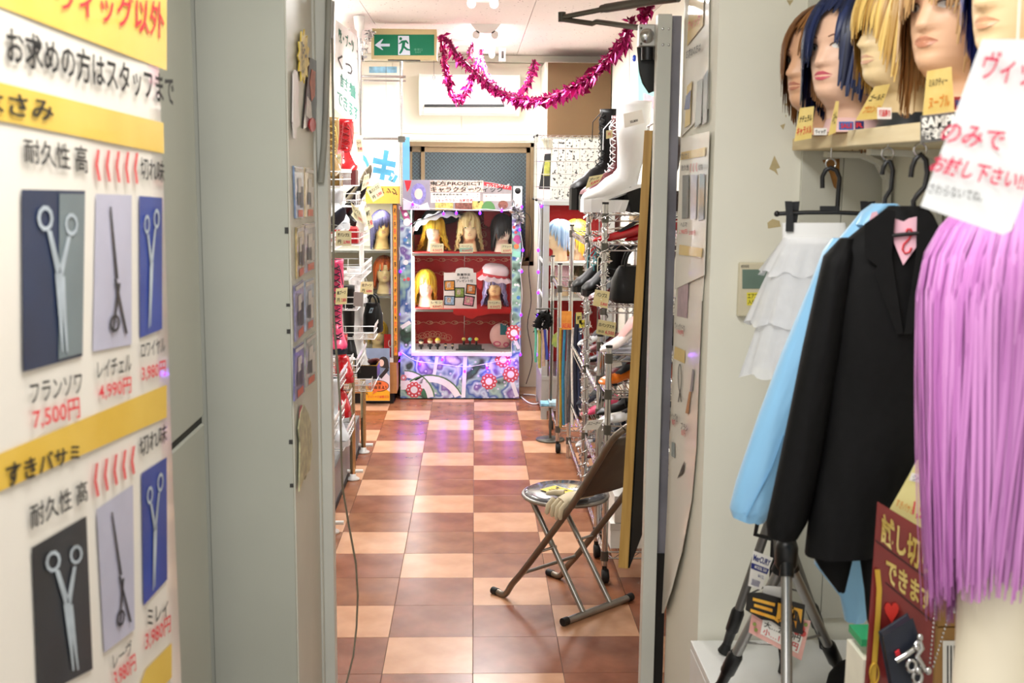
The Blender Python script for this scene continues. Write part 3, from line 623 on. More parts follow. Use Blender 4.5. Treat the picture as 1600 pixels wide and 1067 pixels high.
near = [
 ('mannequin head with side-swept brown wig at the corner end of the shelf', 1227, 114, 2.24, -68, 1.0, 'E3B08C', 'C07C66', '7E8A3C', None),
 ('mannequin head with spiky navy bob wig and pink lips', 1273, 96, 2.09, -58, 1.0, 'F0C4A8', 'CF5F6E', '8C8078', band_pink),
 ('pale mannequin head with shaggy honey blond wig on a charcoal base band', 1338, 70, 1.92, -76, .97, 'E9CFA0', 'D9A98C', '8C8078', band_dark),
 ('mannequin head with light brown bob wig above the outlined shelf sign', 1431, 38, 1.72, -62, 1.0, 'EDBD98', 'C9876A', '8C8078', None),
 ('mannequin head with royal blue wig above the white hanging notice', 1521, 4, 1.50, -70, 1.0, 'EAC79A', 'D7A07C', '8C8078', None)]
heads = []
for i, (lb, x, y, Y, rz, S, sk, lp_, ir, bd) in enumerate(near):
    pos, cut = on_shelf(x, y, Y, math.radians(rz), S)
    t, c = mannequin(lb, pos, math.radians(rz), S, cut, sk, lp_, True, ir, bd, 'wig heads on the pine shelf'); heads.append((t, c))
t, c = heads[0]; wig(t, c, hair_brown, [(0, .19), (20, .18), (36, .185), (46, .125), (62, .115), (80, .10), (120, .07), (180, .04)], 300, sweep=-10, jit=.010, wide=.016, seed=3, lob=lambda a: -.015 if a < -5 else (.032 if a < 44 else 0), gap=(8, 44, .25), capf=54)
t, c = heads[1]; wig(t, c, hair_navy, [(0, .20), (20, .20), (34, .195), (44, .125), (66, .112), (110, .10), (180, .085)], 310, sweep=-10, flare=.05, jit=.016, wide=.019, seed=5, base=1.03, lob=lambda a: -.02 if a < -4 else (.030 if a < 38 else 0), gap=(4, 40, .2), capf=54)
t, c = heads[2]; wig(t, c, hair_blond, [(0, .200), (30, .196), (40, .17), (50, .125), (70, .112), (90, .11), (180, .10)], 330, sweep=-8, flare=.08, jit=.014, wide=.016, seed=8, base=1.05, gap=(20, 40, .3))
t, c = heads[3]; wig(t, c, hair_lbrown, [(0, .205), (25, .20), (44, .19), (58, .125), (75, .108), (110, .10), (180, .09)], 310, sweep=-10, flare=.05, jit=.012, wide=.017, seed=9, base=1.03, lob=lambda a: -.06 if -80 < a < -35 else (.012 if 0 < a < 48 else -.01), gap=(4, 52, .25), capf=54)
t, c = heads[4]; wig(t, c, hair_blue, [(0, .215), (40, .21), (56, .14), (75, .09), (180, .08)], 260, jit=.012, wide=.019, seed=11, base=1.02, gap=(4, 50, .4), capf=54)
# brown hair ends falling behind the shelf edge
# price tags hanging from the heads
def small_tag(name, label, q, lines, m=tag_yellow, t=.001, cat='price tag', group=None, string=None):
    o = T(name, label, cat, q[0], 0, group); MB().slab(q, t).build('card', m, o)
    mb = MB()
    for s, a, mi in lines: mb.text(s, sub(q, *a), mi, .0009, .02)
    mb.build('lettering', [ink_black, ink_red, ink_pink, mat('orange_ink', 'E08A2A', .6)], o)
    if string: MB().tube(string, .0006, n=5).build('string', white_plastic, o)
    return o
SG = 'yellow tags on the wig heads'; gold_tag = mat('golden_yellow_card', 'E8C867', .5, var=.1, scale=20, col2='F1DC93')
def qd(pts, Y): return [P(x, y, Y=Y) for x, y in pts]
small_tag('price_tag', 'yellow tag hanging below the brown wig at the shelf corner', qd([(1241, 221), (1268, 216), (1272, 166), (1250, 169)], 2.08), [('ナチュラル', (.1, .55, .9, .75), 0), ('キャラメル', (.05, .15, .95, .42), 1)], gold_tag, group=SG)
small_tag('price_tag', 'narrow yellow tag edge between the brown and navy wig heads', qd([(1294, 212), (1306, 207), (1311, 158), (1306, 158)], 2.0), [('ネイビー', (.15, .3, .85, .7), 0)], gold_tag, group=SG)
small_tag('price_tag', 'slanted yellow tag between the navy and honey blond wig heads', qd([(1337, 188), (1371, 186), (1391, 131), (1367, 135)], 1.88), [('ゴールド', (.1, .55, .9, .75), 0), ('ブロンド', (.1, .2, .9, .42), 3)], gold_tag, group=SG)
small_tag('price_tag', 'large yellow tag under the chin of the light brown wig', qd([(1442, 180), (1491, 174), (1487, 104), (1449, 111)], 1.58), [('ミルクティー', (.1, .62, .8, .8), 0), ('ヌーブル', (.15, .12, .85, .42), 3)], gold_tag, group=SG)
def base_sticker(label, x0, y0, x1, y1, Y, txt, c, ic):
    q = rectY(x0, y0, x1, y1, Y); o = tag(MB().slab(q, .0008).build('sticker', c), label, 'sticker'); MB().text(txt, sub(q, .1, .2, .9, .8), 0, .0008, .03).build('lettering', ic, o)
base_sticker('small white sticker standing below the brown wig head', 1272, 200, 1292, 211, 2.05, 'ウィッグ', paper_white, ink_black)
base_sticker('blue and red sticker below the navy wig head', 1311, 190, 1334, 203, 1.97, 'SALE', mat('blue_sticker', '3F6FB5', .4), ink_red)
base_sticker('navy sticker with a red letter R beside the navy wig head', 1336, 189, 1350, 202, 1.97, 'R', mat('navy_sticker', '23306A', .4), ink_red)
base_sticker('white sticker with red print on the charcoal base band', 1371, 168, 1393, 186, 1.80, '現品限り', paper_white, ink_red)
base_sticker('red and blue sticker beside the large yellow tag', 1491, 151, 1505, 172, 1.6, '特価', mat('red_sticker', 'B93A40', .4), mat('blue_ink', '3A5AA8', .5))
# ---------------------------------------------------------------- garments under the shelf
def pixloft(mb, rows, pt, n, m=0, k=20, wr=0, seed=0, cap=True, ex=.8):
    n = n.normalized(); rings = []; rd = random.Random(seed); ph = [rd.random()*6 for _ in range(4)]
    for i, r in enumerate(rows):
        y, xl, xr = r[:3]; yl, yr = (y if not isinstance(y, tuple) else y) if isinstance(y, tuple) else (y, y)
        A, B = Q(xl, yl, pt, n), Q(xr, yr, pt, n); c = (A+B)/2; u = (B-A)/2; dp = r[3] if len(r) > 3 else u.length*.45
        ring = []
        for j in range(k):
            a = 2*math.pi*j/k; ca, sa = math.cos(a), math.sin(a)
            d = dp*math.copysign(abs(sa)**ex, sa)
            if wr: d += wr*(math.sin(7*a+i*.9+ph[0])+.6*math.sin(11*a-i*1.7+ph[1]))*abs(sa)
            ring.append(c+u*ca+n*d)
        rings.append(ring)
    return mb.loft(rings, m, True, cap)
def dens(rows, f=3):
    out = []; rows = [((r[0] if isinstance(r[0], tuple) else (r[0], r[0])),)+tuple(r[1:]) for r in rows]
    for a, b in zip(rows[:-1], rows[1:]):
        for i in range(f):
            u = i/f; out.append(tuple((tuple(p+(q-p)*u for p, q in zip(x, y)) if isinstance(x, tuple) else x+(y-x)*u) for x, y in zip(a, b)))
    return out+[rows[-1]]
nJ = V((-.3, -.95, 0)).normalized()
black_wool = mat('black_suiting', '060607', .75, var=.4, scale=70, bump=.1, spec=.25); blue_satin = mat('light_blue_satin', '8CC3EA', .38, var=.06, scale=4, sheen=.3)
pinkcard = mat('pink_card', 'F2BFCF', .5)
def hook(mb, pts, pt, n, r=.0036, m=0): mb.tube([Q(x, y, pt, n) for x, y in pts], r, m, n=8)
# black jacket
pB = hooks[2][0]
bj = T('black_jacket', 'black suit jacket on a black hanger in front of the light blue jacket', 'jacket', pB)
mb = MB(); pixloft(mb, dens([(322, 1388, 1446, .02), (335, 1372, 1458, .03), (355, 1345, 1468, .04), (385, 1308, 1474, .05), (430, 1296, 1472, .055), (520, 1290, 1466, .055), (640, 1284, 1458, .05), (700, 1278, 1440, .05), (760, 1270, 1410, .05), (800, 1264, 1392, .05), (862, 1257, 1374, .05)]), pB, nJ, 0, 28, .0025, 2)
mb.build('body', black_wool, bj)
mb = MB(); pixloft(mb, dens([(850, 1258, 1338, .03), (885, 1280, 1330, .028), ((918, 922), 1306, 1321, .02)]), pB, nJ, 0, 16, .002, 3); mb.build('front_flap', black_wool, bj)
mb = MB(); pixloft(mb, dens([(850, 1340, 1376, .03), (920, 1350, 1368, .025), ((965, 976), 1354, 1361, .015)]), pB, nJ, 0, 16, .002, 4); mb.build('front_flap', black_wool, bj)
pS = pB+nJ*.012
mb = MB(); pixloft(mb, dens([(372, 1312, 1336, .02), (400, 1286, 1338, .045), (450, 1274, 1330, .05), (540, 1254, 1316, .05), (640, 1234, 1298, .048), (740, 1213, 1280, .045), (815, 1197, 1262, .042), ((832, 838), 1199, 1248, .04)]), pS, nJ, 0, 20, .0025, 5); mb.build('sleeve', black_wool, bj)
mb = MB(); pixloft(mb, dens([(375, 1448, 1474, .02), (410, 1446, 1492, .045), (520, 1446, 1500, .05), (640, 1444, 1500, .05), (720, 1432, 1500, .04), (800, 1425, 1490, .04)]), pB-nJ*.03, nJ, 0, 18, .002, 6); mb.build('sleeve', black_wool, bj)
mb = MB()
for pts in ([(1398, 330), (1385, 328), (1352, 350), (1352, 400), (1372, 415), (1366, 425), (1402, 520), (1410, 520), (1392, 400)], [(1434, 330), (1448, 330), (1464, 352), (1462, 402), (1450, 415), (1456, 425), (1424, 520), (1414, 520), (1432, 400)]):
    mb.prism([Q(x, y, pB+nJ*.058, nJ) for x, y in pts], nJ*.004)
mb.build('lapel', black_wool, bj, bev=.001)
mb = MB(); mb.prism([Q(x, y, pB+nJ*.052, nJ) for x, y in ((1394, 340), (1412, 346), (1420, 341), (1434, 338), (1432, 385), (1411, 414), (1397, 380))], nJ*.003); pc = mb.build('pink_card', pinkcard, bj)
mb = MB(); mb.tube([Q(x, y, pB+nJ*.0565, nJ) for x, y in ((1416, 362), (1418, 358), (1423, 358), (1426, 364), (1420, 374), (1412, 382), (1410, 390), (1414, 396), (1421, 394), (1424, 387))], .0016, n=6); mb.build('mark', ink_red, pc)
mb = MB(); hook(mb, [(1423, 277), (1425, 262), (1430, 249), (1439, 241), (1447, 250), (1449, 270), (1445, 292), (1433, 305), (1427, 314), (1428, 332)], pB, nJ, .0042)
hook(mb, [(1394, 368), (1436, 364)], pB+nJ*.060, nJ, .003); mb.build('hanger', black_plastic, bj)
# light blue jacket
pU = hooks[1][0]; nU = nJ
uj = T('blue_jacket', 'light blue satin jacket hanging behind the black suit jacket', 'jacket', pU)
mb = MB(); pixloft(mb, dens([(318, 1362, 1402, .018), (330, 1345, 1420, .025), (345, 1333, 1440, .03), (390, 1296, 1452, .035), (500, 1285, 1450, .035), (700, 1280, 1430, .03), (880, 1272, 1400, .03), (930, 1312, 1380, .025), ((966, 970), 1319, 1352, .02)]), pU, nU, 0, 24, .002, 7); mb.build('body', blue_satin, uj)
mb = MB(); pixloft(mb, dens([(372, 1300, 1330, .02), (392, 1285, 1326, .035), (450, 1263, 1312, .042), (550, 1221, 1284, .045), (650, 1184, 1254, .045), (750, 1150, 1226, .042), (790, 1140, 1214, .04), ((802, 814), 1144, 1196, .036)]), pU+nU*.01, nU, 0, 22, .003, 9); mb.build('sleeve', blue_satin, uj)
mb = MB(); mb.tube([Q(x, y, pU+nU*.0555, nU) for x, y in ((1224, 680), (1206, 730), (1180, 780), (1166, 808))], .0012, n=5); mb.build('sleeve_seam', mat('blue_seam', '6FA8D4', .5), uj)
MB().prism([Q(x, y, pU+nU*.04, nU) for x, y in ((1357, 348), (1362, 332), (1370, 330), (1374, 340), (1360, 354))], nU*.002).build('pink_card', pinkcard, uj)
mb = MB(); pixloft(mb, dens([(320, 1362, 1400, .022), (332, 1346, 1384, .03), (350, 1336, 1366, .036)], 2), pU+nU*.006, nU, 0, 16); mb.build('collar', blue_satin, uj)
mb = MB(); hook(mb, [(1378, 273), (1380, 262), (1385, 253), (1391, 252), (1395, 266), (1392, 295), (1383, 310), (1380, 330)], pU, nU, .004); mb.build('hanger', black_plastic, uj)
# tulle skirt on a clip hanger
pT = hooks[0][0]; nT = V((-.25, -.97, 0)).normalized()
sk = T('tulle_skirt', 'white tiered tulle skirt clipped to a black hanger', 'skirt', pT)
tulle = mat('white_tulle', 'F4F5F8', .8, var=.03, scale=60, alpha=.62, sheen=.3)
def tier(ya, la, ra, yb, lb, rb, seed, m):
    rd = random.Random(seed); K = 72; rings = []; ph = [rd.random()*6 for _ in range(5)]
    for i in range(9):
        u = i/8; y = ya+(yb-ya)*u; A = Q(la+(lb-la)*u, y, pT, nT); B = Q(ra+(rb-ra)*u, y+(3*u), pT, nT); c = (A+B)/2; h = (B-A)/2; ring = []
        for j in range(K):
            a = 2*math.pi*j/K; w = 1+u*(.05*math.sin(13*a+ph[0])+.045*math.sin(21*a+ph[1]+u)+.03*math.sin(34*a+ph[2]))
            ring.append(c+(h*math.cos(a)+nT*h.length*.5*math.sin(a))*w+V((0, 0, .006*u*math.sin(9*a+ph[3]))))
        rings.append(ring)
    MB().loft(rings, 0, True, False).build('tier', m, sk)
tier(370, 1224, 1328, 426, 1190, 1342, 1, tulle); tier(418, 1202, 1336, 504, 1168, 1344, 2, tulle); tier(496, 1186, 1336, 583, 1158, 1340, 3, tulle)
mb = MB(); pixloft(mb, dens([(348, 1222, 1322, .012), (372, 1222, 1326, .014), (400, 1216, 1328, .02)]), pT, nT, 0, 24); mb.build('waistband', mat('white_cotton', 'F5F5F4', .8, var=.03), sk)
mb = MB(); pixloft(mb, dens([(380, 1222, 1326, .02), (480, 1212, 1328, .03), (570, 1202, 1326, .035)]), pT, nT, 0, 24, .003, 4); mb.build('lining', mat('white_lining', 'EEEFF2', .8, var=.03, alpha=.85), sk)
mb = MB(); hook(mb, [(1285, 294), (1285, 276), (1290, 266), (1298, 262), (1307, 266), (1312, 278), (1310, 300), (1308, 331)], pT, nT, .0046); hook(mb, [(1214, 334), (1260, 332), (1310, 332), (1376, 335)], pT, nT, .0042)
mb.ell(Q(1214, 334, pT, nT), (.006, .006, .006)); mb.prism([Q(x, y, pT+nT*.004, nT) for x, y in ((1281, 322), (1312, 322), (1312, 331), (1281, 329))], nT*-.008); mb.build('hanger', black_plastic, sk)
for x in (1234, 1352):
    mb = MB()
    mb.prism([Q(a, b, pT+nT*.016, nT) for a, b in ((x-7, 315), (x+3, 315), (x+5, 340), (x+5, 361), (x-6, 361), (x-5, 340))], nT*-.005); mb.prism([Q(a, b, pT-nT*.008, nT) for a, b in ((x+3, 316), (x+15, 315), (x+11, 348), (x+2, 348))], nT*-.005)
    mb.tube([Q(x, 334, pT+nT*.016, nT), Q(x+4, 334, pT-nT*.010, nT)], .004, n=8); mb.build('clip', black_plastic, sk, bev=.0008)
# ---------------------------------------------------------------- tripods on the white unit
silver = mat('satin_silver', 'A9A8A6', .33, .75, var=.05); silver_d = mat('grey_anodised', '7C7A78', .38, .7, var=.05)
def tripod(label, hub, feet, r, colm=silver, up=.25, loc=None):
    t = T('tripod', label, 'tripod', V((hub.x, hub.y, TZ)))
    MB().tube([hub+V((0, 0, up)), hub+V((0, 0, .02))], r*.9, n=14).build('centre_column', colm, t)
    low = V((hub.x, hub.y, hub.z-.20))
    MB().tube([hub, low], r*.7, n=12).build('lower_column', black_plastic, t)
    MB().lathe([(.0, .03), (r*1.6, .03), (r*2.1, .015), (r*2.1, -.02), (r*1.3, -.035), (0, -.035)], hub, 0, 14).build('hub', black_plastic, t)
    for ft in feet:
        d = (ft-hub).normalized(); L_ = (ft-hub).length; top = hub+d*r*2.2+V((0, 0, -.004))
        lg = MB().tube([top, hub+d*L_*.74], r, n=12).build('leg', colm, t)
        MB().tube([hub+d*(r*1.4), hub+d*(r*4.2)], r*1.35, n=12).build('leg_clamp', black_plastic, lg)
        MB().tube([hub+d*L_*.70, hub+d*L_*.72, hub+d*L_*.84, hub+d*L_*.85, hub+d*L_*.93], [r*1.2, r*1.5, r*1.45, r*1.15, r*1.0], n=12).build('lock', black_plastic, lg)
        e = ft+V((0, 0, .004)); MB().tube([hub+d*L_*.92, hub+d*L_*.955, e], [r*.9, r*1.15, r*1.5], n=12).build('rubber_foot', black_gap, lg)
        MB().tube([hub+d*L_*.62, low+V((0, 0, .015))], r*.42, n=8, flat=.5).build('brace', colm, t)
    return t
h2 = P(1229, 866, Y=2.10); z_ = TZ+.001
t2 = tripod('satin silver tripod in front, hung with the tripod price card', h2, [P(1229, 1210, Z=z_), P(1120, 1082, Z=z_), P(1318, 1060, Z=z_)], .0105, up=.12)
h1 = P(1212, 782, Y=2.34)
t1 = tripod('grey tripod at the back against the wall, hung with a printed swing tag', h1, [P(1131, 1021, Z=z_), P(1226, 1052, Z=z_), P(1290, 1012, Z=z_)], .010, silver_d, up=.10)
mb = MB(); mb.tube([P(1186, 805, Y=2.27), P(1180, 835, Y=2.27), P(1206, 842, Y=2.27)], .005, n=8); mb.build('carry_strap', black_plastic, t1)
tg = T('swing_tag', 'white product tag with a dark blue stripe on the rear tripod', 'tag', P(1190, 920, Y=2.2))
q = qd([(1169, 915), (1189, 922), (1208, 872), (1177, 860)], 2.2); MB().slab(q, .001).build('card', paper_white, tg)
ink_navy = mat('navy_ink', '2B3580', .5)
MB().text('MerCURY', sub(q, .06, .74, .94, .92), 0, .001, .02).quad(sub(q, .0, .50, 1, .66), 0, .0008).text('MODEL 550', sub(q, .2, .54, .9, .63), 1, .0012, .02).text('¥12,', sub(q, .5, .32, .9, .42), 0, .001).text('||||||||||', sub(q, .2, .06, .75, .24), 0, .001, .01).build('print', [ink_navy, paper_white], tg)
tg = T('price_card', 'pink flower price card with orange lettering hanging inside the front tripod', 'price card', P(1210, 1000, Y=2.07))
q = qd([(1170, 988), (1252, 1032), (1267, 970), (1175, 957)], 2.075); MB().slab(q, .0012).build('card', mat('pink_flower_card', 'EFA9A0', .5, var=.12, scale=25, col2='F5C4BA'), tg)
iq = qd([(1188, 990), (1247, 1021), (1256, 990), (1192, 966)], 2.074)
MB().quad(iq, 0, .0003).build('label', paper_white, tg)
MB().text('大…2,000円', sub(iq, .05, .52, .95, .9), 0, .0012, .015).text('小…1600円', sub(iq, .05, .08, .95, .46), 1, .0012, .015).build('lettering', [ink_black, ink_red], tg)
mb = MB()
for cx, cy, rr_, m in ((1251, 983, 7, 0), (1245, 987, 5, 0), (1255, 990, 5, 0), (1179, 975, 3, 1), (1181, 984, 3, 1), (1259, 976, 3, 1)):
    mb.prism([P(cx+rr_*math.cos(a), cy+rr_*math.sin(a), Y=2.072) for a in [i*math.pi/4 for i in range(8)]], (0, -.0004*(m+1), 0), m)
mb.build('print', [mat('rose_red_print', 'D9504C', .5), mat('leaf_green_print', '8B9A4B', .5)], tg)
sq = [(1165, 953), (1168, 926), (1190, 926), (1258, 945), (1254, 992), (1222, 982), (1205, 970), (1190, 968)]
MB().prism([P(x, y, Y=2.066) for x, y in sq], (0, .002, 0)).build('title_card', mat('black_title_card', '17120E', .4), tg)
tq = qd([(1172, 958), (1250, 985), (1254, 950), (1174, 930)], 2.0655)
MB().text('三脚', tq, 0, .001, .05).build('lettering', mat('orange_lettering', 'F09A1E', .45, var=.1, scale=40, col2='F7C24A'), tg)
o = tag(MB().slab(qd([(1191, 965), (1232, 972), (1233, 918), (1193, 915)], 2.085), .001).build('swing_tag', paper_white), 'plain white tag tucked behind the orange tripod lettering', 'tag')
# black bag and upright booklet on the unit
o = T('black_bag', 'rounded black bag lying on the white unit beside the tripods', 'bag', P(1345, 1090, Z=TZ))
c = P(1348, 1092, Z=TZ)
mb = MB(); mb.lathe([(.0, .085), (.03, .083), (.055, .072), (.072, .05), (.078, .02), (.072, .001), (0, .001)], c, 0, 24, sy=.7); mb.build('body', black_wool, o)
MB().tube([c+V((.05*math.cos(a), -.045, .055+.03*math.sin(a))) for a in [i*math.pi/8 for i in range(9)]], .004, n=8).build('handle', black_plastic, o)
o = T('booklet', 'thin upright white booklet with a green tab beside the red board', 'booklet', P(1348, 1090, Y=1.66))
MB().bb(P(1343, 1140, Y=1.66), P(1355, 998, Y=1.74)).build('pages', mat('cream_paper', 'E6E0CC', .6), o, bev=.0005)
MB().bb(P(1346, 999, Y=1.67), P(1357, 986, Y=1.73)).build('tab', mat('green_tab', '2E9A63', .5), o)
# ---------------------------------------------------------------- red notice board, yellow card, shears, cartons
rb = T('notice_board', 'maroon board with gold lettering and a gold ribbon standing by the lilac wig', 'board', P(1400, 1100, Y=1.6))
maroon = mat('maroon_board', '7A2422', .4, var=.15, scale=12, coat=.3)
MB().slab(qd([(1349, 1120), (1452, 1170), (1466, 842), (1373, 786)], 1.6), .004).build('panel', maroon, rb, bev=.0008)
gold = mat('gold_lettering', 'C6A545', .4, .2, var=.15, scale=30, col2='E3D08A')
MB().text('試し切り', qd([(1375, 846), (1452, 905), (1454, 852), (1378, 800)], 1.6), 0, .002, .03).text('できます', qd([(1383, 908), (1453, 958), (1456, 924), (1384, 868)], 1.6), 0, .002, .03).build('lettering', gold, rb)
mb = MB()
for a, b in (((1367, 842), (1454, 906)), ((1383, 908), (1456, 968))): mb.quad(qd([(a[0], a[1]+3), (b[0], b[1]+3), b, a], 1.6), 0, .0012)
mb.build('score_line', mat('dark_maroon', '3F1212', .5), rb)
mb = MB(); hp = []
for k in range(20):
    a = 2*math.pi*k/20; hp.append((1393+11*math.sin(a)**3, 955-(15*math.cos(a)-6*math.cos(2*a)-2*math.cos(3*a)-math.cos(4*a))))
mb.prism([P(x, y, Y=1.598) for x, y in hp], (0, -.0012, 0)); mb.build('heart', mat('heart_red', 'D2342A', .5), rb)
mb = MB(); path = [(1371, 890), (1374, 920), (1372, 960), (1369, 1000), (1366, 1040), (1364, 1068), (1362, 1100)]
for (a, b), (c_, d) in zip(path[:-1], path[1:]): mb.slab(qd([(a-4, b), (c_-4, d), (c_+4, d), (a+4, b)], 1.594), .0006)
mb.tube([P(1366+7*math.cos(a), 1052+16*math.sin(a), Y=1.593) for a in [i*math.pi/6 for i in range(12)]], .0025, n=6, closed=True, flat=.4); mb.build('ribbon', mat('gold_ribbon', 'CFA73C', .35, .3, var=.15), rb)
yc = T('yellow_card', 'pale yellow price card tucked behind the maroon board', 'card', P(1420, 830, Y=1.63))
yq = qd([(1388, 800), (1470, 850), (1490, 760), (1436, 715)], 1.63); MB().slab(yq, .001).build('card', mat('pale_yellow_print', 'E8DC86', .5, var=.08, col2='EFE7AE'), yc)
MB().text('1,980', qd([(1424, 806), (1458, 826), (1462, 800), (1428, 782)], 1.63), 1, .0015, .02).text('すきバサミ', qd([(1398, 790), (1424, 804), (1428, 792), (1402, 778)], 1.63), 2, .0015).quad(qd([(1420, 750), (1460, 760), (1462, 745), (1424, 738)], 1.63), 3, .001).text('シザー', qd([(1424, 750), (1456, 758), (1458, 748), (1426, 741)], 1.63), 4, .0016).build('print', [ink_black, ink_pink, mat('orange_ink', 'E08A2A', .6), paper_white, ink_navy], yc)
hs = T('hair_shears', 'dark hair sample block and silver shears chained to the maroon board', 'shears', P(1420, 1060, Y=1.56))
MB().prism([P(x, y, Y=1.565) for x, y in ((1382, 996), (1425, 968), (1436, 1002), (1434, 1075), (1398, 1080))], (0, .02, 0)).build('hair_block', mat('navy_black', '1E2433', .5, var=.3), hs, bev=.002)
MB().prism([P(x, y, Y=1.5635) for x, y in ((1398, 1018), (1404, 1014), (1407, 1026), (1401, 1030))], (0, -.003, 0)).build('red_clip', ink_red, hs)
mb = MB()
mb.tube([P(x, y, Y=1.553) for x, y in ((1400, 1032), (1414, 1024), (1428, 1014), (1437, 996), (1440, 1012), (1432, 1024), (1445, 1048))], .0045, n=8); mb.tube([P(1433+7*math.cos(a), 1058+10*math.sin(a), Y=1.552) for a in [i*math.pi/5 for i in range(10)]], .003, n=6, closed=True); mb.tube([P(1424+7*math.cos(a), 1040+9*math.sin(a), Y=1.550) for a in [i*math.pi/5 for i in range(10)]], .003, n=6, closed=True)
for x, y in ((1437, 996), (1432, 1012), (1450, 1048), (1434, 1048)): mb.ell(P(x, y, Y=1.55), (.005, .005, .006))
mb.build('shears', chrome, hs)
mb = MB()
for pth in (((1463, 905), (1460, 960), (1452, 1042)), ((1492, 930), (1480, 970), (1456, 1048))):
    for (a, b), (c_, d) in zip(pth[:-1], pth[1:]):
        for k in range(12):
            u = k/12; mb.ell(P(a+(c_-a)*u, b+(d-b)*u, Y=1.57), (.0018, .0012, .0022), 0, 6, 4)
mb.build('ball_chain', chrome, hs)
kraft = mat('kraft_cardboard', 'A67C45', .7, var=.08, scale=15, bump=.05)
zz = P(1470, 981, Y=1.9).z; z2 = P(1470, 932, Y=1.9).z
for i, (za, zb) in enumerate(((TZ+.001, zz), (zz+.002, z2))):
    o = T('cardboard_box', ['brown carton standing on the white unit beside the maroon board', 'upper brown carton stacked under the ends of the lilac wig'][i], 'box', (.83, 2.05, za), group='stacked brown cartons')
    MB().bb((P(1464, 1000, Y=1.9).x, 1.9, za), (.895, 2.2, zb)).build('carton', kraft, o, bev=.002)
    q = rectY(1473, 1001, 1499, 1075, 1.898) if i == 0 else rectY(1488, 925, 1509, 958, 1.898)
    s_ = MB().slab(q, .0006).build('label', paper_white, o); mb = MB()
    for k in range(3): mb.quad(sub(q, .25+.2*k, .1, .33+.2*k, .9), 0, .001)
    mb.build('print', ink_black, s_)
# ---------------------------------------------------------------- lilac wig on a stand and the white hanging notice
WY = 1.25; wc = P(1596, 500, Y=WY); wc = V((wc.x, WY, 0))
cream = mat('cream_plastic', 'E9DFC8', .4, var=.04, scale=4)
ws = T('wig_stand', 'cream cone-shaped wig stand under the long lilac wig', 'wig stand', (wc.x, wc.y, .65))
MB().lathe([(0, 0), (.058, 0), (.058, .02), (.05, .03), (.046, .52), (.05, .64), (.065, .78), (.06, .92), (.03, .965), (0, .97)], (wc.x, wc.y, TZ+.001), 0, 28).build('column', cream, ws)
hair_lilac = mat('lilac_hair', 'A04A9E', .5, var=0, col2='E0A0DC', attr=True, spec=.3)
lw = T('lilac_wig', 'long straight lilac pink wig hanging over the cream stand', 'wig', (wc.x, wc.y, 1.2))
rd = random.Random(4); mb = MB(); ztop = 1.655; ztip = P(1500, 930, Y=1.13).z
mb.ell((wc.x, wc.y, ztop-.08), (.085, .085, .085), 0, 20, 12)
for k in range(1800):
    a = 2*math.pi*(k+rd.random())/1800; r0 = .035; R1 = .100+.016*rd.random(); zt = ztip-.015+rd.uniform(-.06, .06)+.05*(math.cos(a+1.9)); ph = rd.random()*6; wd = rd.uniform(.0018, .0042); s0 = .2+.55*rd.random(); pts = []; sway = rd.uniform(-.008, .008)
    for i in range(13):
        u = i/12; z = ztop-.005-(ztop-zt)*u**1.15; rr_ = R1*math.sin(min(1, u*2.3+.22)*math.pi/2)*(1-.30*u*u); aa = a+.05*math.sin(u*4+ph)
        p = V((wc.x+rr_*math.cos(aa)+sway*u, wc.y+rr_*math.sin(aa), z)); tv = V((-math.sin(aa), math.cos(aa), 0))*wd*(1-.75*u**3); nr = V((math.cos(aa), math.sin(aa), .2)); pts.append((p, tv, nr))
    vs = []; sh = []
    for p, tv, nr in pts: vs += [p-tv, p+nr*tv.length*.3, p+tv]; sh += [s0*.8, min(1, s0+.15), s0*.8]
    mb.add(vs, [q for i in range(12) for q in ((i*3, i*3+1, i*3+4, i*3+3), (i*3+1, i*3+2, i*3+5, i*3+4))], 0, True, sh)
mb.build('hair', hair_lilac, lw)
nt_ = T('hanging_notice', 'large white laminated notice with pink handwriting in front of the lilac wig', 'notice', P(1570, 360, Y=1.05))
NY = 1.05
def nq(*a): return [P(x, y, Y=NY-.006*max(0, (y-160)/160)) for x, y in a]
sheet = mat('glossy_white_sheet', 'EEF0F2', .35, var=.02, scale=4, coat=.4)
MB().slab(nq((1504, 150), (1660, 172), (1660, 62), (1536, 62)), .001).build('upper_sheet', sheet, nt_, bev=.0004)
MB().slab([*nq((1440, 322), (1566, 366), (1580, 360), (1650, 172), (1506, 146))], .001).build('lower_sheet', sheet, nt_, bev=.0004)
MB().text('ヴィッグ', nq((1526, 124), (1640, 142), (1648, 92), (1540, 78)), 0, .004, .01).text('のみで', nq((1462, 222), (1562, 238), (1570, 206), (1478, 190)), 0, .004, .01).text('お試し下さい!!', nq((1446, 268), (1594, 300), (1602, 270), (1462, 240)), 0, .005, .02).text('さわらないでね。', nq((1446, 302), (1530, 316), (1534, 300), (1450, 286)), 1, .005).build('lettering', [ink_pink, ink_black], nt_)
MB().tube([P(1590, 70, Y=1.052), V((P(1590, 70, Y=1.052).x, 1.06, SZ+.2))], .0008, n=5).build('string', white_plastic, nt_)
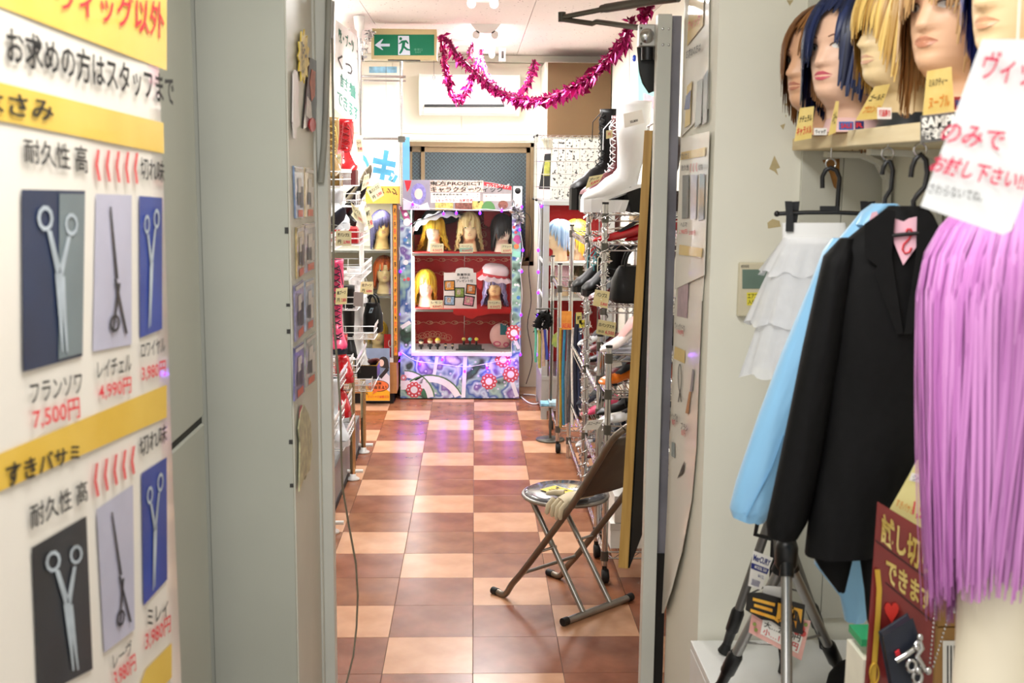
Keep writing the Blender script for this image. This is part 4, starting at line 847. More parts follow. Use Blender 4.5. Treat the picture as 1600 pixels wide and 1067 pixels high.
# ---------------------------------------------------------------- folding chair
cS = V((.75, .66, 0)).normalized(); cF = V((-cS.y, cS.x, 0)); C0 = V((.355, 4.25, 0))
def W(s, f, z): return C0+cS*s+cF*f+V((0, 0, z))
ch = T('folding_chair', 'grey folding pipe chair with round seat standing in the doorway aisle', 'chair', C0)
pipe = mat('grey_chrome_pipe', '9C9A97', .28, .85, var=.08); pipe_b = mat('brownish_pipe', '7E7468', .35, .7, var=.1)
def bez(pts, n=5):
    out = []
    P_ = [V(p) for p in pts]
    for i in range(len(P_)-1):
        a, b, c_, d = P_[max(i-1, 0)], P_[i], P_[i+1], P_[min(i+2, len(P_)-1)]
        for k in range(n):
            t = k/n; out.append(.5*((2*b)+(c_-a)*t+(2*a-5*b+4*c_-d)*t*t+(3*b-a-3*c_+d)*t**3))
    return out+[P_[-1]]
for sg_ in (-1, 1):
    s = .155*sg_
    lg = MB().tube(bez([W(s, .215, .013), W(s, .17, .016), W(s, .13, .07), W(s, .06, .15), W(s, -.17, .44), W(s, -.30, .63), W(s, -.372, .735), W(s*.85, -.405, .775)]), .0125, n=12).build('back_leg', pipe_b, ch)
    MB().tube([W(s, .214, .013), W(s, .244, .0125)], .0145, n=12).build('rubber_foot', black_gap, lg)
    MB().tube([W(.075*sg_, -.175, .022), W(.07*sg_, .13, .415)], .011, n=12).build('front_leg', pipe, ch)
MB().tube(bez([W(-.1318, -.405, .775), W(-.10, -.416, .79), W(0, -.421, .797), W(.10, -.416, .79), W(.1318, -.405, .775)]), .0125, n=12).build('top_tube', pipe_b, ch)
fr = MB().tube([W(-.165, -.178, .0145), W(.175, -.178, .0145)], .014, n=12).build('floor_rail', pipe, ch)
for a, b in ((-.19, -.163), (.172, .2)): MB().tube([W(a, -.178, .0155), W(b, -.178, .0155)], .0155, n=12).build('rubber_cap', black_gap, fr)
MB().tube([W(-.15, .08, .125), W(.15, .08, .125)], .007, n=10).build('cross_bar', pipe, ch)
for sg_ in (-1, 1): MB().tube([W(.16*sg_, -.012, .235), W(.06*sg_, -.012, .235)], .006, n=8).build('pivot', chrome, ch)
seatm = mat('dark_blue_grey_vinyl', '4E5158', .18, var=.2, scale=6, coat=.8, bump=.25)
c = W(0, .0, .425)
MB().lathe([(0, 0), (.158, 0), (.163, .006), (.160, .014), (.145, .021), (.08, .024), (0, .025)], c, 0, 36).build('seat', seatm, ch)
MB().lathe([(.150, -.004), (.168, -.004), (.171, .003), (.168, .010), (.162, .010)], c, 0, 36).build('seat_rim', pipe, ch)
g = []
for i in range(9):
    u = i/8; row = []
    for j in range(9):
        v = j/8*2-1; row.append(W(v*.142, -.205-.175*u-.015*(1-v*v), .485+.245*u))
    g.append(row)
o = MB().grid(g).build('backrest', mat('brown_grey_vinyl', '4F4338', .5, var=.15, scale=12), ch); o.modifiers.new('thick', 'SOLIDIFY').thickness = .018
st = T('price_sticker', 'yellow black-lettered sticker lying on the folding chair seat', 'sticker', W(-.02, .02, .451))
q = [W(-.085, .055, .4525), W(-.085, -.045, .4525), W(.0, -.045, .4525), W(.0, .055, .4525)]; q = [q[1], q[2], q[3], q[0]]
MB().slab(q, .0008).build('card', mat('bright_yellow_card', 'F0D42E', .4), st); MB().text('メンズ', sub([q[0], q[1], q[2], q[3]], .1, .15, .9, .85), 0, .0012, .03).build('lettering', [ink_black], st)
# glove
gl = T('work_glove', 'pale beige glove draped over the edge of the folding chair seat', 'glove', W(-.12, -.10, .46))
gm = mat('beige_glove', 'D9CDB0', .8, var=.1, scale=40, bump=.2)
mb = MB(); hand = [W(-.02, -.15, .468), W(-.06, -.14, .47), W(-.10, -.125, .466), W(-.135, -.11, .452)]
mb.tube(hand, [.026, .036, .040, .036], n=14, flat=.33)
for k in range(4):
    b0 = W(-.13-.004*abs(k-1.5), -.14+.023*k, .452); mb.tube([b0, b0-cS*.028+V((0, 0, -.018)), b0-cS*.036+V((0, 0, -.045)), b0-cS*.034+V((0, 0, -.062+.006*abs(k-1)))], [.0105, .010, .009, .006], n=10)
b0 = W(-.085, -.075, .466); mb.tube([b0, b0+cF*.03-cS*.02, b0+cF*.05-cS*.045+V((0, 0, -.004))], [.013, .011, .007], n=10); mb.build('glove', gm, gl)
# ---------------------------------------------------------------- panel with wood edge hung by the door, door closer
bd = T('wood_edged_board', 'tall black-faced panel with a yellow wood edge hung beside the door post', 'panel', P(968, 885, Y=3.25))
A = P(1008, 205, Y=3.25); B = P(967, 886, Y=3.25); t_ = V((math.cos(.26), -math.sin(.26), 0)); L_ = V((math.sin(.26), math.cos(.26), 0))
MB().prism([A, A+t_*.020, B+t_*.026, B], L_*.42).build('wood_core', mat('yellow_pine_edge', 'C99A4B', .45, var=.15, scale=6, col2='D8AF62', stretch=(12, 12, .8)), bd, bev=.002)
MB().prism([A+t_*.0208, A+t_*.026, B+t_*.032, B+t_*.0268], L_*.415).build('black_face', mat('black_board_face', '050505', .8, spec=.15), bd)
MB().tube([P(1013, 198, Y=3.27), P(1012, 206, Y=3.27), P(1011, 214, Y=3.262)], .004, n=8).tube([P(1012, 198, Y=3.27), P(1020, 193, Y=3.2), P(1026, 192, Y=3.02)], .003, n=8).build('hook', chrome, bd)
dc = T('door_closer', 'grey metal door closer with folded arms above the door post', 'door closer', P(1012, 70, Y=3.02))
mb = MB(); mb.tube([P(878, 27, Y=3.42), P(930, 17, Y=3.3), P(948, 13, Y=3.26)], .0075, n=8); mb.tube([P(946, 13, Y=3.265), P(985, 7, Y=3.18), P(1010, 2, Y=3.1), P(1060, -4, Y=3.02)], .0125, n=10); mb.tube([P(940, 14, Y=3.275), P(950, 12, Y=3.255)], .011, n=10, ); mb.build('upper_arm', dark_metal, dc)
mb = MB(); mb.tube([P(878, 30, Y=3.42), P(926, 37, Y=3.32), P(932, 34, Y=3.31), P(1003, 44, Y=3.06)], .0075, n=8); mb.build('lower_arm', dark_metal, dc)
mb = MB(); mb.tube([P(878, 34, Y=3.42), P(878, 19, Y=3.42)], .0115, n=12); mb.build('elbow_pin', dark_metal, dc)
mb = MB(); mb.bb(P(998, 72, Y=3.02), P(1022, 40, Y=3.05)); pl = mb.build('mount_plate', mat('brushed_plate', 'C9C8C2', .35, .5), dc, bev=.003)
mb = MB(); cc = P(1011, 56, Y=3.018); mb.lathe([(0, .003), (.018, .003), (.019, 0)], cc, 0, 20, Matrix.Rotation(math.pi/2, 3, 'X')); mb.build('round_cap', chrome, pl)
for x, y in ((1002, 44), (1002, 68), (1016, 47), (1016, 63), (1003, 56)): MB().ell(P(x, y, Y=3.017), (.003, .002, .003), 0, 8, 5).build('screw', dark_metal, pl)
MB().tube([P(1012, 74, Y=3.04), P(1012, 94, Y=3.04)], .017, n=14).build('cylinder', black_plastic, dc)
mb = MB(); mb.prism([P(x, y, Y=3.06) for x, y in ((1000, 74), (1024, 72), (1022, 140), (1017, 142), (1008, 128), (1003, 110))], (0, .03, 0)); mb.build('cover', mat('dark_cover', '1C1E1E', .3), dc, bev=.004)
# hooks, pin and teal poster on the right wall
for i, (x, y) in enumerate(((983, 75), (965, 92))):
    o = T('wall_hook', ['small metal wall hook nearer the door closer', 'small metal wall hook lower and farther along the right wall'][i], 'hook', P(x, y, X=XR-.005), group='metal hooks on the right wall')
    p = P(x, y, X=XR-.004); MB().tube(bez([p+V((0, 0, .03)), p+V((-.006, 0, .01)), p+V((-.012, 0, -.015)), p+V((-.03, 0, -.012)), p+V((-.034, 0, .01))], 3), .003, n=6).build('hook', dark_metal, o)
o = tag(MB().tube([P(965, 92, X=XR-.03), P(983, 76, X=XR-.03)], .0012, n=5).tube([P(983, 76, X=XR-.03), P(984, 150, X=XR-.02)], .0012, n=5).build('wire', dark_metal), 'thin dark wire strung between the two wall hooks', 'wire')
o = tag(MB().ell(P(991, 91, X=XR-.008), (.012, .02, .02)).build('push_pin', mat('blue_gem', '2A55D0', .15)), 'round blue pin on the white right wall', 'pin')
o = T('teal_poster', 'teal poster with pink edge on the wall behind the door closer', 'poster', P(1008, 165, X=XR-.004))
q = [P(x, y, X=XR-.003) for x, y in ((997, 158), (1030, 175), (1030, 95), (997, 92))]; MB().slab(q, .002).build('sheet', mat('teal_print', '7CC5C4', .5, var=.15, scale=12), o)
MB().quad(sub(q, .3, 0, 1, .25), 0, .001).quad(sub(q, .1, .6, .25, .95), 1, .001).build('print', [mat('pink_print', 'E6A0B0', .5, var=.2, scale=30), ink_black], o)
# ---------------------------------------------------------------- wire racks on the right
def wshelf(mb, x0, x1, y0, y1, z, r=.0028, truss=True, step=.028):
    for (a, b) in (((x0, y0), (x1, y0)), ((x0, y1), (x1, y1)), ((x0, y0), (x0, y1)), ((x1, y0), (x1, y1))):
        A, B = V((*a, z)), V((*b, z)); mb.tube([A, B], r*1.3, n=6); dz = V((0, 0, -.026)); mb.tube([A+dz, B+dz], r*1.3, n=6)
        n = max(2, int((B-A).length/.035)); zz_ = []
        for i in range(n+1): zz_.append(A+(B-A)*(i/n)+(dz if i % 2 else V((0, 0, 0))))
        if truss: mb.tube(zz_, r*.8, n=4)
    k = int((x1-x0)/step)
    for i in range(1, k): mb.tube([(x0+(x1-x0)*i/k, y0, z+.002), (x0+(x1-x0)*i/k, y1, z+.002)], r*.7, n=4)
    return mb
def rack(label, x0, x1, y0, y1, zs, top, caster=True, r=.0125, name='wire_rack'):
    t = T(name, label, 'rack', ((x0+x1)/2, (y0+y1)/2, 0))
    for x in (x0, x1):
        for y in (y0, y1):
            p_ = MB().tube([(x, y, .075 if caster else .0), (x, y, top)], r, n=12).build('post', chrome, t)
            MB().tube([(x, y, top-.001), (x, y, top+.008)], r*1.15, n=12).build('post_cap', black_plastic, p_)
            if caster:
                cs = MB().tube([(x, y-.0, .076), (x, y, .05)], r*.8, n=10).build('caster', black_gap, t)
                MB().lathe([(0, -.014), (.026, -.014), (.030, -.008), (.030, .008), (.026, .014), (0, .014)], (x+.004, y, .0302), 0, 18, Matrix.Rotation(math.pi/2, 3, 'Y')).build('wheel', black_gap, cs)
    for z in zs:
        mb = MB(); wshelf(mb, x0, x1, y0, y1, z); sh = mb.build('wire_shelf', chrome, t)
        for x in (x0, x1):
            for y in (y0, y1): MB().tube([(x, y, z-.034), (x, y, z+.006)], r*1.25, n=12).build('collar', dark_metal, sh)
    return t
RA = (.55, .925, 4.80, 5.5); zA = [1.485, 1.36, 1.095, .72, .38, .10]
rack('tall chrome wire rack nearest the hanging panel, white platform boot on top', *RA, zA, 1.53, False)
RB = (.535, .90, 4.44, 4.755); zB = [.945, .80, .655, .13]
rack('short chrome caster rack behind the folding chair holding white pumps', *RB, zB, .975)
RC = (.50, .90, 6.62, 7.25); rack('low chrome caster rack by the glass cabinet with cords hanging from it', *RC, [1.0, .16], 1.13)
RD = (.556, .925, 5.58, 6.5); rack('chrome wire rack between the tall shoe rack and the cord rack', *RD, [1.33, 1.04, .70, .36, .12], 1.36, False)
# silver and pink tinsel
def foils(mb, path, n, size, rad, seed, hang=.5, m=0, w=.5):
    rd = random.Random(seed); L = [0]
    for a, b in zip(path[:-1], path[1:]): L.append(L[-1]+(V(b)-V(a)).length)
    for k in range(n):
        s = rd.random()*L[-1]; i = max(j for j in range(len(L)) if L[j] <= s); i = min(i, len(path)-2)
        p = V(path[i])+(V(path[i+1])-V(path[i]))*((s-L[i])/max(L[i+1]-L[i], 1e-9))
        d = V((rd.gauss(0, 1), rd.gauss(0, 1), rd.gauss(-hang, 1))).normalized(); u = d.cross(V((rd.gauss(0, 1), rd.gauss(0, 1), rd.gauss(0, 1)))).normalized()
        l = size*rd.uniform(.5, 1.4); ww = l*w*rd.uniform(.5, 1.2); p0 = p+d*rad*rd.random()*.5
        sh = rd.random(); cv = d.cross(u)*l*.15
        mb.add([p0, p0+d*l*.5+u*ww*.5+cv, p0+d*l, p0+d*l*.5-u*ww*.5+cv], [(0, 1, 2, 3)], m, False, [sh]*4)
    return mb
silver_foil = mat('silver_foil', '8F8F97', .2, .9, var=0, col2='FFFFFF', attr=True)
def beadgar(label, path, seed, n):
    o = T('silver_tinsel', label, 'tinsel', path[-1], group='silver tinsel on the right racks')
    MB().tube(path, .0025, n=5).build('cord', chrome, o)
    foils(MB(), path, n, .018, .012, seed, .2).build('foil', silver_foil, o)
def helix(x, y, z0, z1, turns, r=.018, n=10): return [V((x+r*math.cos(2*math.pi*i/n), y+r*math.sin(2*math.pi*i/n), z0+(z1-z0)*i/(turns*n))) for i in range(turns*n+1)]
beadgar('silver tinsel wound up the near post of the tall shoe rack', helix(RA[0], RA[2], 1.06, 1.49, 9), 1, 170)
beadgar('silver tinsel wound up the far post of the tall shoe rack', helix(RA[0], RA[3], .12, 1.5, 22), 2, 420)
beadgar('silver tinsel along the top shelf edge of the tall shoe rack', [V((RA[0]-.01, RA[2]+(RA[3]-RA[2])*i/20, 1.475+.008*math.sin(i*1.3))) for i in range(21)], 3, 200)
beadgar('silver tinsel trailing down the post beside the cord rack', helix(RD[0], RD[2], .12, 1.3, 18), 4, 380)
beadgar('silver tinsel looped behind the short caster rack', helix(RB[0]+.01, RB[3]+.03, .2, .8, 8), 6, 180)
# ---------------------------------------------------------------- shoes, boots and bags
def boot(name, label, pos, rz, h, L=.25, w=.055, m=None, sole=None, plat=.02, heel=.05, laces=None, shaft=.055, group=None, top=None, block=None, slant=0, nolace_back=False):
    """toe along local +x; origin under the heel"""
    t = T(name, label, 'boot', pos, rz, group); b = plat; hb = plat+heel; mb = MB(); rings = []; n = 18
    def hor(cx, z, rx, ry): return [V((cx+rx*math.cos(a), ry*math.sin(a), z)) for a in [2*math.pi*j/n for j in range(n)]]
    def tilt(cx, cz, rx, ry, ang):
        ca, sa = math.cos(ang), math.sin(ang)
        return [V((cx+rx*math.cos(a)*ca, ry*math.sin(a), cz+rx*math.cos(a)*sa)) for a in [2*math.pi*j/n for j in range(n)]]
    sh = shaft
    rings.append(hor(-.004, h-.002, sh*.95, sh*.80)); rings.append(hor(-.004, h, sh*1.05, sh*.92)); rings.append(hor(-.004, h-.02, sh*1.03, sh*.90))
    rings.append(hor(-.002, hb+(h-hb)*.72, sh*1.02, sh*.9)); rings.append(hor(0, hb+(h-hb)*.45, sh*.88, sh*.76)); rings.append(hor(.006, hb+min(.13, (h-hb)*.35), sh*.80, sh*.64))
    rings.append(tilt(.014, hb+.068, .052, .036, .25)); rings.append(tilt(.030, (hb+b)/2+.052, .064, .038, .62)); rings.append(tilt(L*.34, b+.040+heel*.28, .05, .042, 1.05)); rings.append(tilt(L*.52, b+.030+heel*.06, .036, .046, 1.3))
    rings.append(tilt(L*.66, b+.026, .027, .045, 1.5)); rings.append(tilt(L*.76, b+.018, .018, .036, 1.57)); rings.append(tilt(L*.81, b+.010, .006, .014, 1.57))
    mb.loft(rings, 0, True, False); mb.add(rings[0], [tuple(range(n))], 1); mb.build('upper', [m, black_gap], t, local=True)
    def foot(z, k=1.0, x0=-.055):
        pts = [(x0, -.030), (x0+.03, -.038), (L*.3, -.034), (L*.5, -.046), (L*.68, -.044), (L*.79, -.028), (L*.82, 0), (L*.79, .028), (L*.68, .044), (L*.5, .046), (L*.3, .034), (x0+.03, .038), (x0, .030), (x0-.008, 0)]
        return [V((x, y*k, z)) for x, y in pts]
    mb = MB(); xs_ = lambda x: b+heel*max(0, min(1, (L*.42-x)/(L*.30)))
    lo = foot(0, 1.02, L*.12 if heel > .03 else -.05); hi = foot(b+.008, 1.04, L*.06 if heel > .03 else -.05)
    mb.loft([lo, hi], 0, False); sm_ = sole or m
    top_ = [V((p.x, p.y, xs_(p.x)+.012)) for p in foot(0, 1.0)]; bot_ = [V((p.x, p.y, xs_(p.x)-.004)) for p in foot(0, 1.0)]
    mb.loft([bot_, top_], 0, False); mb.build('sole', sm_, t, local=True)
    if heel > .02:
        mb = MB(); mb.loft([[V((-.045+.052*x, .026*y, 0)) for x, y in ((0, -1), (1, -1), (1, 1), (0, 1))], [V((-.060+.092*x, .034*y, hb)) for x, y in ((0, -1), (1, -1), (1, 1), (0, 1))]], 0, False); mb.build('heel', block or sm_, t, local=True, bev=.002)
    if laces:
        mb = MB(); k = int((h-hb-.10)/.03)
        for i in range(k+3):
            z = h-.03-i*.03; u = max(0, (hb+.12-z)/.10); x = sh*.95+u*.05; z2_ = max(z, hb+.04)
            mb.tube([(x, -.022, z2_), (x+.008, 0, z2_-.012), (x, .022, z2_-.022)], .0026, n=5); mb.tube([(x, .022, z2_), (x+.008, 0, z2_-.012), (x, -.022, z2_-.022)], .0026, n=5)
        mb.tube([(sh, .01, h-.02), (sh+.03, .02, h-.05), (sh+.03, .03, h-.12)], .0024, n=5); mb.tube([(sh, -.01, h-.02), (sh+.035, -.02, h-.06), (sh+.03, -.03, h-.15)], .0024, n=5); mb.build('laces', laces, t, local=True)
    return t
def shoe(name, label, pos, rot, L, m, heel=.05, inner=None, group=None, wide=.036, strap=False, pointed=True):
    t = T(name, label, 'shoe', pos, 0, group); t.rotation_euler = rot; n = 14; mb = MB(); rings = []
    prof = [(-.5, .022, .050, 1), (-.42, .032, .056, 1), (-.25, .032, .046, .8), (0, .030, .036, .35), (.2, wide*1.05, .032, .08), (.36, wide*.85, .026, 0), (.47, wide*(.35 if pointed else .6), .014, 0), (.5, wide*.08 if pointed else wide*.3, .006, 0)]
    for u, wd, hg, hl in prof:
        zb = heel*hl; rings.append([V((u*L, wd*math.copysign(abs(math.cos(a))**.7, math.cos(a)), zb+hg*(.5+.5*math.sin(a)))) for a in [2*math.pi*j/n for j in range(n)]])
    mb.loft(rings); mb.build('upper', m, t, local=True)
    mb = MB(); pts = []
    for k in range(16):
        a = 2*math.pi*k/16; x = -.14+.31*math.cos(a); x = max(-.47, min(.2, x)); hl = max(0, min(1, .5-x*1.2)); z = heel*max(0, min(1, .35-x*2.2 if x < .15 else 0))+(.055 if x < -.2 else .045-.02*(x+.2)/.4); pts.append(V((x*L, .026*math.sin(a), z+.001)))
    mb.add(pts+[V((-.14*L, 0, pts[0].z*.2+pts[8].z*.8+.001))], [(k, (k+1) % 16, 16) for k in range(16)], 0, True); mb.build('insole', inner or black_gap, t, local=True)
    if heel > .015: MB().loft([[V((-.44*L+.014*x, .009*y, 0)) for x, y in ((-1, -1), (1, -1), (1, 1), (-1, 1))], [V((-.43*L+.026*x, .02*y, heel+.004)) for x, y in ((-1, -1), (1, -1), (1, 1), (-1, 1))]], 0, False).build('heel', m, t, local=True)
    if strap: MB().tube([(0, -.03, .03), (-.01, -.015, .07), (-.01, .015, .07), (0, .03, .03)], .004, n=6).build('strap', m, t, local=True)
    return t
pat = lambda n_, c, **k: mat(n_, c, **{**dict(rough=.22, var=.08, scale=12, coat=.3), **k})
wht = pat('white_patent', 'EFF0F2', var=.03); blk = pat('black_leather', '060607', rough=.45, coat=.05, spec=.3); redp = pat('red_patent', 'B5151F'); drd = pat('dark_red_leather', '5A121A', rough=.4); brn = pat('brown_gold_leather', '8A6A2E', rough=.45); pnk = pat('hot_pink_leather', 'D93A6C', rough=.4); slv = pat('silver_white_leather', 'C9CDD2', rough=.35); bro = pat('dark_brown_leather', '2A1713', rough=.45); gry = pat('grey_cuff', '8F8A86', rough=.6, coat=0); nvy = pat('navy_suede', '141A2C', rough=.7, coat=0)
zT = zA[0]+.006
def on(px, X, z): # point on shelf height z seen at px column, at depth where X matches
    r = P(px, 300, X=X); return V((X, r.y, z))
boot('platform_boot', 'tall white patent platform boot on top of the nearest wire rack', V((.68, 4.97, zT)), math.radians(188), .475, .275, m=wht, plat=.045, heel=.065, shaft=.074, block=blk)
boot('platform_boot', 'white-laced black boot with dark red tongue behind the white platform boot', V((.66, 5.13, zT)), math.radians(205), .42, .26, m=drd, sole=blk, plat=.06, heel=.05, laces=wht, shaft=.055)
boot('platform_boot', 'black lace-up platform boot at the far end of the top rack shelf', V((.63, 5.34, zT)), math.radians(212), .46, .27, m=blk, plat=.085, heel=.05, laces=blk, shaft=.056)
boot('ankle_boot', 'dark brown boot at the back of the top rack shelf by the wall', V((.86, 5.1, zT)), math.radians(190), .33, .24, m=bro, plat=.02, heel=.06)
small_tag('price_tag', 'white card tag on the shaft of the tall white boot', qd([(976, 200), (1007, 192), (1003, 171), (974, 178)], 4.87), [('35,800', (.3, .2, .7, .4), 0)], paper_white, group='yellow and white tags on the right racks')
small_tag('price_tag', 'yellow tag hanging at the toe of the white-laced boot', qd([(914, 296), (936, 285), (943, 272), (921, 276)], 4.88), [('ブーツ', (.1, .55, .8, .85), 0), ('9,800', (.3, .12, .9, .45), 2)], group='yellow and white tags on the right racks')
small_tag('price_tag', 'small cream tag on the laces of the black platform boot', qd([(947, 217), (957, 215), (957, 203), (947, 204)], 4.9), [('円', (.3, .3, .7, .7), 2)], group='yellow and white tags on the right racks')
# second shelf: red pointed shoes, white paper, books at the back
shoe('pointed_shoe', 'red pointed shoe toe-out on the second rack shelf', V((.635, 4.93, zA[1]+.006)), (0, 0, math.radians(196)), .26, redp, .03)
shoe('pointed_shoe', 'red pointed shoe lying farther back on the second rack shelf', V((.79, 4.98, zA[1]+.006)), (0, 0, math.radians(188)), .27, redp, .05)
tag(MB().prism([(.58, 4.98, zA[1]+.05), (.66, 4.95, zA[1]+.065), (.68, 5.12, zA[1]+.06), (.60, 5.15, zA[1]+.045)], (0, 0, .004)).build('leaflet', paper_white), 'white leaflet lying over the red pointed shoes', 'leaflet')
for i, c in enumerate(('D8B98A', '8A5A3A', 'E3DFD2', '5C4A58', 'B99A6A')):
    x = .74+.035*i; o = T('book', ['tan', 'brown', 'white', 'plum', 'ochre'][i]+' book spine standing at the back of the second rack shelf', 'book', (x, 5.35, zA[1]+.006), group='books at the back of the second rack shelf')
    MB().bb((x, 5.3, zA[1]+.006), (x+.024, 5.46, zA[1]+.105-.008*(i % 3))).build('cover', mat('book_'+c, c, .5), o, bev=.001)
# third shelf
zC = zA[2]+.006
boot('lace_boot', 'black boot with cream laces standing on the third rack shelf', V((.66, 5.25, zC)), math.radians(205), .23, .22, m=blk, plat=.015, heel=.03, laces=mat('cream_lace', 'E5DFC4', .7))
boot('lace_boot', 'black boot with teal laces at the far end of the third rack shelf', V((.63, 5.42, zC)), math.radians(205), .22, .22, m=blk, plat=.015, heel=.03, laces=mat('teal_lace', '3D8E96', .7))
boot('lace_boot', 'dark red boot at the back of the third rack shelf', V((.83, 5.08, zC)), math.radians(195), .24, .22, m=drd, plat=.02, heel=.04, shaft=.07)
def bag(name, label, pos, d, m, rz=0, hm=None, hh=.10, cat='bag'):
    t = T(name, label, cat, pos, rz); w, dp, h = d; n = 24; rings = []
    for z, k in ((0, .86), (.03, .96), (.12, 1.0), (.6, .95), (.9, .80), (1.0, .70)):
        rings.append([V((w/2*k*math.copysign(abs(math.cos(a))**.6, math.cos(a)), dp/2*k*math.copysign(abs(math.sin(a))**.6, math.sin(a))*(1 if z < .7 else .6), z*h)) for a in [2*math.pi*j/n for j in range(n)]])
    MB().loft(rings).build('body', m, t, local=True)
    for s in (-1, 1):
        MB().tube([(w*.28*math.cos(math.pi*k/10), s*dp*.2, h*.95+hh*math.sin(math.pi*k/10)) for k in range(11)], .006, n=8).build('handle', hm or m, t, local=True)
    MB().tube([(-w*.32, 0, h*1.0), (w*.32, 0, h*1.0)], .004, n=6).build('zip', dark_metal, t, local=True)
    return t
bag('handbag', 'glossy black handbag slumped on the third rack shelf', V((.72, 4.92, zC)), (.26, .13, .16), blk, .1)
shoe('court_shoe', 'small white court shoe beside the black handbag', V((.60, 5.3, zC)), (0, 0, math.radians(215)), .2, wht, .04)
shoe('court_shoe', 'small dark red court shoe beside the black handbag', V((.585, 5.05, zC)), (0, 0, math.radians(220)), .2, drd, .04)
small_tag('price_tag', 'yellow price tag in front of the dark red court shoe', qd([(926, 477), (949, 482), (953, 456), (930, 452)], 4.78), [('パンプス', (.15, .6, .85, .85), 0), ('5,800', (.5, .1, .95, .3), 2)], group='yellow and white tags on the right racks')
# short caster rack
zz0 = zB[0]+.006
tag(MB().bb((RB[0]+.01, RB[2]+.01, zz0-.002), (RB[1]-.01, RB[3]-.01, zz0)).build('shelf_sheet', mat('grey_sheet', '8E8C94', .3, var=.05)), 'clear grey sheet lining the top of the short caster rack', 'sheet')
shoe('court_shoe', 'white court shoe with the large yellow tag on the short caster rack', V((.60, 4.54, zz0)), (0, 0, math.radians(214)), .23, pat('blush_white_patent', 'EFE3E2', var=.03), .075, inner=mat('pink_lining', 'D9A7A2', .6), strap=True)
shoe('court_shoe', 'white court shoe with a looped strap behind the tagged one', V((.66, 4.66, zz0)), (0, 0, math.radians(210)), .23, wht, .075, inner=mat('pink_lining', 'D9A7A2', .6), strap=True)
shoe('court_shoe', 'black court shoe with flower trim at the wall side of the caster rack', V((.77, 4.57, zz0)), (0, math.radians(-8), math.radians(230)), .25, blk, .085, strap=True)
small_tag('price_tag', 'large yellow price tag reading pumps hung on the white court shoe', qd([(931, 521), (960, 527), (963, 504), (935, 499)], 4.40), [('白パンプス大', (.08, .55, .92, .8), 0), ('6,500', (.48, .08, .95, .36), 2), ('23-25', (.1, .15, .4, .3), 0)], group='yellow and white tags on the right racks')
zz1 = zB[1]+.006; org = pat('orange_patent', 'E8781E')
shoe('flat_shoe', 'rounded orange shoe on the second shelf of the caster rack', V((.60, 4.6, zz1)), (0, 0, math.radians(215)), .2, org, .01, pointed=False, wide=.045)
shoe('flat_shoe', 'orange strapped shoe with a cream tag on the caster rack', V((.75, 4.58, zz1)), (0, 0, math.radians(200)), .22, pat('deep_orange_patent', 'C9551A'), .03, strap=True)
tag(MB().slab(qd([(956, 575), (972, 571), (970, 562), (955, 567)], 4.48), .001).build('paper_slip', paper_white), 'cream slip tucked under the orange strapped shoe', 'slip')
zz2 = zB[2]+.006
shoe('sneaker', 'white shoe with a white tag behind the chair backrest', V((.62, 4.52, zz2)), (0, 0, math.radians(205)), .25, wht, .01, pointed=False, wide=.045)
shoe('sneaker', 'white lace-trimmed shoe on the wall side of the caster rack', V((.76, 4.55, zz2)), (0, 0, math.radians(200)), .25, slv, .01, pointed=False, wide=.045, strap=True)
shoe('sneaker', 'black bow shoe behind the white tag on the caster rack', V((.62, 4.67, zz2)), (0, 0, math.radians(205)), .24, blk, .03, strap=True)
small_tag('price_tag', 'slanted white tag lying on the white shoe behind the chair', qd([(910, 672), (934, 671), (944, 655), (919, 657)], 4.42), [('スニーカー', (.1, .5, .9, .8), 0)], paper_white, group='yellow and white tags on the right racks')
for i, (z0, z1, x0) in enumerate(((.139, .245, .56), (.248, .36, .575), (.139, .235, .735))):
    o = T('shoe_box', ['lower white shoe box on the bottom of the caster rack', 'upper white shoe box stacked on the caster rack', 'white shoe box beside the stack on the caster rack'][i], 'box', (x0+.08, 4.6, z0), group='white shoe boxes on the caster rack')
    MB().bb((x0, 4.46, z0), (x0+.155, 4.72, z1-.03)).build('tray', paper_white, o, bev=.001); MB().bb((x0-.002, 4.458, z1-.029), (x0+.157, 4.722, z1)).build('lid', mat('white_card_lid', 'E4E2DD', .5), o, bev=.001)
# filler shoes on lower shelves of the tall racks
k = 0
for rk, lv in ((RA, zA[3:]), (RD, [1.04, .70, .36, .12])):
    for z in lv:
        for j in range(3):
            y = rk[2]+.14+j*(rk[3]-rk[2]-.2)/2.4; cm_ = (blk, drd, slv, bro, pnk, nvy)[k % 6]; cn = ('black', 'dark red', 'silver', 'brown', 'pink', 'navy')[k % 6]
            shoe('court_shoe', '%s shoe on the %s shelf of the %s, %s' % (cn, {.72: 'fourth', .38: 'fifth', .10: 'bottom', 1.04: 'upper', .70: 'middle', .36: 'lower', .12: 'floor'}[z], 'tall shoe rack' if rk is RA else 'middle chrome rack', ('doorway end', 'centre', 'window end')[j]), V((rk[0]+.12, y, z+.006)), (0, 0, math.radians(195+8*j)), .23, cm_, .05, group='assorted shoes on the right racks'); k += 1
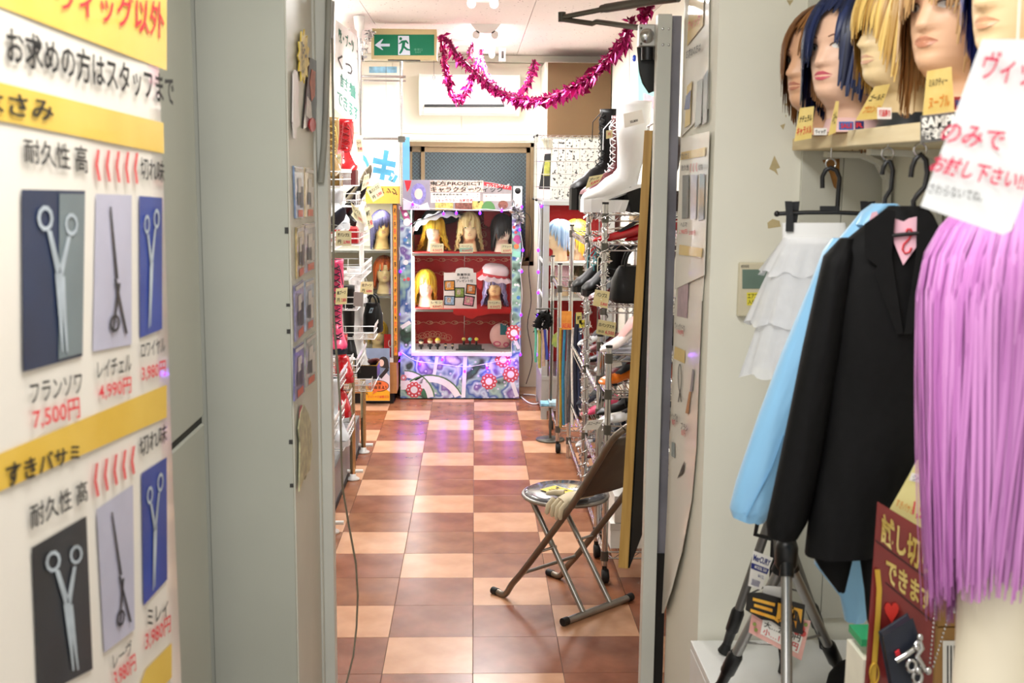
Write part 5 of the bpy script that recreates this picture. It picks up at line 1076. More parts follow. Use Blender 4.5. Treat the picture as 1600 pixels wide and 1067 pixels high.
# ---------------------------------------------------------------- cords and cards on the cord rack, accessory stand
def cordthing(label, x, y0, y1, Y, col, wpx=3.6, sway=0, group='coloured cords hanging from the cord rack'):
    m = mat('cord_'+col, col, .7, var=.15, scale=60); a = P(x, y0, Y=Y); b = P(x+sway, y1, Y=Y); w_ = wpx/F*Y/2; g = []
    for i in range(9):
        u = i/8; p = a+(b-a)*u+V((.004*math.sin(u*5+x), .003*math.sin(u*3), 0)); g.append([p-V((w_, 0, 0)), p+V((0, -w_*.5, 0)), p+V((w_, 0, 0)), p+V((0, w_*.5, 0))])
    o = MB().loft(g).build('hanging_strap', m); return tag(o, label, 'cord', group)
for i, (x, c, n_, y1, wd) in enumerate(((877, 'A98A2C', 'mustard yellow', 668, 4.5), (882, '2F7FA3', 'sky blue', 664, 5), (887, '77787A', 'mid grey', 662, 4.5), (891.5, '4B4A50', 'charcoal', 660, 4), (895.5, 'E6E3DC', 'white', 664, 4.5), (901, '1C2034', 'navy', 655, 7), (907, '2A3350', 'dark blue', 650, 6))):
    cordthing('%s cord hanging from the cord rack under the orange header cards' % n_, x, 512 if i < 5 else 490, y1, 6.42-.006*i, c, wd, -2)
hr = P(873, 513, Y=6.42); tag(MB().tube([(hr.x, 6.425, hr.z), (.56, 6.425, hr.z)], .005, n=8).tube([(.556, 6.425, hr.z), (.556, 6.5, hr.z)], .005, n=8).build('hook_rail', chrome), 'short chrome rail carrying the coloured cords', 'rail')
for i, x in enumerate((881.5, 889)):
    o = T('header_card', ['orange header card over the yellow and blue cords', 'orange header card over the grey and white cords'][i], 'card', P(x, 515, Y=6.36), group='orange header cards on the cord rack')
    q = rectY(x-4, 486, x+4.2, 515, 6.36-.004*i); MB().slab(q, .001).build('card', mat('orange_header', 'DE8A33', .5, var=.15, scale=30, col2='E9A347'), o); MB().text('SALE', sub(q, .1, .1, .9, .35), 0, .001, .02).build('lettering', ink_red, o)
for i, (x0, y0, x1, y1, c) in enumerate(((900, 488, 909, 506, 'D8CE7A'), (905, 500, 916, 512, 'E8D84A'))):
    small_tag('price_tag', ['pale yellow tag beside the orange header cards', 'bright yellow tag under the dark red court shoe'][i], rectY(x0, y0, x1, y1, 5.5+i*.0), [('特価', (.2, .3, .8, .7), 0)], mat('tag_'+c, c, .5), group='yellow and white tags on the right racks')
tag(MB().tube([P(893, 532, Y=6.3), P(897, 556, Y=6.3), P(910, 583, Y=6.3)], .003, n=6).build('white_stick', white_plastic), 'thin white stick slanting beside the navy cords', 'stick')
sp = P(860, 660, Y=6.95)
ac = T('accessory_stand', 'slim metal stand with a leaflet tray in front of the glass cabinet', 'stand', (sp.x, 6.95, 0))
MB().tube([(sp.x, 6.95, .01), (sp.x, 6.95, P(860, 470, Y=6.95).z)], .008, n=10).build('pole', dark_metal, ac)
MB().lathe([(0, 0), (.09, 0), (.09, .008), (.02, .014), (0, .014)], (sp.x, 6.95, .002), 0, 20).build('foot', dark_metal, ac)
tz = P(860, 632, Y=6.95).z; MB().bb((sp.x-.07, 6.86, tz), (sp.x+.06, 7.0, tz+.006)).build('tray', chrome, ac, bev=.001)
tz2 = P(860, 475, Y=6.95).z; MB().tube([(sp.x-.10, 6.95, tz2-.03), (sp.x+.06, 6.95, tz2-.03)], .005, n=8).build('arm', dark_metal, ac)
for i, (x0, x1, c) in enumerate(((845, 858, '7DB0C8'), (858, 873, 'A9C9D8'))):
    a_ = P(x0, 630, Y=6.9); b_ = P(x1, 630, Y=6.9); tag(MB().bb((a_.x, 6.87, tz+.007), (b_.x-.003, 6.98, tz+.02+.008*i)).build('leaflet', mat('leaflet_'+c, c, .5, var=.4, scale=40)), ['blue leaflets on the left of the stand tray', 'pale blue leaflets on the stand tray by the pole'][i], 'leaflet')
bo = T('feather_boa', 'black fluffy boa hung at the top of the accessory stand', 'boa', P(848, 500, Y=6.93))
path = [P(x, y, Y=6.93) for x, y in ((840, 512), (843, 498), (848, 490), (855, 492), (857, 503), (852, 512))]
MB().tube(path, .022, n=8).build('core', black_wool, bo); foils(MB(), path, 260, .03, .02, 9, .3).build('fluff', black_wool, bo)['kind'] = 'stuff'
for i, (x, y0, y1, c, n_, wd) in enumerate(((836, 512, 566, '5FB59A', 'mint green', 4), (842, 516, 575, 'A9A858', 'olive', 5), (848, 515, 572, 'B79A86', 'tan', 6), (852, 515, 562, '34409A', 'royal blue', 5))):
    cordthing('%s strap hanging below the black boa' % n_, x, y0, y1, 6.92-.003*i, c, wd, 2, 'straps hanging below the black boa')
o = T('fan_banner', 'green and yellow printed fan hanging beside the accessory stand', 'fan', P(870, 545, Y=6.9)); MB().prism([P(x, y, Y=6.9) for x, y in ((862, 538), (864, 524), (875, 515), (877, 540), (868, 543))], (0, .004, 0)).build('panel', mat('green_yellow_print', '4FA06A', .5, var=.3, col2='C9C24A', scale=9), o)
# ---------------------------------------------------------------- right glass cabinet
alu = mat('grey_aluminium', 'AEB1B0', .4, .3, var=.04); clear = glass_mat(); red_cloth = mat('red_bandana_cloth', 'B01D1E', .8, var=.10, scale=5)
gx0, gx1, gy0, gy1, gh = .455, .93, 7.55, 8.2, 1.447
gc = T('glass_cabinet', 'grey framed glass cabinet on the right with colourful wigs inside', 'cabinet', ((gx0+gx1)/2, (gy0+gy1)/2, 0))
pw = .04
for x in (gx0, gx1-pw):
    for y in (gy0, gy1-pw): MB().bb((x, y, .0), (x+pw, y+pw, gh)).build('corner_post', alu, gc, bev=.002)
MB().bb((gx0-.004, gy0-.004, gh), (gx1, gy1, gh+.03)).build('top', alu, gc, bev=.002); MB().bb((gx0+.002, gy0+.002, .06), (gx1-.002, gy1-.002, .27)).build('base_panel', alu, gc); MB().bb((gx0, gy0-.002, .27), (gx1, gy1, .30)).build('base_rail', alu, gc, bev=.002)
MB().bb((gx1-.03, gy0+pw, .30), (gx1-.026, gy1-pw, gh)).bb((gx0+pw, gy1-.03, .30), (gx1-pw, gy1-.026, gh)).build('red_lining', red_cloth, gc)
sz1, sz2 = P(880, 408, Y=7.7).z, P(880, 462, Y=7.7).z
for z in (sz1, sz2): MB().bb((gx0+.01, gy0+.03, z-.02), (gx1-.03, gy1-.03, z)).build('shelf', white_plastic, gc)
MB().bb((gx0+pw, gy0+.014, .30), (gx1-pw, gy0+.018, gh)).build('glass_pane', clear, gc); MB().bb((gx0+.014, gy0+pw, .30), (gx0+.018, gy1-pw, gh)).build('glass_pane', clear, gc)
hair_sky = hair_mat('sky_blue_hair', '5E83B8', 'B9D2EE'); hair_pink = hair_mat('pink_hair', 'E39AB0', 'F9D2DC'); hair_gold = hair_mat('gold_hair', 'B8820F', 'F6D24A'); hair_wheat = hair_mat('wheat_blond_hair', 'B38F4A', 'EFDCA0'); hair_blk = hair_mat('black_hair', '070607', '2A2324'); hair_pur = hair_mat('violet_hair', '6A5F96', 'C9C0E8'); hair_plum = hair_mat('slate_violet_hair', '1E1B33', '4C4768'); hair_org = hair_mat('orange_hair', 'A8310C', 'F07A34'); hair_grn = hair_mat('green_brown_hair', '2E4A2A', '7A5A3A')
def far_head(label, p, rz, hm, ks, S=.95, group=None, skin='F0CFA8', lip='C98A78', eyes=True, iris='6A6258', n=110, **k):
    t, c = mannequin(label, p, math.radians(rz), S, .02, skin, lip, eyes, iris, None, group, lod=.5); wig(t, c, hm, ks, n, **{**dict(wide=.026, seg=9, seed=int(p.x*1000) % 97), **k}); return t
GR = 'wig heads in the right glass cabinet'
BOBK = [(0, .213), (38, .205), (62, .13), (90, .10), (180, .08)]; LONGK = [(0, .213), (38, .205), (62, .10), (80, .05), (180, .03)]
far_head('mannequin head with sky blue bob wig in the right glass cabinet', V((.575, 7.72, sz1+.001)), -62, hair_sky, BOBK, .95, GR, eyes=False)
far_head('mannequin head with golden wig behind the sky blue one', V((.70, 7.83, sz1+.001)), -55, hair_gold, LONGK, .95, GR, eyes=False)
t = far_head('mannequin head with pale pink wig on the middle shelf of the right glass cabinet', V((.60, 7.72, sz2+.001)), -62, hair_pink, BOBK, .72, GR, eyes=False)
t = far_head('mannequin head with green and brown wig beside the pale pink one', V((.73, 7.84, sz2+.001)), -50, hair_grn, LONGK, .72, GR, eyes=False)
# wire crate on the cabinet
cr_ = T('wire_crate', 'white wire grid crate standing on the right glass cabinet', 'crate', (.66, 7.75, gh+.031))
ca, cb_ = P(838, 312, Y=7.6), P(913, 212, Y=7.6); cz0, cz1 = gh+.034, cb_.z; cx0, cx1, cy0, cy1 = ca.x, .93, 7.6, 7.95
mb = MB()
for i in range(12):
    x = cx0+(cx1-cx0)*i/11; mb.tube([(x, cy0, cz0), (x, cy0, cz1)], .0018, n=4); mb.tube([(x, cy1, cz0), (x, cy1, cz1)], .0018, n=4); mb.tube([(x, cy0, cz1), (x, cy1, cz1)], .0018, n=4)
for i in range(6):
    z = cz0+(cz1-cz0)*i/5; mb.tube([(cx0, cy0, z), (cx1, cy0, z), (cx1, cy1, z), (cx0, cy1, z)], .0022, n=4, closed=True)
for i in range(6): y = cy0+(cy1-cy0)*i/5; mb.tube([(cx0, y, cz0), (cx0, y, cz1)], .0018, n=4)
mb.build('wire_grid', chrome, cr_)
for x in (cx0, cx1):
    for y in (cy0, cy1):
        for z in (cz0, cz1): MB().ell((x, y, z), (.010, .010, .010), 0, 8, 6).build('corner_joint', black_plastic, cr_)
spk = mat('speckled_grey_card', 'C2BFB8', .5, var=.0, scale=30); n_ = spk.node_tree
vv = n_.nodes.new('ShaderNodeTexNoise'); vv.inputs['Scale'].default_value = 55; vv.inputs['Detail'].default_value = 3; tcx = n_.nodes.new('ShaderNodeTexCoord'); n_.links.new(tcx.outputs['Object'], vv.inputs['Vector'])
gt = n_.nodes.new('ShaderNodeMath'); gt.operation = 'GREATER_THAN'; gt.inputs[1].default_value = .59; n_.links.new(vv.outputs['Fac'], gt.inputs[0]); mmx = n_.nodes.new('ShaderNodeMix'); mmx.data_type = 'RGBA'; mmx.inputs['B'].default_value = lin('2B2A2A')
b_ = n_.nodes['Principled BSDF']; s0 = b_.inputs['Base Color'].links[0].from_socket; n_.links.new(s0, mmx.inputs['A']); n_.links.new(gt.outputs[0], mmx.inputs['Factor']); n_.links.new(mmx.outputs['Result'], b_.inputs['Base Color'])
ax_ = P(863, 300, Y=7.62).x; o = T('speckled_board', 'pale board with black speckles inside the wire crate', 'board', ((ax_+cx1)/2, 7.66, cz0+.004)); MB().bb((ax_, 7.66, cz0+.004), (cx1-.02, 7.665, cz1-.02)).build('panel', spk, o)
o = T('box_sign', 'leaning black and pink narrow sign inside the wire crate', 'sign', P(849, 312, Y=7.66)); q = [P(839, 311, Y=7.64), P(859, 312, Y=7.64), P(861, 236, Y=7.68), P(852, 237, Y=7.68)]
q = [p+V((0, 0, .004)) for p in q]; MB().slab(q, .004).build('panel', black_plastic, o); mb = MB(); mb.quad(sub(q, 0, 0, 1, .2), 0, .001).quad(sub(q, .2, .48, .9, .8), 1, .001).quad(sub(q, 0, .94, 1, 1), 0, .001).build('print', [mat('pink_band', 'EB8FA0', .5), mat('olive_print', '8F8F3A', .5, var=.3, scale=50)], o)
# cupboard with a brown front above, on the right
bx0, bx1 = P(851, 150, Y=8.22).x, .965; bz0, bz1 = P(890, 216, Y=8.2).z, P(890, 97, Y=8.2).z
wc_ = T('wall_cupboard', 'white cupboard with a plain brown front high in the right back corner', 'cupboard', ((bx0+bx1)/2, 8.45, bz0))
MB().bb((bx0, 8.22, bz0), (bx1, YB-.035, bz1)).build('carcass', white_paint, wc_, bev=.002); MB().bb((bx0+.02, 8.2, bz0+.004), (bx1-.002, 8.219, bz1-.004)).build('front', mat('brown_board', '5F4626', .55, var=.05, scale=6), wc_, bev=.002)
tag(MB().tube([P(847, 110, Y=YB-.02), P(847, 217, Y=YB-.02)], .012, n=10).build('trim_2', post_white), kind='structure')
# ---------------------------------------------------------------- air conditioner, exit sign
aw0, aw1 = P(655, 150, Y=YB-.2).x, P(812, 150, Y=YB-.2).x; az0, az1 = P(730, 179, Y=YB-.2).z, P(730, 116, Y=YB-.2).z
ai = T('air_conditioner', 'white split air conditioner on the back wall above the window', 'air conditioner', ((aw0+aw1)/2, YB-.1, az0))
prof = [(YB-.013, az0), (YB-.14, az0), (YB-.19, az0+.03), (YB-.215, az0+.09), (YB-.215, az1-.03), (YB-.19, az1), (YB-.013, az1)]
MB().prism([(aw0, y, z) for y, z in prof], (aw1-aw0, 0, 0)).build('body', mat('ac_white', 'F2EFE6', .4, var=.02), ai, bev=.006)
q = rectY(663, 163, 788, 167, YB-.218); MB().slab(q, .004).build('outlet_slot', black_gap, ai); MB().slab(rectY(663, 168, 788, 176, YB-.21), .004).build('louver', mat('ac_louver', 'F4F1EA', .35), ai, bev=.001)
MB().slab(rectY(793, 166, 804, 177, YB-.219), .002).build('indicator_panel', mat('ac_grey', 'D9D6CC', .4), ai)
es = T('exit_sign', 'green emergency exit sign in a cream box under the ceiling', 'sign', P(631, 92, Y=6.9))
MB().bb(P(580, 92, Y=6.9), P(683.5, 49, Y=7.0)).build('housing', mat('cream_sign_box', 'DCCB98', .45, var=.04), es, bev=.004)
MB().slab(rectY(584.5, 54, 678.5, 86.5, 6.899), .002).build('panel', mat('exit_green', '0F7A58', .7, var=.04, emit=.15), es)
egl = mat('sign_white', 'D5DCEC', .4, emit=.25); eg = mat('exit_green', '0F7A58')
def ep(pts, m, l=.0): MB_e.prism([P(x, y, Y=6.8965-l) for x, y in pts], (0, .0005, 0), m)
MB_e = MB(); ep([(585.5, 70.5), (597, 61), (599, 61), (594.5, 68.3), (609, 68.3), (609, 72.5), (594.5, 72.5), (599, 78), (597, 78)], 0); ep([(622, 56), (639, 56), (641, 86), (622, 86)], 0)
ep([(626+2.3*math.cos(a), 60.4+2.4*math.sin(a)) for a in [i*math.pi/5 for i in range(10)]], 1, .001); ep([(627, 63.5), (635, 62.5), (638.5, 67.5), (637.3, 69), (633.5, 65.8), (632.5, 72), (637, 76), (642, 77.2), (641.5, 79.2), (635, 78.5), (631, 75), (628.5, 81), (625.5, 84.5), (623.5, 83), (627, 76), (628.3, 67), (625.5, 68.5), (623, 69), (622.5, 67.5), (625, 66.6)], 1, .001)
MB_e.text('非常口', rectY(647, 75.5, 660, 79.5, 6.8965), 2, .001).text('EXIT', rectY(649, 80.5, 658, 83, 6.8965), 2, .001); MB_e.build('pictogram', [egl, eg, mat('pale_green_ink', '7FC0A6', .5)], es)
MB().bb(P(606, 94.2, Y=6.93), P(657, 92.3, Y=6.97)).build('battery_cover', black_plastic, es); MB().tube([P(678, 93, Y=6.95), P(678, 117, Y=6.95)], .0012, n=5).tube([P(678+1.6*math.cos(a), 121+3.5*math.sin(a), Y=6.95) for a in [i*math.pi/5 for i in range(10)]], .0012, n=5, closed=True).build('pull_cord', dark_metal, es)
o = T('ceiling_sensor', 'small white bracket box on the ceiling behind the tinsel', 'sensor', P(785, 95, Y=8.2)); MB().bb(P(780, 95, Y=8.0), P(790, 76, Y=8.05)).build('case', white_plastic, o, bev=.002); MB().bb(P(783.5, 91, Y=7.995), P(787, 80, Y=8.0)).build('slot', dark_metal, o)
# ---------------------------------------------------------------- pink tinsel garlands
pink_foil = mat('magenta_foil', '8A0F4E', .22, .75, var=0, col2='F23FA8', attr=True)
def garland(label, pts, seed, n, size=.05, sub_=6):
    path = bez(pts, sub_); o = T('tinsel_garland', label, 'garland', path[0], group='magenta tinsel garlands'); MB().tube(path, .011, n=6).build('core', mat('magenta_core', '7A0E44', .4, .5), o)
    mb = foils(MB(), path, int(n*1.5), size*.62, .010, seed, .35, w=.4); foils(mb, path, n//5, size*1.2, .012, seed+50, 2.2, w=.55); mb.build('foil', pink_foil, o)
def gp(*a): return [P(x, y, Y=Y) for x, y, Y in a]
garland('long magenta tinsel swag from the exit sign across to the door closer', gp((690, 56, 6.85), (702, 66, 6.8), (716, 88, 6.7), (732, 104, 6.6), (752, 122, 6.4), (774, 138, 6.2), (800, 150, 5.9), (830, 156, 5.6), (862, 151, 5.3), (890, 139, 5.0), (918, 122, 4.7), (942, 100, 4.5), (962, 76, 4.3), (980, 52, 4.1), (988, 30, 4.0)), 11, 1500, .040)
garland('magenta tinsel loop hanging beside the exit sign', gp((688, 56, 6.9), (692, 75, 6.95), (695, 100, 7.0), (701, 128, 7.1), (706, 146, 7.2), (715, 155, 7.3), (726, 146, 7.4), (736, 126, 7.5), (744, 106, 7.6), (750, 90, 7.7)), 12, 620, .042)
garland('thin magenta tinsel loop in front of the bright ceiling lamp', gp((735, 90, 7.7), (734, 78, 7.8), (742, 70, 7.9), (750, 76, 7.9), (752, 92, 7.8), (758, 112, 7.6), (766, 126, 7.4), (774, 134, 7.0)), 13, 330, .035)
garland('magenta tinsel tail rising to the right back corner', gp((800, 152, 7.6), (812, 146, 7.8), (824, 130, 8.0), (831, 112, 8.2), (835, 95, 8.4)), 14, 330, .042)
garland('short magenta tinsel end beside the door closer arm', gp((1002, 10, 3.9), (1006, 22, 3.88), (1018, 8, 3.85)), 15, 110, .03)
# ---------------------------------------------------------------- central display case
DY = 8.24; dx0, dx1 = P(625, 622, Y=DY).x, P(811, 622, Y=DY).x; ix0, ix1 = P(643, 450, Y=DY).x, P(800, 450, Y=DY).x
dzt = P(720, 328, Y=DY).z; dzb = .045; DB = 8.68
dcse = T('display_case', 'large wig display case with printed panels at the end of the aisle', 'display case', ((dx0+dx1)/2, (DY+DB)/2, 0))
cwhite = mat('case_white', 'E6E3E3', .4, var=.03)
MB().bb((dx0+.004, DY+.006, .05), (ix0, DB, dzt)).build('side_panel', cwhite, dcse); MB().bb((ix1, DY+.006, .05), (dx1-.004, DB, dzt)).build('side_panel', cwhite, dcse)
MB().bb((dx0, DY, dzt), (dx1, DB, dzt+.02)).build('top', cwhite, dcse); MB().bb((dx0+.03, DY+.03, 0), (dx1-.03, DB-.02, .05)).build('plinth', black_gap, dcse)
zb = P(720, 550, Y=DY).z
MB().bb((ix0-.002, DY-.012, zb-.028), (ix1, DB-.01, zb)).build('base_shelf', cwhite, dcse, bev=.002); MB().bb((ix0, DY+.01, .05), (ix1, DB, zb-.03)).build('base_box', cwhite, dcse)
MB().bb((ix0, DB-.02, zb), (ix1, DB-.012, dzt)).build('red_backing', red_cloth, dcse)
s1z, s2z = P(720, 396, Y=DY).z, P(720, 484, Y=DY).z; steel = mat('grey_steel_shelf', '8F8D88', .35, .6)
for z, n_ in ((s1z, 0), (s2z, 1)):
    sh = MB().bb((ix0+.002, DY+.05, z-.022), (ix1-.002, DB-.03, z-.003)).build('shelf', steel, dcse); MB().bb((ix0+.002, DY+.045, z-.003), (ix1-.002, DB-.03, z)).build('red_cloth', mat('bright_red_cloth', 'C4201F', .8, var=.1, scale=8), sh)
g = []
for i in range(13):
    x = P(708+90*i/12, 484, Y=DY).x; d = .045*math.sin(math.pi*min(1, i/12*1.6+.0))+.012*math.sin(i*2.1)
    g.append([(x, DY+.04, s2z+.002), (x, DY+.036, s2z-.02), (x, DY+.04, s2z-.02-max(.012, d))])
MB().grid(g).build('cloth_drape', mat('bright_red_cloth', 'C4201F'), dcse)
MB().bb((P(725, 400, Y=DY).x-.002, DB-.05, zb), (P(725, 400, Y=DY).x+.002, DB-.046, s1z)).build('support_rod', chrome, dcse)
MB().bb((ix0+.001, DY+.012, zb+.001), (ix1-.001, DY+.015, dzt)).build('glass_pane', clear, dcse)
MB().tube([(ix0+.012, DY+.03, s1z-.03), (ix0+.012, DY+.03, zb+.01)], .008, n=8).build('light_strip', tube_m, dcse)
# paisley border prints on the cloth
gold_pr = mat('cream_paisley_print', 'E2B08A', .7); mb = MB(); YP = DB-.0215
def loopp(cx, cy, rx, ry, th=.7, a0=0, a1=6.28, n=12):
    pts = [P(cx+rx*math.cos(a0+(a1-a0)*k/n), cy+ry*math.sin(a0+(a1-a0)*k/n), Y=YP) for k in range(n+1)]; mb.tube(pts, th/F*YP*.5, n=4)
for y in (406, 427, 504):
    for k in range(8):
        x = 652+k*19.5
        if y == 406 and 700 < x < 708: continue
        loopp(x, y, 5, 2.6); loopp(x+2, y, 2, 1.2); loopp(x+9.5, y+1, 4, 1.8, .6, 3.3, 6.6)
for k in range(7): a = k*.9; loopp(676+(k-3)*8, 528-6*math.cos((k-3)*.5), 6, 5); loopp(676+(k-3)*8, 529-6*math.cos((k-3)*.5), 3, 2.5)
for k in range(4): loopp(756, 338+k*14, 4+k % 2, 5); loopp(757, 338+k*14, 2, 2.5)
for k in range(3): loopp(647, 520+12*k, 3, 5)
mb.build('paisley_print', gold_pr, dcse)['kind'] = 'stuff'
# printed wrap: night-garden bokeh print on front base and side strips
wrap = mat('night_garden_print', '1F2A55', .3, var=.2, scale=3, coat=.5); n_ = wrap.node_tree; N = n_.nodes; L = n_.links
b_ = N['Principled BSDF']; tcx = N.new('ShaderNodeTexCoord'); no1 = N.new('ShaderNodeTexNoise'); no1.inputs['Scale'].default_value = 6.5; no1.inputs['Detail'].default_value = 2; L.new(tcx.outputs['Object'], no1.inputs['Vector'])
rmp = N.new('ShaderNodeValToRGB'); els = rmp.color_ramp.elements; els[0].position = .30; els[0].color = lin('3F7A58'); els[1].position = .72; els[1].color = lin('E6DDEA')
for p_, c in ((.38, '2A3A30'), (.44, '9FC3B0'), (.50, '34559A'), (.55, 'BFD3DE'), (.60, '6A4F9A'), (.66, 'C9BFD8')): e = els.new(p_); e.color = lin(c)
L.new(no1.outputs['Color'], rmp.inputs[0]); vo = N.new('ShaderNodeTexVoronoi'); vo.inputs['Scale'].default_value = 24; L.new(tcx.outputs['Object'], vo.inputs['Vector']); lt_ = N.new('ShaderNodeMath'); lt_.operation = 'LESS_THAN'; lt_.inputs[1].default_value = .20; L.new(vo.outputs['Distance'], lt_.inputs[0])
mm_ = N.new('ShaderNodeMix'); mm_.data_type = 'RGBA'; mm_.inputs['B'].default_value = lin('E6DDF2'); sc_ = N.new('ShaderNodeMath'); sc_.operation = 'MULTIPLY'; sc_.inputs[1].default_value = .7; L.new(lt_.outputs[0], sc_.inputs[0]); L.new(sc_.outputs[0], mm_.inputs['Factor']); L.new(rmp.outputs[0], mm_.inputs['A']); L.new(mm_.outputs['Result'], b_.inputs['Base Color'])
wr_ = []
def wrapq(x0, y0, x1, y1): return rectY(x0, y0, x1, y1, DY)
o1 = MB().slab(wrapq(625.5, 556, 811, 622), .003).build('front_print', wrap, dcse); o2 = MB().slab(wrapq(625, 328, 642.5, 556), .003).build('side_print', wrap, dcse); o3 = MB().slab(wrapq(800, 326, 814, 556), .003).build('side_print', wrap, dcse)
mb = MB(); LFT = .0006
def disc(cx, cy, r, m, l, n=14): mb.prism([P(cx+r*math.cos(a), cy+r*math.sin(a), Y=DY-.0008-l) for a in [2*math.pi*k/n for k in range(n)]], (0, .0004, 0), m)
def band(p0, p1, w, m, l): 
    a, b = V((*p0, 0)), V((*p1, 0)); u = (b-a).normalized(); v = V((-u.y, u.x, 0))*w/2; mb.slab([P(p.x, p.y, Y=DY-.0008-l) for p in (a-v, b-v, b+v, a+v)], .0004, m)
def arc(cx, cy, r0, r1, a0, a1, m, l, n=12):
    for k in range(n):
        a, b = a0+(a1-a0)*k/n, a0+(a1-a0)*(k+1)/n
        pp = [(cx+r*math.cos(t), cy+r*math.sin(t)) for r, t in ((r0, a), (r0, b), (r1, b), (r1, a))]
        if all(625 < x < 811 and 556 < y < 622 for x, y in pp): mb.slab([P(x, y, Y=DY-.0008-l) for x, y in pp], .0004, m)
arc(632, 626, 36, 47, -1.57, 0, 0, .0002); arc(632, 626, 46, 48, -1.57, 0, 1, .0004); arc(672, 640, 43, 54, -2.2, -.1, 0, .0002); arc(672, 640, 53, 55, -2.2, -.1, 1, .0004)
band((727, 557), (724, 621), 6, 0, .0002); band((683, 557), (678, 588), 5, 0, .0002); band((788, 562), (808, 620), 6, 0, .0002); band((626, 602), (664, 600), 14, 0, .0001); band((800, 520), (811, 545), 5, 0, .0002); band((627, 512), (641, 503), 6, 0, .0002)
for x, y in ((647, 609), (764, 596), (798, 585), (786, 562), (803, 520), (625.5+5, 590)):
    r = 13 if x > 640 else 5; 
    for k in range(10):
        a = 2*math.pi*k/10; cx_, cy_ = x+r*.72*math.cos(a), y+r*.72*math.sin(a)
        if 626 < cx_ < 812 and cy_ < 621: disc(cx_, cy_, r*.28, 2, .0003, 8); disc(cx_, cy_, r*.11, 0, .0008, 6)
    disc(x, y, r*.62, 2, .0006); disc(x, y, r*.42, 0, .0010)
for x, y, r, c in ((634, 335, 3, 0), (636, 347, 6, 0), (633, 375, 3, 3), (638, 436, 3, 2), (632, 437, 2, 2), (634, 410, 4, 0), (803, 355, 2.5, 2), (806, 363, 2.5, 2), (808, 372, 5, 4), (807, 385, 4, 5), (809, 445, 2, 0), (805, 445, 2, 0), (810, 465, 3, 3)):
    disc(x, y, r, c, .0004)
band((628, 322), (640, 352), 9, 4, .0002); band((803, 372), (812, 380), 7, 4, .0002); band((801, 396), (813, 398), 9, 6, .0002)
mb.build('medallion_print', [mat('print_white', 'E9E6E8', .4), mat('print_leaf_green', '4F7A4A', .4), mat('print_coral', 'D0535A', .4), mat('print_sky', '4F86C8', .4), mat('print_magenta', 'B0508A', .4), mat('print_orange', 'D87A4A', .4), mat('print_mint', '8FCDB4', .4)], o1)['kind'] = 'stuff'
# header board
hd = T('header_board', 'printed header board with a sloping right end on top of the display case', 'header board', P(720, 328, Y=DY))
HYp = DY-.01
hpts = [(628, 328), (800, 330), (800, 292), (770, 285), (740, 282), (700, 281), (627, 281)]
MB().prism([P(x, y, Y=HYp) for x, y in hpts], (0, .004, 0)).build('panel', mat('grey_mauve_print', '8E8688', .4, var=.2, scale=12, coat=.3), hd)
mb = MB()
def hq(x0, y0, x1, y1, m, l=.0005): mb.quad(rectY(x0, y0, x1, y1, HYp), m, l)
hq(630, 281.5, 672, 327, 0); hq(672, 282, 755, 300, 1); hq(673, 301, 750, 316.5, 2); hq(680, 317, 708, 328, 3); hq(711, 317, 738, 328, 4); hq(738, 314, 755, 328, 3); hq(755, 303, 798, 314, 2)
mb.prism([P(x, y, Y=HYp-.001) for x, y in ((756, 284), (799, 291), (799, 297), (756, 289.5))], (0, .0004, 0), 5)
mb.prism([P(763+11*math.cos(a), 328-14*math.sin(a), Y=HYp-.001) for a in [math.pi*k/10 for k in range(11)]], (0, .0004, 0), 6)
mb.prism([P(786+8*math.cos(a), 320+7*math.sin(a), Y=HYp-.001) for a in [2*math.pi*k/10 for k in range(10)]], (0, .0004, 0), 4)
# a plain portrait print: violet wig, face, pale blouse
mb.prism([P(654+12*math.cos(a), 303+17*math.sin(a), Y=HYp-.001) for a in [2*math.pi*k/14 for k in range(14)]], (0, .0004, 0), 7); mb.prism([P(654+6.5*math.cos(a), 303+8.5*math.sin(a), Y=HYp-.0015) for a in [2*math.pi*k/12 for k in range(12)]], (0, .0004, 0), 8)
mb.prism([P(x, y, Y=HYp-.001) for x, y in ((630, 312), (645, 316), (654, 322), (668, 316), (672, 328), (630, 328))], (0, .0004, 0), 9); mb.prism([P(x, y, Y=HYp-.0011) for x, y in ((632, 282), (643, 282), (640, 294), (636, 300))], (0, .0004, 0), 5)
mb.build('print', [mat('portrait_ground', '8D8798', .4), mat('busy_beige_print', 'C9B2A6', .4, var=.5, scale=70), paper_white, mat('olive_yellow_print', 'B9A860', .4, var=.5, scale=60), mat('brown_mixed_print', '7A4E44', .4, var=.5, scale=70), mat('banner_red', 'CF2A34', .4), mat('print_leaf_green', '4F7A4A'), mat('violet_print', '7F78B4', .4, var=.25, scale=60), mat('face_tone_print', 'E2BDB2', .4), mat('lilac_white_print', 'DDD2E6', .4)], hd)
mb = MB(); e_ = lambda t_, x0, y0, x1, y1, m, b=.015: mb.text(t_, rectY(x0, y0, x1, y1, HYp), m, .0022, b)
e_('東方PROJECT', 671, 283, 753, 291, 0); e_('キャラクターウィッグ', 673, 291.5, 787, 300, 0); e_('博麗霊夢&霧雨魔理沙&アリス', 675, 302, 748, 305.5, 0, .005); e_('フランドール・レミリア', 675, 306.5, 748, 309.5, 0, .005); e_('5キャラクター当時発売！', 681, 310.5, 741, 316, 1); e_('アシストウィッグ', 760, 287, 796, 294, 2, .0); e_('購入者全員にプレゼント', 758, 304.5, 796, 308, 1, .0); e_('ステッカー', 766, 309, 790, 313, 1, .0); e_('コスプレ', 640, 322.5, 656, 325.5, 0, .0)
mb.build('lettering', [ink_black, ink_red, paper_white], hd)
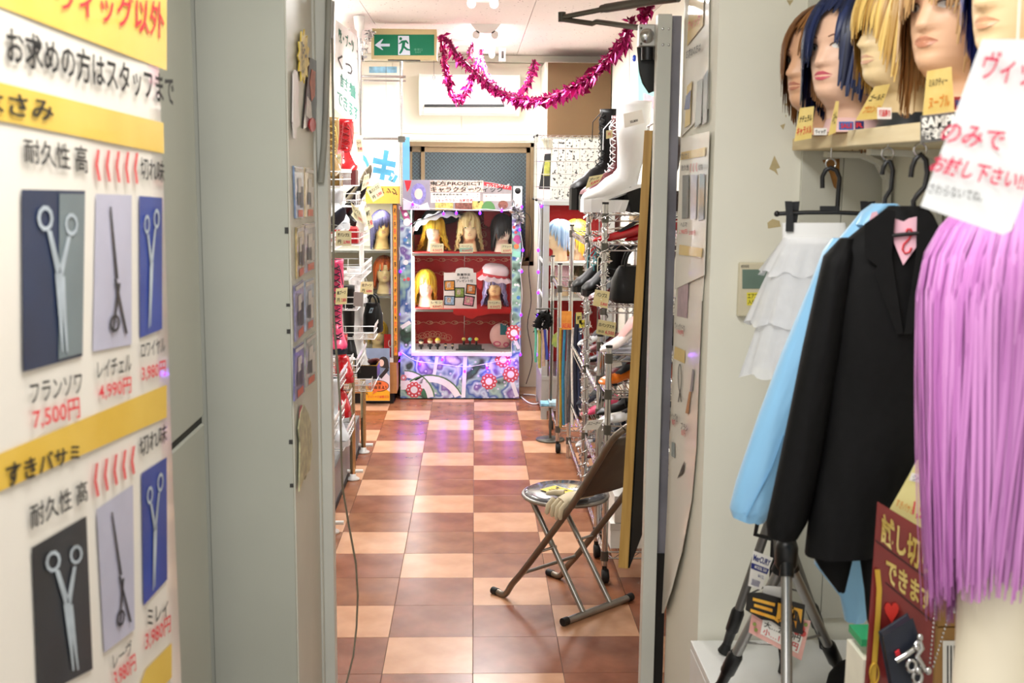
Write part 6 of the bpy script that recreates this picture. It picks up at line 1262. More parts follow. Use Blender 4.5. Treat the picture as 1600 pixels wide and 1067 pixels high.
o = T('white_speaker', 'small white speaker with a round black front beside the header board', 'speaker', P(808, 318, Y=DY+.02)); MB().bb(P(802, 328, Y=DY+.02), P(815.5, 291, Y=DY+.08)).build('case', white_plastic, o, bev=.003); MB().lathe([(0, .003), (.020, .003), (.022, 0)], P(809, 298, Y=DY+.018), 0, 20, Matrix.Rotation(math.pi/2, 3, 'X')).build('driver', black_gap, o)
o = T('silver_ornament', 'crumpled dark silver bag hanging beside the header board', 'ornament', P(808, 345, Y=DY-.01)); foils(MB(), [P(805, 322, Y=DY-.03), P(812, 345, Y=DY-.03)], 140, .04, .03, 21, .2).build('foil', silver_foil, o)
# wig heads
HY = DY+.21; GH = 'wig heads in the central display case'
def fh(label, px, z, hm, ks, S, rz=0, **k):
    p = P(px, 450, Y=HY); return far_head(label, V((p.x, HY, z+.001)), rz, hm, ks, S, GH, **k)
CURL = [(0, .212), (38, .205), (62, .10), (80, .03), (180, .02)]
t1_ = fh('mannequin head with long golden curls under the black and white hat', 678, s1z, hair_gold, CURL, .93, -4, curl=.014, n=190, skin='F6DDBD', flare=.20)
fh('mannequin head with wheat blond ringlets in the middle of the top shelf', 733, s1z, hair_wheat, [(0, .216), (40, .212), (58, .11), (75, .03), (180, .02)], .98, 2, curl=.013, n=190, flare=.10, iris='4F7A62', skin='F0CFA0')
fh('mannequin head with messy black wig on the right of the top shelf', 784, s1z, hair_blk, [(0, .20), (30, .185), (55, .13), (75, .06), (180, .04)], .95, 12, n=140, jit=.03, lob=lambda a: -.04 if -40 < a < 5 else 0, skin='FBE6D2')
fh('mannequin head with long lemon blond wig on the left of the middle shelf', 665, s2z, hair_gold, [(0, .216), (38, .205), (60, .10), (78, .03), (180, .02)], .93, 3, n=150, curl=.004, skin='FBE8CC')
t5 = fh('mannequin head with violet wavy wig under the pink mob cap', 773, s2z, hair_pur, [(0, .213), (36, .203), (60, .10), (78, .03), (180, .02)], .93, -3, n=150, curl=.008, skin='F3C78F', flare=.10)
def lc(o, mb, name, m): return mb.build(name, m, o, local=True)
# black and white brimmed hat (rests on the first head)
ph_ = t1_.matrix_world if False else None
hp_ = V((t1_.location.x+.0, HY+.0, s1z+.236)); ht = T('brimmed_hat', 'wide black hat with a white ruffled brim tilted on the golden curls', 'hat', hp_)
Rm = Matrix.Rotation(math.radians(-20), 3, 'Y') @ Matrix.Rotation(math.radians(-17), 3, 'X')
rings = []
for r, z, wv in ((.084, -.02, 0), (.098, .0, 0), (.155, -.006, .006), (.215, -.016, .010)): rings.append([hp_+Rm @ V((r*math.cos(a), r*.85*math.sin(a), z+wv*math.sin(5*a)-.022*(abs(math.cos(a))**2)*(r/.2)**2)) for a in [2*math.pi*k/40 for k in range(40)]])
mbh = MB().loft(rings, 0, True, False); mbh.build('brim', black_wool, ht).modifiers.new('t', 'SOLIDIFY').thickness = .004
rings = []
for r, z in ((.160, .014), (.186, .012), (.194, -.008), (.186, -.036)): rings.append([hp_+Rm @ V((r*math.cos(a)*1.02, r*.86*math.sin(a), z-.012+.008*math.sin(14*a)-.022*abs(math.cos(a))**2)) for a in [math.pi+math.pi*k/40 for k in range(41)]])
g_ = [[r[k] for r in rings] for k in range(41)]; MB().grid(g_).build('white_ruffle', mat('white_ruffle', 'F3EFF0', .7, var=.03), ht)
MB().lathe([(.095, -.005), (.085, .035), (.05, .07), (.0, .085)], hp_, 0, 24, Rm).build('crown', black_wool, ht)
rings = []
hp5 = V((t5.location.x, HY, s2z+.228)); h5 = T('mob_cap', 'pink mob cap with a red band on the violet wig', 'cap', hp5); Rm5 = Matrix.Rotation(math.radians(8), 3, 'Y')
pkc = mat('pale_pink_cotton', 'F3D6DC', .8, var=.05)
MB().loft([[hp5+Rm5 @ V((r*math.cos(a)*(1+.03*math.sin(9*a)), r*1.1*math.sin(a), z)) for a in [2*math.pi*k/36 for k in range(36)]] for r, z in ((.095, .012), (.100, .03), (.098, .055), (.08, .08), (.045, .095), (.005, .098))], 0, True, False).build('crown', pkc, h5)
MB().loft([[hp5+Rm5 @ V((r*math.cos(a)*1.02, r*1.12*math.sin(a), z)) for a in [2*math.pi*k/36 for k in range(36)]] for r, z in ((.097, -.004), (.101, .016))], 0, True, False).build('band', mat('red_ribbon', 'C9333F', .5), h5).modifiers.new('t', 'SOLIDIFY').thickness = .003
MB().loft([[hp5+Rm5 @ V((r*math.cos(a)*(1+.05*math.sin(11*a)), r*1.1*math.sin(a)*(1+.05*math.sin(11*a)), z+.006*math.sin(11*a+1))) for a in [2*math.pi*k/66 for k in range(66)]] for r, z in ((.096, -.002), (.118, -.018), (.132, -.034))], 0, True, False).build('ruffle', pkc, h5)
def bow(label, pts, Y, c='D21F24'):
    o = T('red_bow', label, 'bow', P(*pts[0], Y=Y)); m = mat('red_satin', c, .4, var=.1); MB().prism([P(x, y, Y=Y) for x, y in pts], (0, .012, 0)).build('loop', m, o, bev=.003); return o
bow('large red bow sticking up beside the pink mob cap', [(746, 447), (744, 428), (750, 424), (759, 418), (757, 428), (752, 436), (753, 444), (750, 452)], HY-.03)
bow('broad red bow behind the messy black wig', [(757, 331), (782, 331), (798, 335), (786, 345), (770, 342), (764, 354), (757, 350)], HY+.10)
bow('dark red hair band bow behind the wheat ringlets', [(719, 337), (733, 334), (748, 340), (744, 348), (722, 346)], HY+.08, '9A1F24')
# name cards in front of the heads
for i, (x0, y0, x1, y1, t_, z) in enumerate(((672, 381, 693, 395, 'ブロンド', s1z), (718, 381, 739, 395, 'ベージュ', s1z), (783, 382, 800, 396, 'ブラック', s1z), (672, 470, 692, 483, 'レモン', s2z), (762, 471, 783, 484, 'ラベンダー', s2z))):
    q = rectY(x0, y0, x1, y1, DY+.055); dz = V((0, 0, z+.0015-q[0].z)); q = [p+dz for p in q]
    o = T('name_card', ['cream card before the golden curls', 'cream and green card before the wheat ringlets', 'cream card before the messy black wig', 'cream card before the lemon blond wig', 'cream card before the violet wavy wig'][i], 'card', q[0], group='cards in front of the display case heads')
    MB().slab(q, .002).build('card', mat('cream_card', 'F1E6C0', .5, var=.08, scale=30), o); mb = MB(); mb.text(t_, sub(q, .1, .6, .9, .85), 0, .001, .01).text('8,500円', sub(q, .2, .1, .9, .4), 1, .001, .01)
    if i == 1: mb.quad(sub(q, 0, .1, 1, .55), 2, .0006)
    mb.build('print', [ink_black, ink_red, mat('mint_print', '9FC3AE', .5)], o)
# white notice with five photo cards
pt_ = [(693, 483), (745, 483), (744, 427), (740, 427), (739, 421), (730, 419), (720, 419), (713, 421), (711, 427), (693.5, 427)]
nb = T('photo_notice', 'white arched notice with five photo cards on the middle shelf', 'notice', P(719, 483, Y=DY+.07)); NYp = DY+.07; dzz = V((0, 0, s2z+.001-P(719, 483, Y=NYp).z))
MB().prism([P(x, y, Y=NYp)+dzz for x, y in pt_], (0, .004, 0)).build('board', mat('notice_white', 'EFE4E2', .5, var=.03), nb)
mb = MB()
for t_, x0, y0, x1, y1 in (('数量限定', 714, 428, 735, 432), ('お求めの', 718, 433, 732, 437), ('プレゼント付', 713, 437.5, 739, 442)): mb.text(t_, [p+dzz for p in rectY(x0, y0, x1, y1, NYp)], 0, .001, .02)
mb.build('lettering', ink_black, nb)
pcs = [((694, 439, 711, 455), 'E0902F', -2), ((710, 450, 726, 466), '8FA34F', 0), ((728, 445, 744, 461), 'C9702F', 6), ((694, 463, 711, 478), '9FB8D8', 2), ((724, 463, 741, 479), 'D98AA0', 9)]
for (x0, y0, x1, y1), c, rt in pcs:
    cx_, cy_ = (x0+x1)/2, (y0+y1)/2; ca_, sa_ = math.cos(math.radians(rt)), math.sin(math.radians(rt)); q = [P(cx_+(x-cx_)*ca_-(y-cy_)*sa_, cy_+(x-cx_)*sa_+(y-cy_)*ca_, Y=NYp)+dzz+V((0, -.002, 0)) for x, y in ((x0, y1), (x1, y1), (x1, y0), (x0, y0))]
    o = MB().slab(q, .0012).build('photo_card', black_plastic, nb); MB().quad(sub(q, .1, .1, .9, .9), 0, .0006).quad(sub(q, .25, .3, .6, .8), 1, .0009).build('print', [mat('photo_'+c, c, .4, var=.4, scale=70), mat('photo_mix', 'C9B0A0', .4, var=.5, scale=90)], o)
# small figures, boxed set, round cushion on the base shelf
def figure(label, px, hgt, hair, body, Y=DY+.12):
    p = P(px, 548, Y=Y); t = T('toy_figure', label, 'figure', (p.x, Y, zb+.001), group='small big-headed toy figures'); S = hgt/.075
    bm_ = mat('toy_'+body, body, .5); hm_ = mat('toyhair_'+hair, hair, .4); sk = mat('toy_skin', 'F0CDA8', .45)
    MB().lathe([(0, 0), (.006*S, 0), (.0065*S, .010*S), (.010*S, .018*S), (.011*S, .026*S), (.006*S, .038*S), (0, .040*S)], (0, 0, 0), 0, 12).build('body', bm_, t, local=True)
    MB().ell((0, 0, .053*S), (.017*S, .016*S, .016*S), 0, 14, 10).build('head', sk, t, local=True)
    mb = MB(); rings = []
    for k in range(7):
        a = .02+k*1.75/6; rings.append([V((.0185*S*math.sin(a)*math.cos(b), .0175*S*math.sin(a)*math.sin(b)+.002*S, .055*S+.0185*S*math.cos(a)-(.004*S if k == 6 and j % 2 else 0))) for j, b in enumerate([2*math.pi*j/16 for j in range(16)])])
    mb.loft(rings); mb.v = [V((v.x, v.y, v.z if v.y > -.004*S else max(v.z, .057*S))) for v in mb.v]; mb.build('hair', hm_, t, local=True)
    for s in (-1, 1): MB().tube([(.009*S*s, 0, .034*S), (.016*S*s, -.002, .026*S), (.013*S*s, -.006*S, .020*S)], .003*S, n=8).build('arm', bm_, t, local=True)
    return t
figure('brown-haired toy figure at the left end of the base shelf', 658, .078, '3A241A', '2A1F1E'); figure('chestnut-haired toy figure second on the base shelf', 672, .086, '9A6A2A', '181818'); figure('yellow-haired toy figure in black third on the base shelf', 684, .088, 'E6C43A', '141416')
figure('tiny dark toy figure beside the yellow-haired one', 696, .048, '201A1A', '2A3A4A'); figure('tiny dark toy figure next to the boxed set', 707, .048, '241A16', '2A2A2E')
bs_ = T('boxed_set', 'dark window box holding three small figures on the base shelf', 'box', P(735, 550, Y=DY+.1)); BY = DY+.08; q = rectY(712, 550, 757, 518, BY); dz = zb+.001-q[0].z
x0_, x1_, z0_, z1_ = q[0].x, q[1].x, zb+.001, q[2].z+dz
MB().bb((x0_, BY+.07, z0_), (x1_, BY+.075, z1_)).bb((x0_, BY, z0_), (x0_+.02, BY+.07, z1_)).bb((x1_-.02, BY, z0_), (x1_, BY+.07, z1_)).bb((x0_+.02, BY, z1_-.025), (x1_-.02, BY+.07, z1_)).bb((x0_+.02, BY, z0_), (x1_-.02, BY+.07, z0_+.035)).build('carton', mat('dark_green_carton', '1F2A28', .35, var=.3, scale=30), bs_, bev=.0015)
mb = MB(); q = [V((x0_+.004, BY, z0_+.004)), V((x1_-.004, BY, z0_+.004)), V((x1_-.004, BY, z1_-.004)), V((x0_+.004, BY, z1_-.004))]
mb.quad(sub(q, .42, .92, .56, .98), 0, .001); mb.quad(sub(q, .22, .02, .66, .17), 1, .001); mb.quad(sub(q, .66, .03, .9, .15), 2, .001); mb.quad(sub(q, .04, .2, .07, .85), 3, .001); mb.quad(sub(q, .92, .2, .95, .85), 3, .001); mb.quad(sub(q, .1, .84, .9, .86), 3, .001); mb.build('print', [ink_red, mat('teal_carton_print', '4FAE98', .4), mat('pink_carton_print', 'E0909A', .4), paper_white], bs_)
MB().bb((x0_+.021, BY+.003, z0_+.036), (x1_-.021, BY+.004, z1_-.026)).build('window', clear, bs_)
for u, c in ((.28, 'E0C45A'), (.5, '7FC9BE'), (.72, 'E8D04A')):
    fg = MB(); cx_ = x0_+(x1_-x0_)*u; fg.lathe([(0, 0), (.007, 0), (.009, .02), (.004, .03), (0, .03)], (cx_, BY+.04, z0_+.036), 0, 10).ell((cx_, BY+.04, z0_+.077), (.015, .014, .014), 1, 12, 8).build('figurine', [black_plastic, mat('figurine_'+c, c, .4)], bs_)
cu = T('round_cushion', 'pale pink round cushion with a teal corner on the base shelf', 'cushion', P(785, 550, Y=DY+.15)); cc = P(783, 527, Y=DY+.17); cc.z = zb+.098
MB().ell(cc, (.086, .06, .097), 0, 24, 16).build('cover', mat('pink_plush', 'E9B4AC', .85, var=.06), cu)
mb = MB(); q_ = []
for i in range(7):
    row = []
    for j in range(7): u = -.1+1.1*i/6; v = .15+.8*j/6; x = u; z = v; rr_ = max(0, 1-(x*x+z*z)); row.append(cc+V((.0875*x, -.061*math.sqrt(rr_) if rr_ > 0 else 0, .0985*z)) if rr_ > 0 else cc+V((.0875*x/math.sqrt(x*x+z*z), 0, .0985*z/math.sqrt(x*x+z*z))))
    q_.append(row)
mb.grid(q_).build('teal_panel', mat('teal_plush', '2F6F78', .85, var=.1), cu)
mb = MB(); mb.tube([cc+V((.0872*x, -.0612*math.sqrt(max(0, 1-x*x-z*z)), .0982*z)) for x, z in [(-.35+.28*math.cos(a), -.55+.28*math.sin(a)*.6) for a in [2*math.pi*k/14 for k in range(14)]]], .005, n=6, closed=True); mb.build('pink_swirl', mat('rose_plush', 'D9657F', .85), cu)
mb = MB(); mb.tube([cc+V((.0872*x, -.0612*math.sqrt(max(0, 1-x*x-z*z)), .0982*z)) for x, z in [(.42+.2*math.cos(a), -.62+.2*math.sin(a)*.8) for a in [2*math.pi*k/14 for k in range(14)]]], .005, n=6, closed=True); mb.build('pink_swirl', mat('rose_plush', 'D9657F'), cu)
# ---------------------------------------------------------------- purple fairy lights
bulb_m = mat('purple_led', '5A18FF', .3, emit=7, var=0); wire_w = mat('white_wire', 'E8E6EE', .5)
def lights(label, pts, bulbs, Y, drop=6, X=None):
    o = T('fairy_lights', label, 'fairy lights', P(*pts[0], Y=Y) if X is None else P(*pts[0], X=X), group='purple fairy lights on the display cabinets')
    f_ = (lambda x, y: P(x, y, Y=Y)) if X is None else (lambda x, y: P(x, y, X=X))
    MB().tube(bez([f_(x, y) for x, y in pts], 3), .0022, n=5).build('cable', wire_w, o)
    for x, y in bulbs:
        p = f_(x, y); MB().ell(p, (.0095, .0095, .0125), 0, 8, 6).build('bulb', bulb_m, o)
        MB().tube([p, p+V((0, .003, .022))], .0026, n=5).build('lead', wire_w, o)
LY = DY-.022
lights('purple fairy lights along the lower edge of the header board', [(620, 305), (640, 315), (668, 325), (693, 326), (730, 328), (760, 327), (790, 329), (812, 320)], [(645, 319), (693, 334), (713, 333), (750, 333), (784, 329), (815, 323)], LY)
lights('purple fairy lights drooping across the printed base of the display case', [(622, 555), (628, 551), (640, 559), (656, 565), (690, 569), (725, 573), (750, 570), (780, 564), (806, 560)], [(623, 563), (626, 553), (656, 569), (691, 562), (726, 580), (761, 575), (796, 567)], LY)
for x_, y_ in ((626, 553), (656, 569), (691, 562), (726, 580), (761, 575), (796, 567)):
    pl = bpy.data.lights.new('led_glow', 'POINT'); pl.energy = .35; pl.color = (.35, .08, 1); pl.shadow_soft_size = .012; lo = bpy.data.objects.new('led_glow', pl); lo.location = P(x_, y_, Y=LY-.03); COL.objects.link(lo)
lights('purple fairy lights down the left edge of the display case', [(624, 322), (619, 360), (625, 400), (616, 440), (622, 480), (617, 520), (624, 555)], [(620, 361), (626, 424), (616, 455), (620, 466), (623, 491), (619, 496), (618, 520), (622, 532)], LY)
lights('purple fairy lights down the right edge of the display case', [(815, 322), (812, 352), (817, 390), (813, 425), (816, 460), (813, 492), (812, 525), (813, 553)], [(812, 359), (817, 391), (815, 424), (814, 492), (808, 526), (813, 554)], LY)
lights('purple fairy lights down the corner of the right glass cabinet', [(842, 318), (844, 345), (841, 391), (842, 425), (840, 457), (841, 493), (839, 555)], [(846, 322), (841, 391), (841, 425), (841, 457), (840, 493), (838, 554)], 7.53)
o = tag(MB().tube(bez([P(x, y, Y=8.5) for x, y in ((816, 330), (828, 340), (831, 380), (826, 420), (830, 470), (824, 510), (832, 560), (822, 600))], 4), .003, n=5).build('cable', mat('dark_cable', '2A2A2E', .5)), 'dark cable dangling between the display case and the right cabinet', 'cable')
o = tag(MB().tube(bez([P(814, 620, Z=.006), P(826, 629, Z=.006), P(838, 631, Z=.006), P(846, 626, Z=.006), P(838, 618, Z=.006), P(818, 616, Z=.006)], 4), .005, n=6).build('cable', wire_w), 'white cable coiled on the floor by the display case', 'cable')
# ---------------------------------------------------------------- left glass cabinet with header poster
LY0, LY1 = 8.05, 8.6; lx0, lx1 = -1.14, P(622, 500, Y=LY0).x; lzb, lzt = P(600, 566, Y=LY0).z, P(600, 318, Y=LY0).z
lc_ = T('glass_cabinet', 'white framed wig cabinet at the left beyond the shoe baskets', 'cabinet', ((lx0+lx1)/2, 8.3, 0))
beech = mat('beech_laminate', 'B07A48', .45, var=.08, scale=4, stretch=(1, 1, 8))
MB().bb((lx0, LY0, .08), (lx1-.012, LY1, lzb)).build('base_cabinet', beech, lc_, bev=.002); MB().bb((lx0+.03, LY0+.04, 0), (lx1-.04, LY1, .08)).build('plinth', black_gap, lc_)
MB().bb((lx0, LY0, lzb), (lx1, LY1, lzb+.03)).bb((lx0, LY0, lzt), (lx1, LY1, lzt+.03)).build('frame', cwhite, lc_)
MB().bb((lx1-.05, LY0, lzb+.03), (lx1-.036, LY0+.03, lzt)).build('corner_post', alu, lc_); MB().bb((lx0, LY1-.02, lzb+.03), (lx1-.03, LY1, lzt)).build('back_panel', mat('cream_back_panel', 'EFE3C4', .6, var=.04), lc_)
MB().bb((lx1-.035, LY0-.002, lzb+.0), (lx1, LY1-.021, lzt)).build('side_panel', mat('dark_wood_strip', '5A3A22', .5, var=.15), lc_)
q = [V((lx1-.030, LY0-.003, lzb+.05)), V((lx1-.006, LY0-.003, lzb+.05)), V((lx1-.006, LY0-.003, lzt-.01)), V((lx1-.030, LY0-.003, lzt-.01))]
st_ = MB().slab(q, .001).build('orange_strip', mat('orange_strip', 'D9902E', .5, var=.2, scale=40), lc_)
mb = MB()
for k in range(22): mb.text('星限定和衣★'[k % 6], sub(q, .2, .02+k*.044, .8, .055+k*.044), k % 2, .0008, .02)
mb.build('lettering', [ink_red, ink_black], st_)
l1, l2 = P(600, 392, Y=LY0).z, P(600, 463, Y=LY0).z
for z in (l1, l2): MB().bb((lx0+.01, LY0+.02, z-.015), (lx1-.05, LY1-.021, z)).build('shelf', steel, lc_)
MB().bb((lx0+.01, LY0+.006, lzb+.031), (lx1-.05, LY0+.01, lzt-.001)).build('glass_pane', clear, lc_)
GL = 'wig heads in the left cabinet'
def lh(label, px, z, hm, ks, S, rz=0, **k): p = P(px, 450, Y=LY0+.2); return far_head(label, V((p.x, LY0+.2, z+.001)), rz, hm, ks, S, GL, **k)
lh('mannequin head with long slate violet wig in the left cabinet', 597, l1, hair_plum, [(0, .21), (30, .20), (58, .09), (75, .03), (180, .02)], .95, 14, n=150, jit=.025, skin='F4CE86', eyes=False)
lh('mannequin head with orange fringed wig in the left cabinet', 601, l2, hair_org, [(0, .216), (45, .208), (62, .09), (90, .06), (180, .04)], .93, 6, n=150, skin='F6D69A')
lh('mannequin head with yellow wig on the lowest shelf of the left cabinet', 590, lzb+.031, hair_gold, BOBK, .85, 8, skin='F4D69A')
o = T('red_print_cloth', 'red cloth with white swirl draped in the bottom of the left cabinet', 'cloth', P(608, 562, Y=LY0+.05)); q = rectY(600, 563, 616, 522, LY0+.05); dz = V((0, 0, max(0, lzb+.032-q[0].z))); q = [p+dz for p in q]
MB().slab(q, .003).build('cloth', mat('bright_red_cloth', 'C4201F'), o); MB().tube([sub(q, .6+.15*math.cos(a), .35+.14*math.sin(a), 1, 1)[0]+V((0, -.002, 0)) for a in [2*math.pi*k/12 for k in range(9)]], .003, n=5).build('swirl', paper_white, o)
# header posters and rail above the left cabinet
PY = 8.02
hp2 = T('wig_poster', 'white poster with large blue characters and an orange wig band above the left cabinet', 'poster', P(600, 318, Y=PY))
q = rectY(566, 318, 628.5, 230, PY); MB().slab(q, .003).build('sheet', mat('poster_white', 'F3F5F7', .4, var=.02, coat=.3), hp2); mb = MB(); mb.quad(rectY(566, 318, 628, 291, PY), 0, .0006)
mb.build('print', mat('orange_yellow_band', 'F0B44E', .4, var=.06), hp2); MB().text('ギ', rectY(582, 286, 622, 234, PY), 0, .001, .05).text('ウ', rectY(560, 284, 579, 240, PY), 0, .001, .05).text('ウィッグ', rectY(585, 305, 621, 294, PY), 1, .0014, .02).build('lettering', [mat('blue_gradient_ink', '4FA0C8', .4, var=.3, scale=6), ink_black], hp2)
o = T('blue_poster', 'narrow blue strip poster beside the window frame', 'poster', P(634, 300, Y=PY+.3)); MB().slab(rectY(628, 320, 640, 214, PY+.3), .003).build('sheet', mat('sky_blue_print', '5E9BDD', .4, var=.15, scale=5, coat=.3), o)
o = T('pale_poster', 'pale poster with a blue foot edge high above the left cabinet', 'poster', P(600, 214, Y=PY)); q = rectY(568, 214, 626, 104, PY+.06); MB().slab(q, .003).build('sheet', mat('pale_board', 'EFEBDF', .5, var=.03), o); mb = MB(); mb.quad(sub(q, .15, .0, .9, .09), 0, .0006); mb.quad(sub(q, .60, 0, .612, 1), 1, .0006); mb.build('print', [mat('watery_blue_print', '8FC2DE', .4, var=.3, scale=20), mat('grey_seam', 'C9C4B6', .5)], o)
rl = T('chrome_rail_frame', 'chrome rail frame holding the posters above the left cabinet', 'rail', P(600, 217, Y=PY))
for y in (119, 216): MB().tube([P(560, y, Y=PY-.02), P(634, y+1, Y=PY-.02)], .009, n=10).build('rail', chrome, rl)
MB().tube([P(627, 320, Y=PY-.0), P(627, 96, Y=PY-.0)], .012, n=10).build('upright', chrome, rl); MB().tube([P(556, 126, Y=PY), P(634, 126.5, Y=PY)], .006, n=8).build('rail', chrome, rl); MB().bb(P(622, 222, Y=PY-.03), P(633, 213, Y=PY-.0)).build('clamp', dark_metal, rl)
# standing poster in front of the left cabinet
SY = 7.98
sp_ = T('standing_poster', 'standing poster with a dark-haired woman and an orange speech bubble', 'poster', P(590, 627, Y=SY)); q = rectY(571, 626.5, 609, 544, SY); dz = V((0, 0, .002-q[0].z)); q = [p+dz*0 for p in q]
fz = q[0].z
MB().slab(q, .004).build('board', mat('dusk_blue_print', '7F8FAE', .4, var=.2, scale=6, coat=.3), sp_)
mb = MB(); pq = lambda *a: [P(x, y, Y=SY-.001) for x, y in a]
mb.prism(pq((571, 626), (609, 626), (609, 604), (571, 600)), (0, .0004, 0), 0); mb.prism(pq((592, 600), (609, 612), (609, 588), (600, 578), (594, 586)), (0, -.0003, 0), 1); mb.prism([P(599+8*math.cos(a), 566+9*math.sin(a), Y=SY-.0012) for a in [2*math.pi*k/12 for k in range(12)]], (0, .0004, 0), 2); mb.prism(pq((598, 558), (607, 566), (608, 576), (600, 575)), (0, -.0004, 0), 2); mb.prism([P(596+4*math.cos(a), 567+5.5*math.sin(a), Y=SY-.0018) for a in [2*math.pi*k/12 for k in range(12)]], (0, .0004, 0), 3)
mb.prism(pq((592, 588), (604, 574), (608, 578), (596, 592)), (0, -.0006, 0), 2)
mb.prism([P(591+17*math.cos(a), 603+9*math.sin(a), Y=SY-.0022) for a in [2*math.pi*k/18 for k in range(18)]], (0, .0004, 0), 4); mb.prism([P(591+16*math.cos(a), 603+8.2*math.sin(a), Y=SY-.0026) for a in [2*math.pi*k/18 for k in range(18)]], (0, .0004, 0), 5); mb.prism(pq((584, 610), (590, 611), (582, 616)), (0, -.0022, 0), 5)
mb.build('print', [mat('poster_yellow', 'E8A92A', .4, var=.1), mat('blouse_print', 'D8CEDC', .4), mat('dark_hair_print', '2F2A2C', .4), mat('face_tone_print', 'E2BDB2'), ink_black, mat('bubble_orange', 'E0703F', .4)], sp_)
MB().text('衣装', rectY(587, 601, 596, 596.5, SY), 0, .004, .01).text('に来ます♪', rectY(579, 608, 604, 602, SY), 0, .004, .01).text('スペシャル特典付き', rectY(574, 622, 607.5, 617.5, SY), 1, .002, .01).text('グ', rectY(571, 617, 575, 608, SY), 0, .002, .02).build('lettering', [ink_black, ink_red], sp_)
# ---------------------------------------------------------------- left shoe display: plinth, tension poles, baskets
pl_ = T('grey_plinth', 'low grey plinth under the left shoe baskets', 'plinth', (-.9, 5.85, 0)); MB().bb((-1.14, 4.95, 0), (-.685, 6.7, .21)).build('body', mat('grey_plinth_laminate', '77787A', .4, var=.05), pl_, bev=.002); MB().bb((-.684, 4.95, 0), (-.68, 6.7, .03)).build('base_strip', black_gap, pl_)
for i, (y, lt_) in enumerate(((5.10, .40), (6.02, .66), (6.62, 1))):
    nm = 'tension_pole' if i == 2 else 'support_post'
    t = T(nm, ['short chrome support post nearest the doorway', 'short chrome support post in the middle of the shoe display', 'far chrome floor-to-ceiling pole of the shoe display'][i], 'pole', (-.655, y, 0), group='support posts of the shoe display')
    MB().tube([(-.655, y, .03), (-.655, y, .92 if i == 2 else lt_)], .016, n=14).build('lower_tube', brass_chrome, t)
    if i == 2:
        MB().tube([(-.655, y, .92), (-.655, y, 1.86)], .014, n=14).build('middle_tube', white_plastic, t); MB().tube([(-.655, y, 1.86), (-.655, y, 2.40)], .012, n=14).build('upper_tube', chrome, t)
        MB().lathe([(0, 0), (.012, 0), (.014, .04), (.026, .05), (.032, .12), (0, .125)], (-.655, y, 2.40), 0, 16).build('ceiling_cap', white_plastic, t)
    else: MB().lathe([(0, 0), (.018, 0), (.018, .012), (0, .014)], (-.655, y, lt_), 0, 14).build('end_cap', white_plastic, t)
    MB().lathe([(0, 0), (.035, 0), (.036, .008), (.018, .018), (.016, .035), (0, .035)], (-.655, y, .0005), 0, 18).build('foot', white_plastic, t); MB().tube([(-.655-.055, y, .048), (-.655+.055, y, .048)], .010, n=8).build('foot_bar', white_plastic, t)
bpn = T('mesh_panel', 'white wire mesh back panel carrying the left shoe baskets', 'mesh panel', (-1.0, 5.9, .212)); mb = MB()
for k in range(18): y = 5.0+k*.1; mb.tube([(-1.005, y, .212), (-1.005, y, 1.9)], .003, n=4)
for k in range(18): z = .215+k*.099; mb.tube([(-1.005, 5.0, z), (-1.005, 6.7, z)], .003, n=4)
mb.build('wire_mesh', white_wire, bpn)
for y in (5.0, 5.85, 6.7): MB().tube([(-1.012, y, .212), (-1.012, y, 1.95)], .012, n=10).build('upright', brass_chrome, bpn)
def basket(label, x0, x1, y0, y1, z, h=.07):
    x0 = -1.0
    t = T('wire_basket', label, 'basket', ((x0+x1)/2, (y0+y1)/2, z), group='white wire baskets of the shoe display'); mb = MB()
    for zz_ in (z, z+h*.5, z+h): mb.tube([(x0, y0, zz_), (x1, y0, zz_), (x1, y1, zz_), (x0, y1, zz_)], .0035 if zz_ > z else .003, n=5, closed=True)
    for i in range(7): x = x0+(x1-x0)*i/6; mb.tube([(x, y0, z+h), (x, y0, z), (x, y1, z), (x, y1, z+h)], .002, n=4)
    k = max(4, int((y1-y0)/.05))
    for i in range(k+1): y = y0+(y1-y0)*i/k; mb.tube([(x0, y, z+h), (x0, y, z), (x1, y, z), (x1, y, z+h)], .002, n=4)
    mb.build('wire_frame', white_wire, t); MB().prism([(x1+.003, y0, z+h-.006), (x1+.003, y1, z+h-.006), (x1+.003, y1, z+h+.012), (x1+.003, y0, z+h+.012)], (.002, 0, 0)).build('label_rail', white_plastic, t); return t
bk = [('nearest the doorway at eye level', -1.0, -.602, 5.15, 6.0, 1.585), ('under the navy shoe', -1.0, -.66, 5.2, 5.98, 1.29), ('holding the red shoe box', -.95, -.61, 6.05, 6.6, 1.27), ('in front of the orange wig', -.95, -.60, 6.05, 6.62, 1.085), ('under the black handbag', -.95, -.54, 6.1, 6.62, .76), ('under the white long boot', -.95, -.625, 5.98, 6.5, .60), ('at knee height in the middle', -.95, -.645, 5.4, 5.98, .62), ('holding the black gift box', -.95, -.575, 6.3, 6.75, .435), ('holding the lower red boot', -.95, -.65, 5.2, 5.95, .44), ('lowest by the middle pole', -.95, -.645, 5.5, 6.0, .29), ('lowest by the doorway', -.95, -.66, 4.98, 5.45, .36), ('holding the white boot shaft', -.95, -.632, 6.1, 6.62, .917), ('high behind the pointed shoe', -.95, -.63, 6.1, 6.6, 1.47)]
for b in bk: basket('white wire basket '+b[0], *b[1:])
Zr = lambda z: z+.006
boot('platform_boot', 'brown and gold laced boot at eye level by the doorway', V((-.672, 5.36, Zr(1.585))), math.radians(-78), .31, .2, m=brn, plat=.03, heel=.03, laces=mat('gold_lace', 'D8B860', .5), shaft=.05)
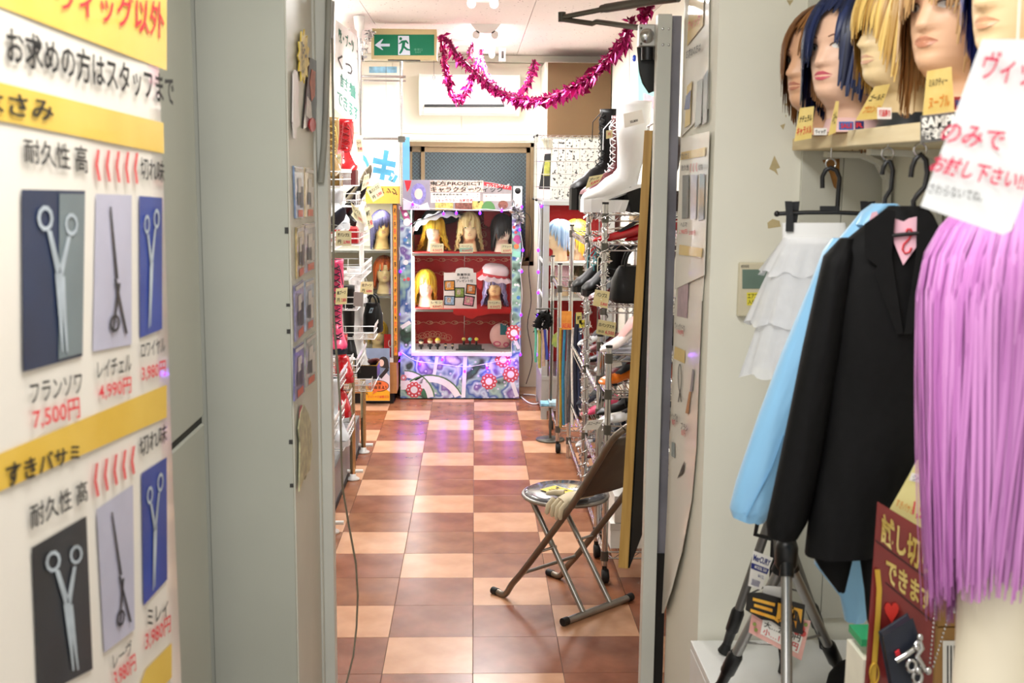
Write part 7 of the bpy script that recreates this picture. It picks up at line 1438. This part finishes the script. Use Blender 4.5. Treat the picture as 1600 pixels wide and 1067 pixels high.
boot('platform_boot', 'dark red laced platform boot at eye level by the doorway', V((-.655, 5.74, Zr(1.585))), math.radians(-72), .32, .2, m=redp, sole=drd, plat=.06, heel=.03, laces=mat('red_lace', '8E1018', .5), shaft=.062)
boot('silver_boot', 'silver white rounded boot below the dark red boot', V((-.74, 5.92, Zr(1.36))), math.radians(-60), .20, .2, m=slv, plat=.02, heel=.03, shaft=.07)
shoe('court_shoe', 'navy suede court shoe hung with cream tags', V((-.68, 5.62, Zr(1.36))), (0, math.radians(-62), math.radians(-40)), .26, nvy, .07, wide=.045)
shoe('court_shoe', 'taupe pointed shoe standing toe-up in front of the blue poster', V((-.60, 6.45, 1.575)), (0, math.radians(-78), math.radians(-30)), .24, pat('taupe_patent', '6E6450'), .07)
shoe('court_shoe', 'black pointed shoe standing toe-up under the taupe one', V((-.63, 6.32, 1.48)), (0, math.radians(-70), math.radians(-40)), .27, blk, .07)
o = T('shoe_box', 'red shoe box in the wire basket beside the violet wig', 'box', (-.66, 6.2, 1.277)); MB().bb((-.78, 6.1, 1.277), (-.625, 6.4, 1.355)).build('carton', mat('red_card_box', 'B51A22', .4), o, bev=.002)
def pxboot(label, x0, y0, x1, y1, X, m, toe=True, cuff=None, laces=None, rz=-60, sh=None, sole=None):
    a = P((x0+x1)/2, y1, X=X); b = P((x0+x1)/2, y0, Y=a.y); wd = (x1-x0)/F*a.y
    return boot('long_boot', label, V((a.x, a.y, a.z)), math.radians(rz), b.z-a.z, max(.16, wd*1.1), m=m, sole=sole or m, plat=.015, heel=.035, laces=laces, shaft=sh or wd*.48)
pxboot('hot pink long boot hung by the left door frame', 513, 405, 535, 548, -.70, pnk, sole=nvy, laces=nvy, rz=-75, sh=.052)
pxboot('black long boot between the pink and white ones', 536, 446, 556, 578, -.69, blk, rz=-75, sh=.038)
wb_ = pxboot('white long boot with a grey cuff card in the shoe display', 551, 456, 571, 583, -.66, wht, rz=-70, sh=.040)
pxboot('white boot shaft standing behind the yellow tag', 543, 418, 566, 470, -.675, wht, rz=-70, sh=.046)
pxboot('red patent boot under the hot pink boot', 525, 522, 543, 592, -.68, redp, rz=-75, sh=.036)
pxboot('second red patent boot lower in the shoe display', 522, 588, 538, 645, -.69, redp, rz=-75, sh=.03)
pxboot('silver white boot lowest by the left door frame', 512, 590, 527, 690, -.685, slv, rz=-60, sh=.04)
tag(MB().slab(qd([(552, 478), (567, 479), (568, 457), (553, 456)], 5.98), .002).build('cuff_card', gry), 'grey card wrapped at the top of the white long boot', 'card'); tag(MB().slab(qd([(568, 479), (580, 480), (580, 461), (568, 460)], 6.4), .002).build('cuff_card', gry), 'grey card beside the yellow tag above the black handbag', 'card')
bag('handbag', 'black handbag with arched handles in the left wire baskets', P(583, 519, Y=6.35), (.105, .10, .165), blk, -.3, hh=.055); small_tag('bag_label', 'grey label on the front of the black handbag', qd([(576, 489), (581, 489), (584, 481), (579, 481)], 6.26), [('鞄', (.2, .2, .8, .8), 0)], mat('steel_blue_label', '7F95A3', .4), cat='label')
o = T('gift_box', 'open black box with gold rim and dark red shoe inside', 'box', P(574, 592, Y=6.3)); a, b = P(558, 592, Y=6.32), P(589, 571, Y=6.32)
MB().bb((a.x, 6.32, a.z), (b.x, 6.33, b.z)).bb((a.x, 6.5, a.z), (b.x, 6.51, b.z)).bb((a.x, 6.33, a.z), (a.x+.008, 6.5, b.z)).bb((b.x-.008, 6.33, a.z), (b.x, 6.5, b.z)).bb((a.x, 6.33, a.z), (b.x, 6.5, a.z+.008)).build('box', black_plastic, o, bev=.001); MB().tube([(a.x, 6.32, b.z), (b.x, 6.32, b.z), (b.x, 6.51, b.z), (a.x, 6.51, b.z)], .004, n=6, closed=True).build('gold_rim', mat('gold_rim', 'C9A24A', .3, .6), o)
shoe('court_shoe', 'dark red shoe sticking out of the black gift box', V(((a.x+b.x)/2+.01, 6.42, b.z-.03)), (0, math.radians(-35), math.radians(-50)), .2, drd, .05)
TG = 'cream price tags of the left shoe display'
for lb, pts, Y, tx, pr in (('cream tag beside the brown and gold boot', [(526, 265), (533, 263), (533, 240), (526, 241)], 5.3, 'ブーツ', '5,800'), ('cream tag at the side of the dark red boot', [(559, 238), (567, 237), (564, 217), (556, 219)], 5.8, 'ブーツ', '8,800'),
    ('tilted cream tag on the navy court shoe', [(553, 340), (568, 350), (563, 330), (548, 316)], 5.4, 'パンプス', '3,980'), ('wide cream tag below the navy court shoe', [(524, 384), (549, 384), (549, 361), (525, 360)], 5.1, '紺パンプス', '2,980'),
    ('large white tag on the black pointed shoe', [(583, 316), (600, 305), (592, 284), (572, 297)], 6.1, '黒パンプス', '3,980'), ('slanted cream tag left of the black pointed shoe', [(564, 299), (577, 289), (577, 271), (569, 274)], 6.15, '茶パンプス', '3,500'),
    ('narrow cream tag under the bunch of white tags', [(576, 359), (584, 354), (577, 322), (570, 327)], 6.0, '特価', '980'), ('yellow tag hanging on the hot pink boot', [(524, 476), (542, 475), (543, 449), (525, 451)], 5.56, '桃ブーツ', '7,800'), ('yellow tag hanging on the basket beside the orange wig', [(562, 459), (583, 460), (583, 440), (564, 440)], 6.0, '白ブーツ', '6,800')):
    small_tag('price_tag', lb, qd(pts, Y), [(tx, (.12, .6, .88, .85), 0), (pr, (.5, .12, .92, .36), 2), ('円', (.15, .15, .35, .4), 0)], mat('cream_tag', 'E9E2B4', .5, var=.06, scale=20, col2='F6F0CC') if 'yellow' not in lb else tag_yellow, group=TG, string=[(P(*pts[3], Y=Y)+P(*pts[2], Y=Y))/2, (P(*pts[3], Y=Y)+P(*pts[2], Y=Y))/2+V((-.01, .02, .02)), V((-.71, Y+.14, P(*pts[2], Y=Y).z+.03))])
bt = T('tag_bundle', 'bunch of overlapping white tags between the shoe baskets and the violet wig', 'tags', P(571, 360, Y=6.05)); rd = random.Random(3)
for k in range(9):
    cx, cy, r_ = 566+rd.uniform(-4, 8), 338+rd.uniform(-16, 16), rd.uniform(-.5, .5); ca, sa = math.cos(r_), math.sin(r_)
    MB().slab([P(cx+x*ca-y*sa, cy+x*sa+y*ca, Y=6.05+k*.006) for x, y in ((-4, 9), (4, 9), (4, -9), (-4, -9))], .001).build('tag', paper_white, bt)
# white hanging sheet with green characters
ws_ = T('hanging_banner', 'white hanging sheet with green handwriting above the shoe baskets', 'banner', P(540, 195, X=-.78)); q = [P(521, 168, X=-.78), P(563, 206, X=-.78), P(558, 56, X=-.78), P(524, 30, X=-.78)]
MB().slab(q, .002).build('sheet', mat('banner_white', 'F4F6F4', .5, var=.02), ws_); MB().text('靴・ブーツ', sub(q, .12, .78, .8, .93), 0, .002, .02).text('くつ', sub(q, .1, .5, .7, .66), 1, .002, .02).text('試着', sub(q, .2, .30, .85, .45), 0, .002, .02).text('できます', sub(q, .1, .08, .9, .24), 0, .002, .02).build('lettering', [ink_green, ink_black], ws_); MB().tube([P(545, 48, X=-.78), V((-.78, P(545, 48, X=-.78).y, CEIL))], .010, n=10).build('hanger_rod', white_plastic, ws_)
foil_o = T('silver_tinsel', 'silver tinsel clump behind the exit sign and pole', 'tinsel', P(572, 60, Y=6.7), group='silver tinsel on the left pole'); pth = [P(582, 52, Y=6.93)]+[P(x, y, Y=6.75) for x, y in ((578, 50), (574, 62), (569, 72), (565, 92), (561, 98))]; MB().tube(pth, .004, n=5).build('cord', chrome, foil_o); foils(MB(), pth, 90, .03, .02, 33).build('foil', silver_foil, foil_o)
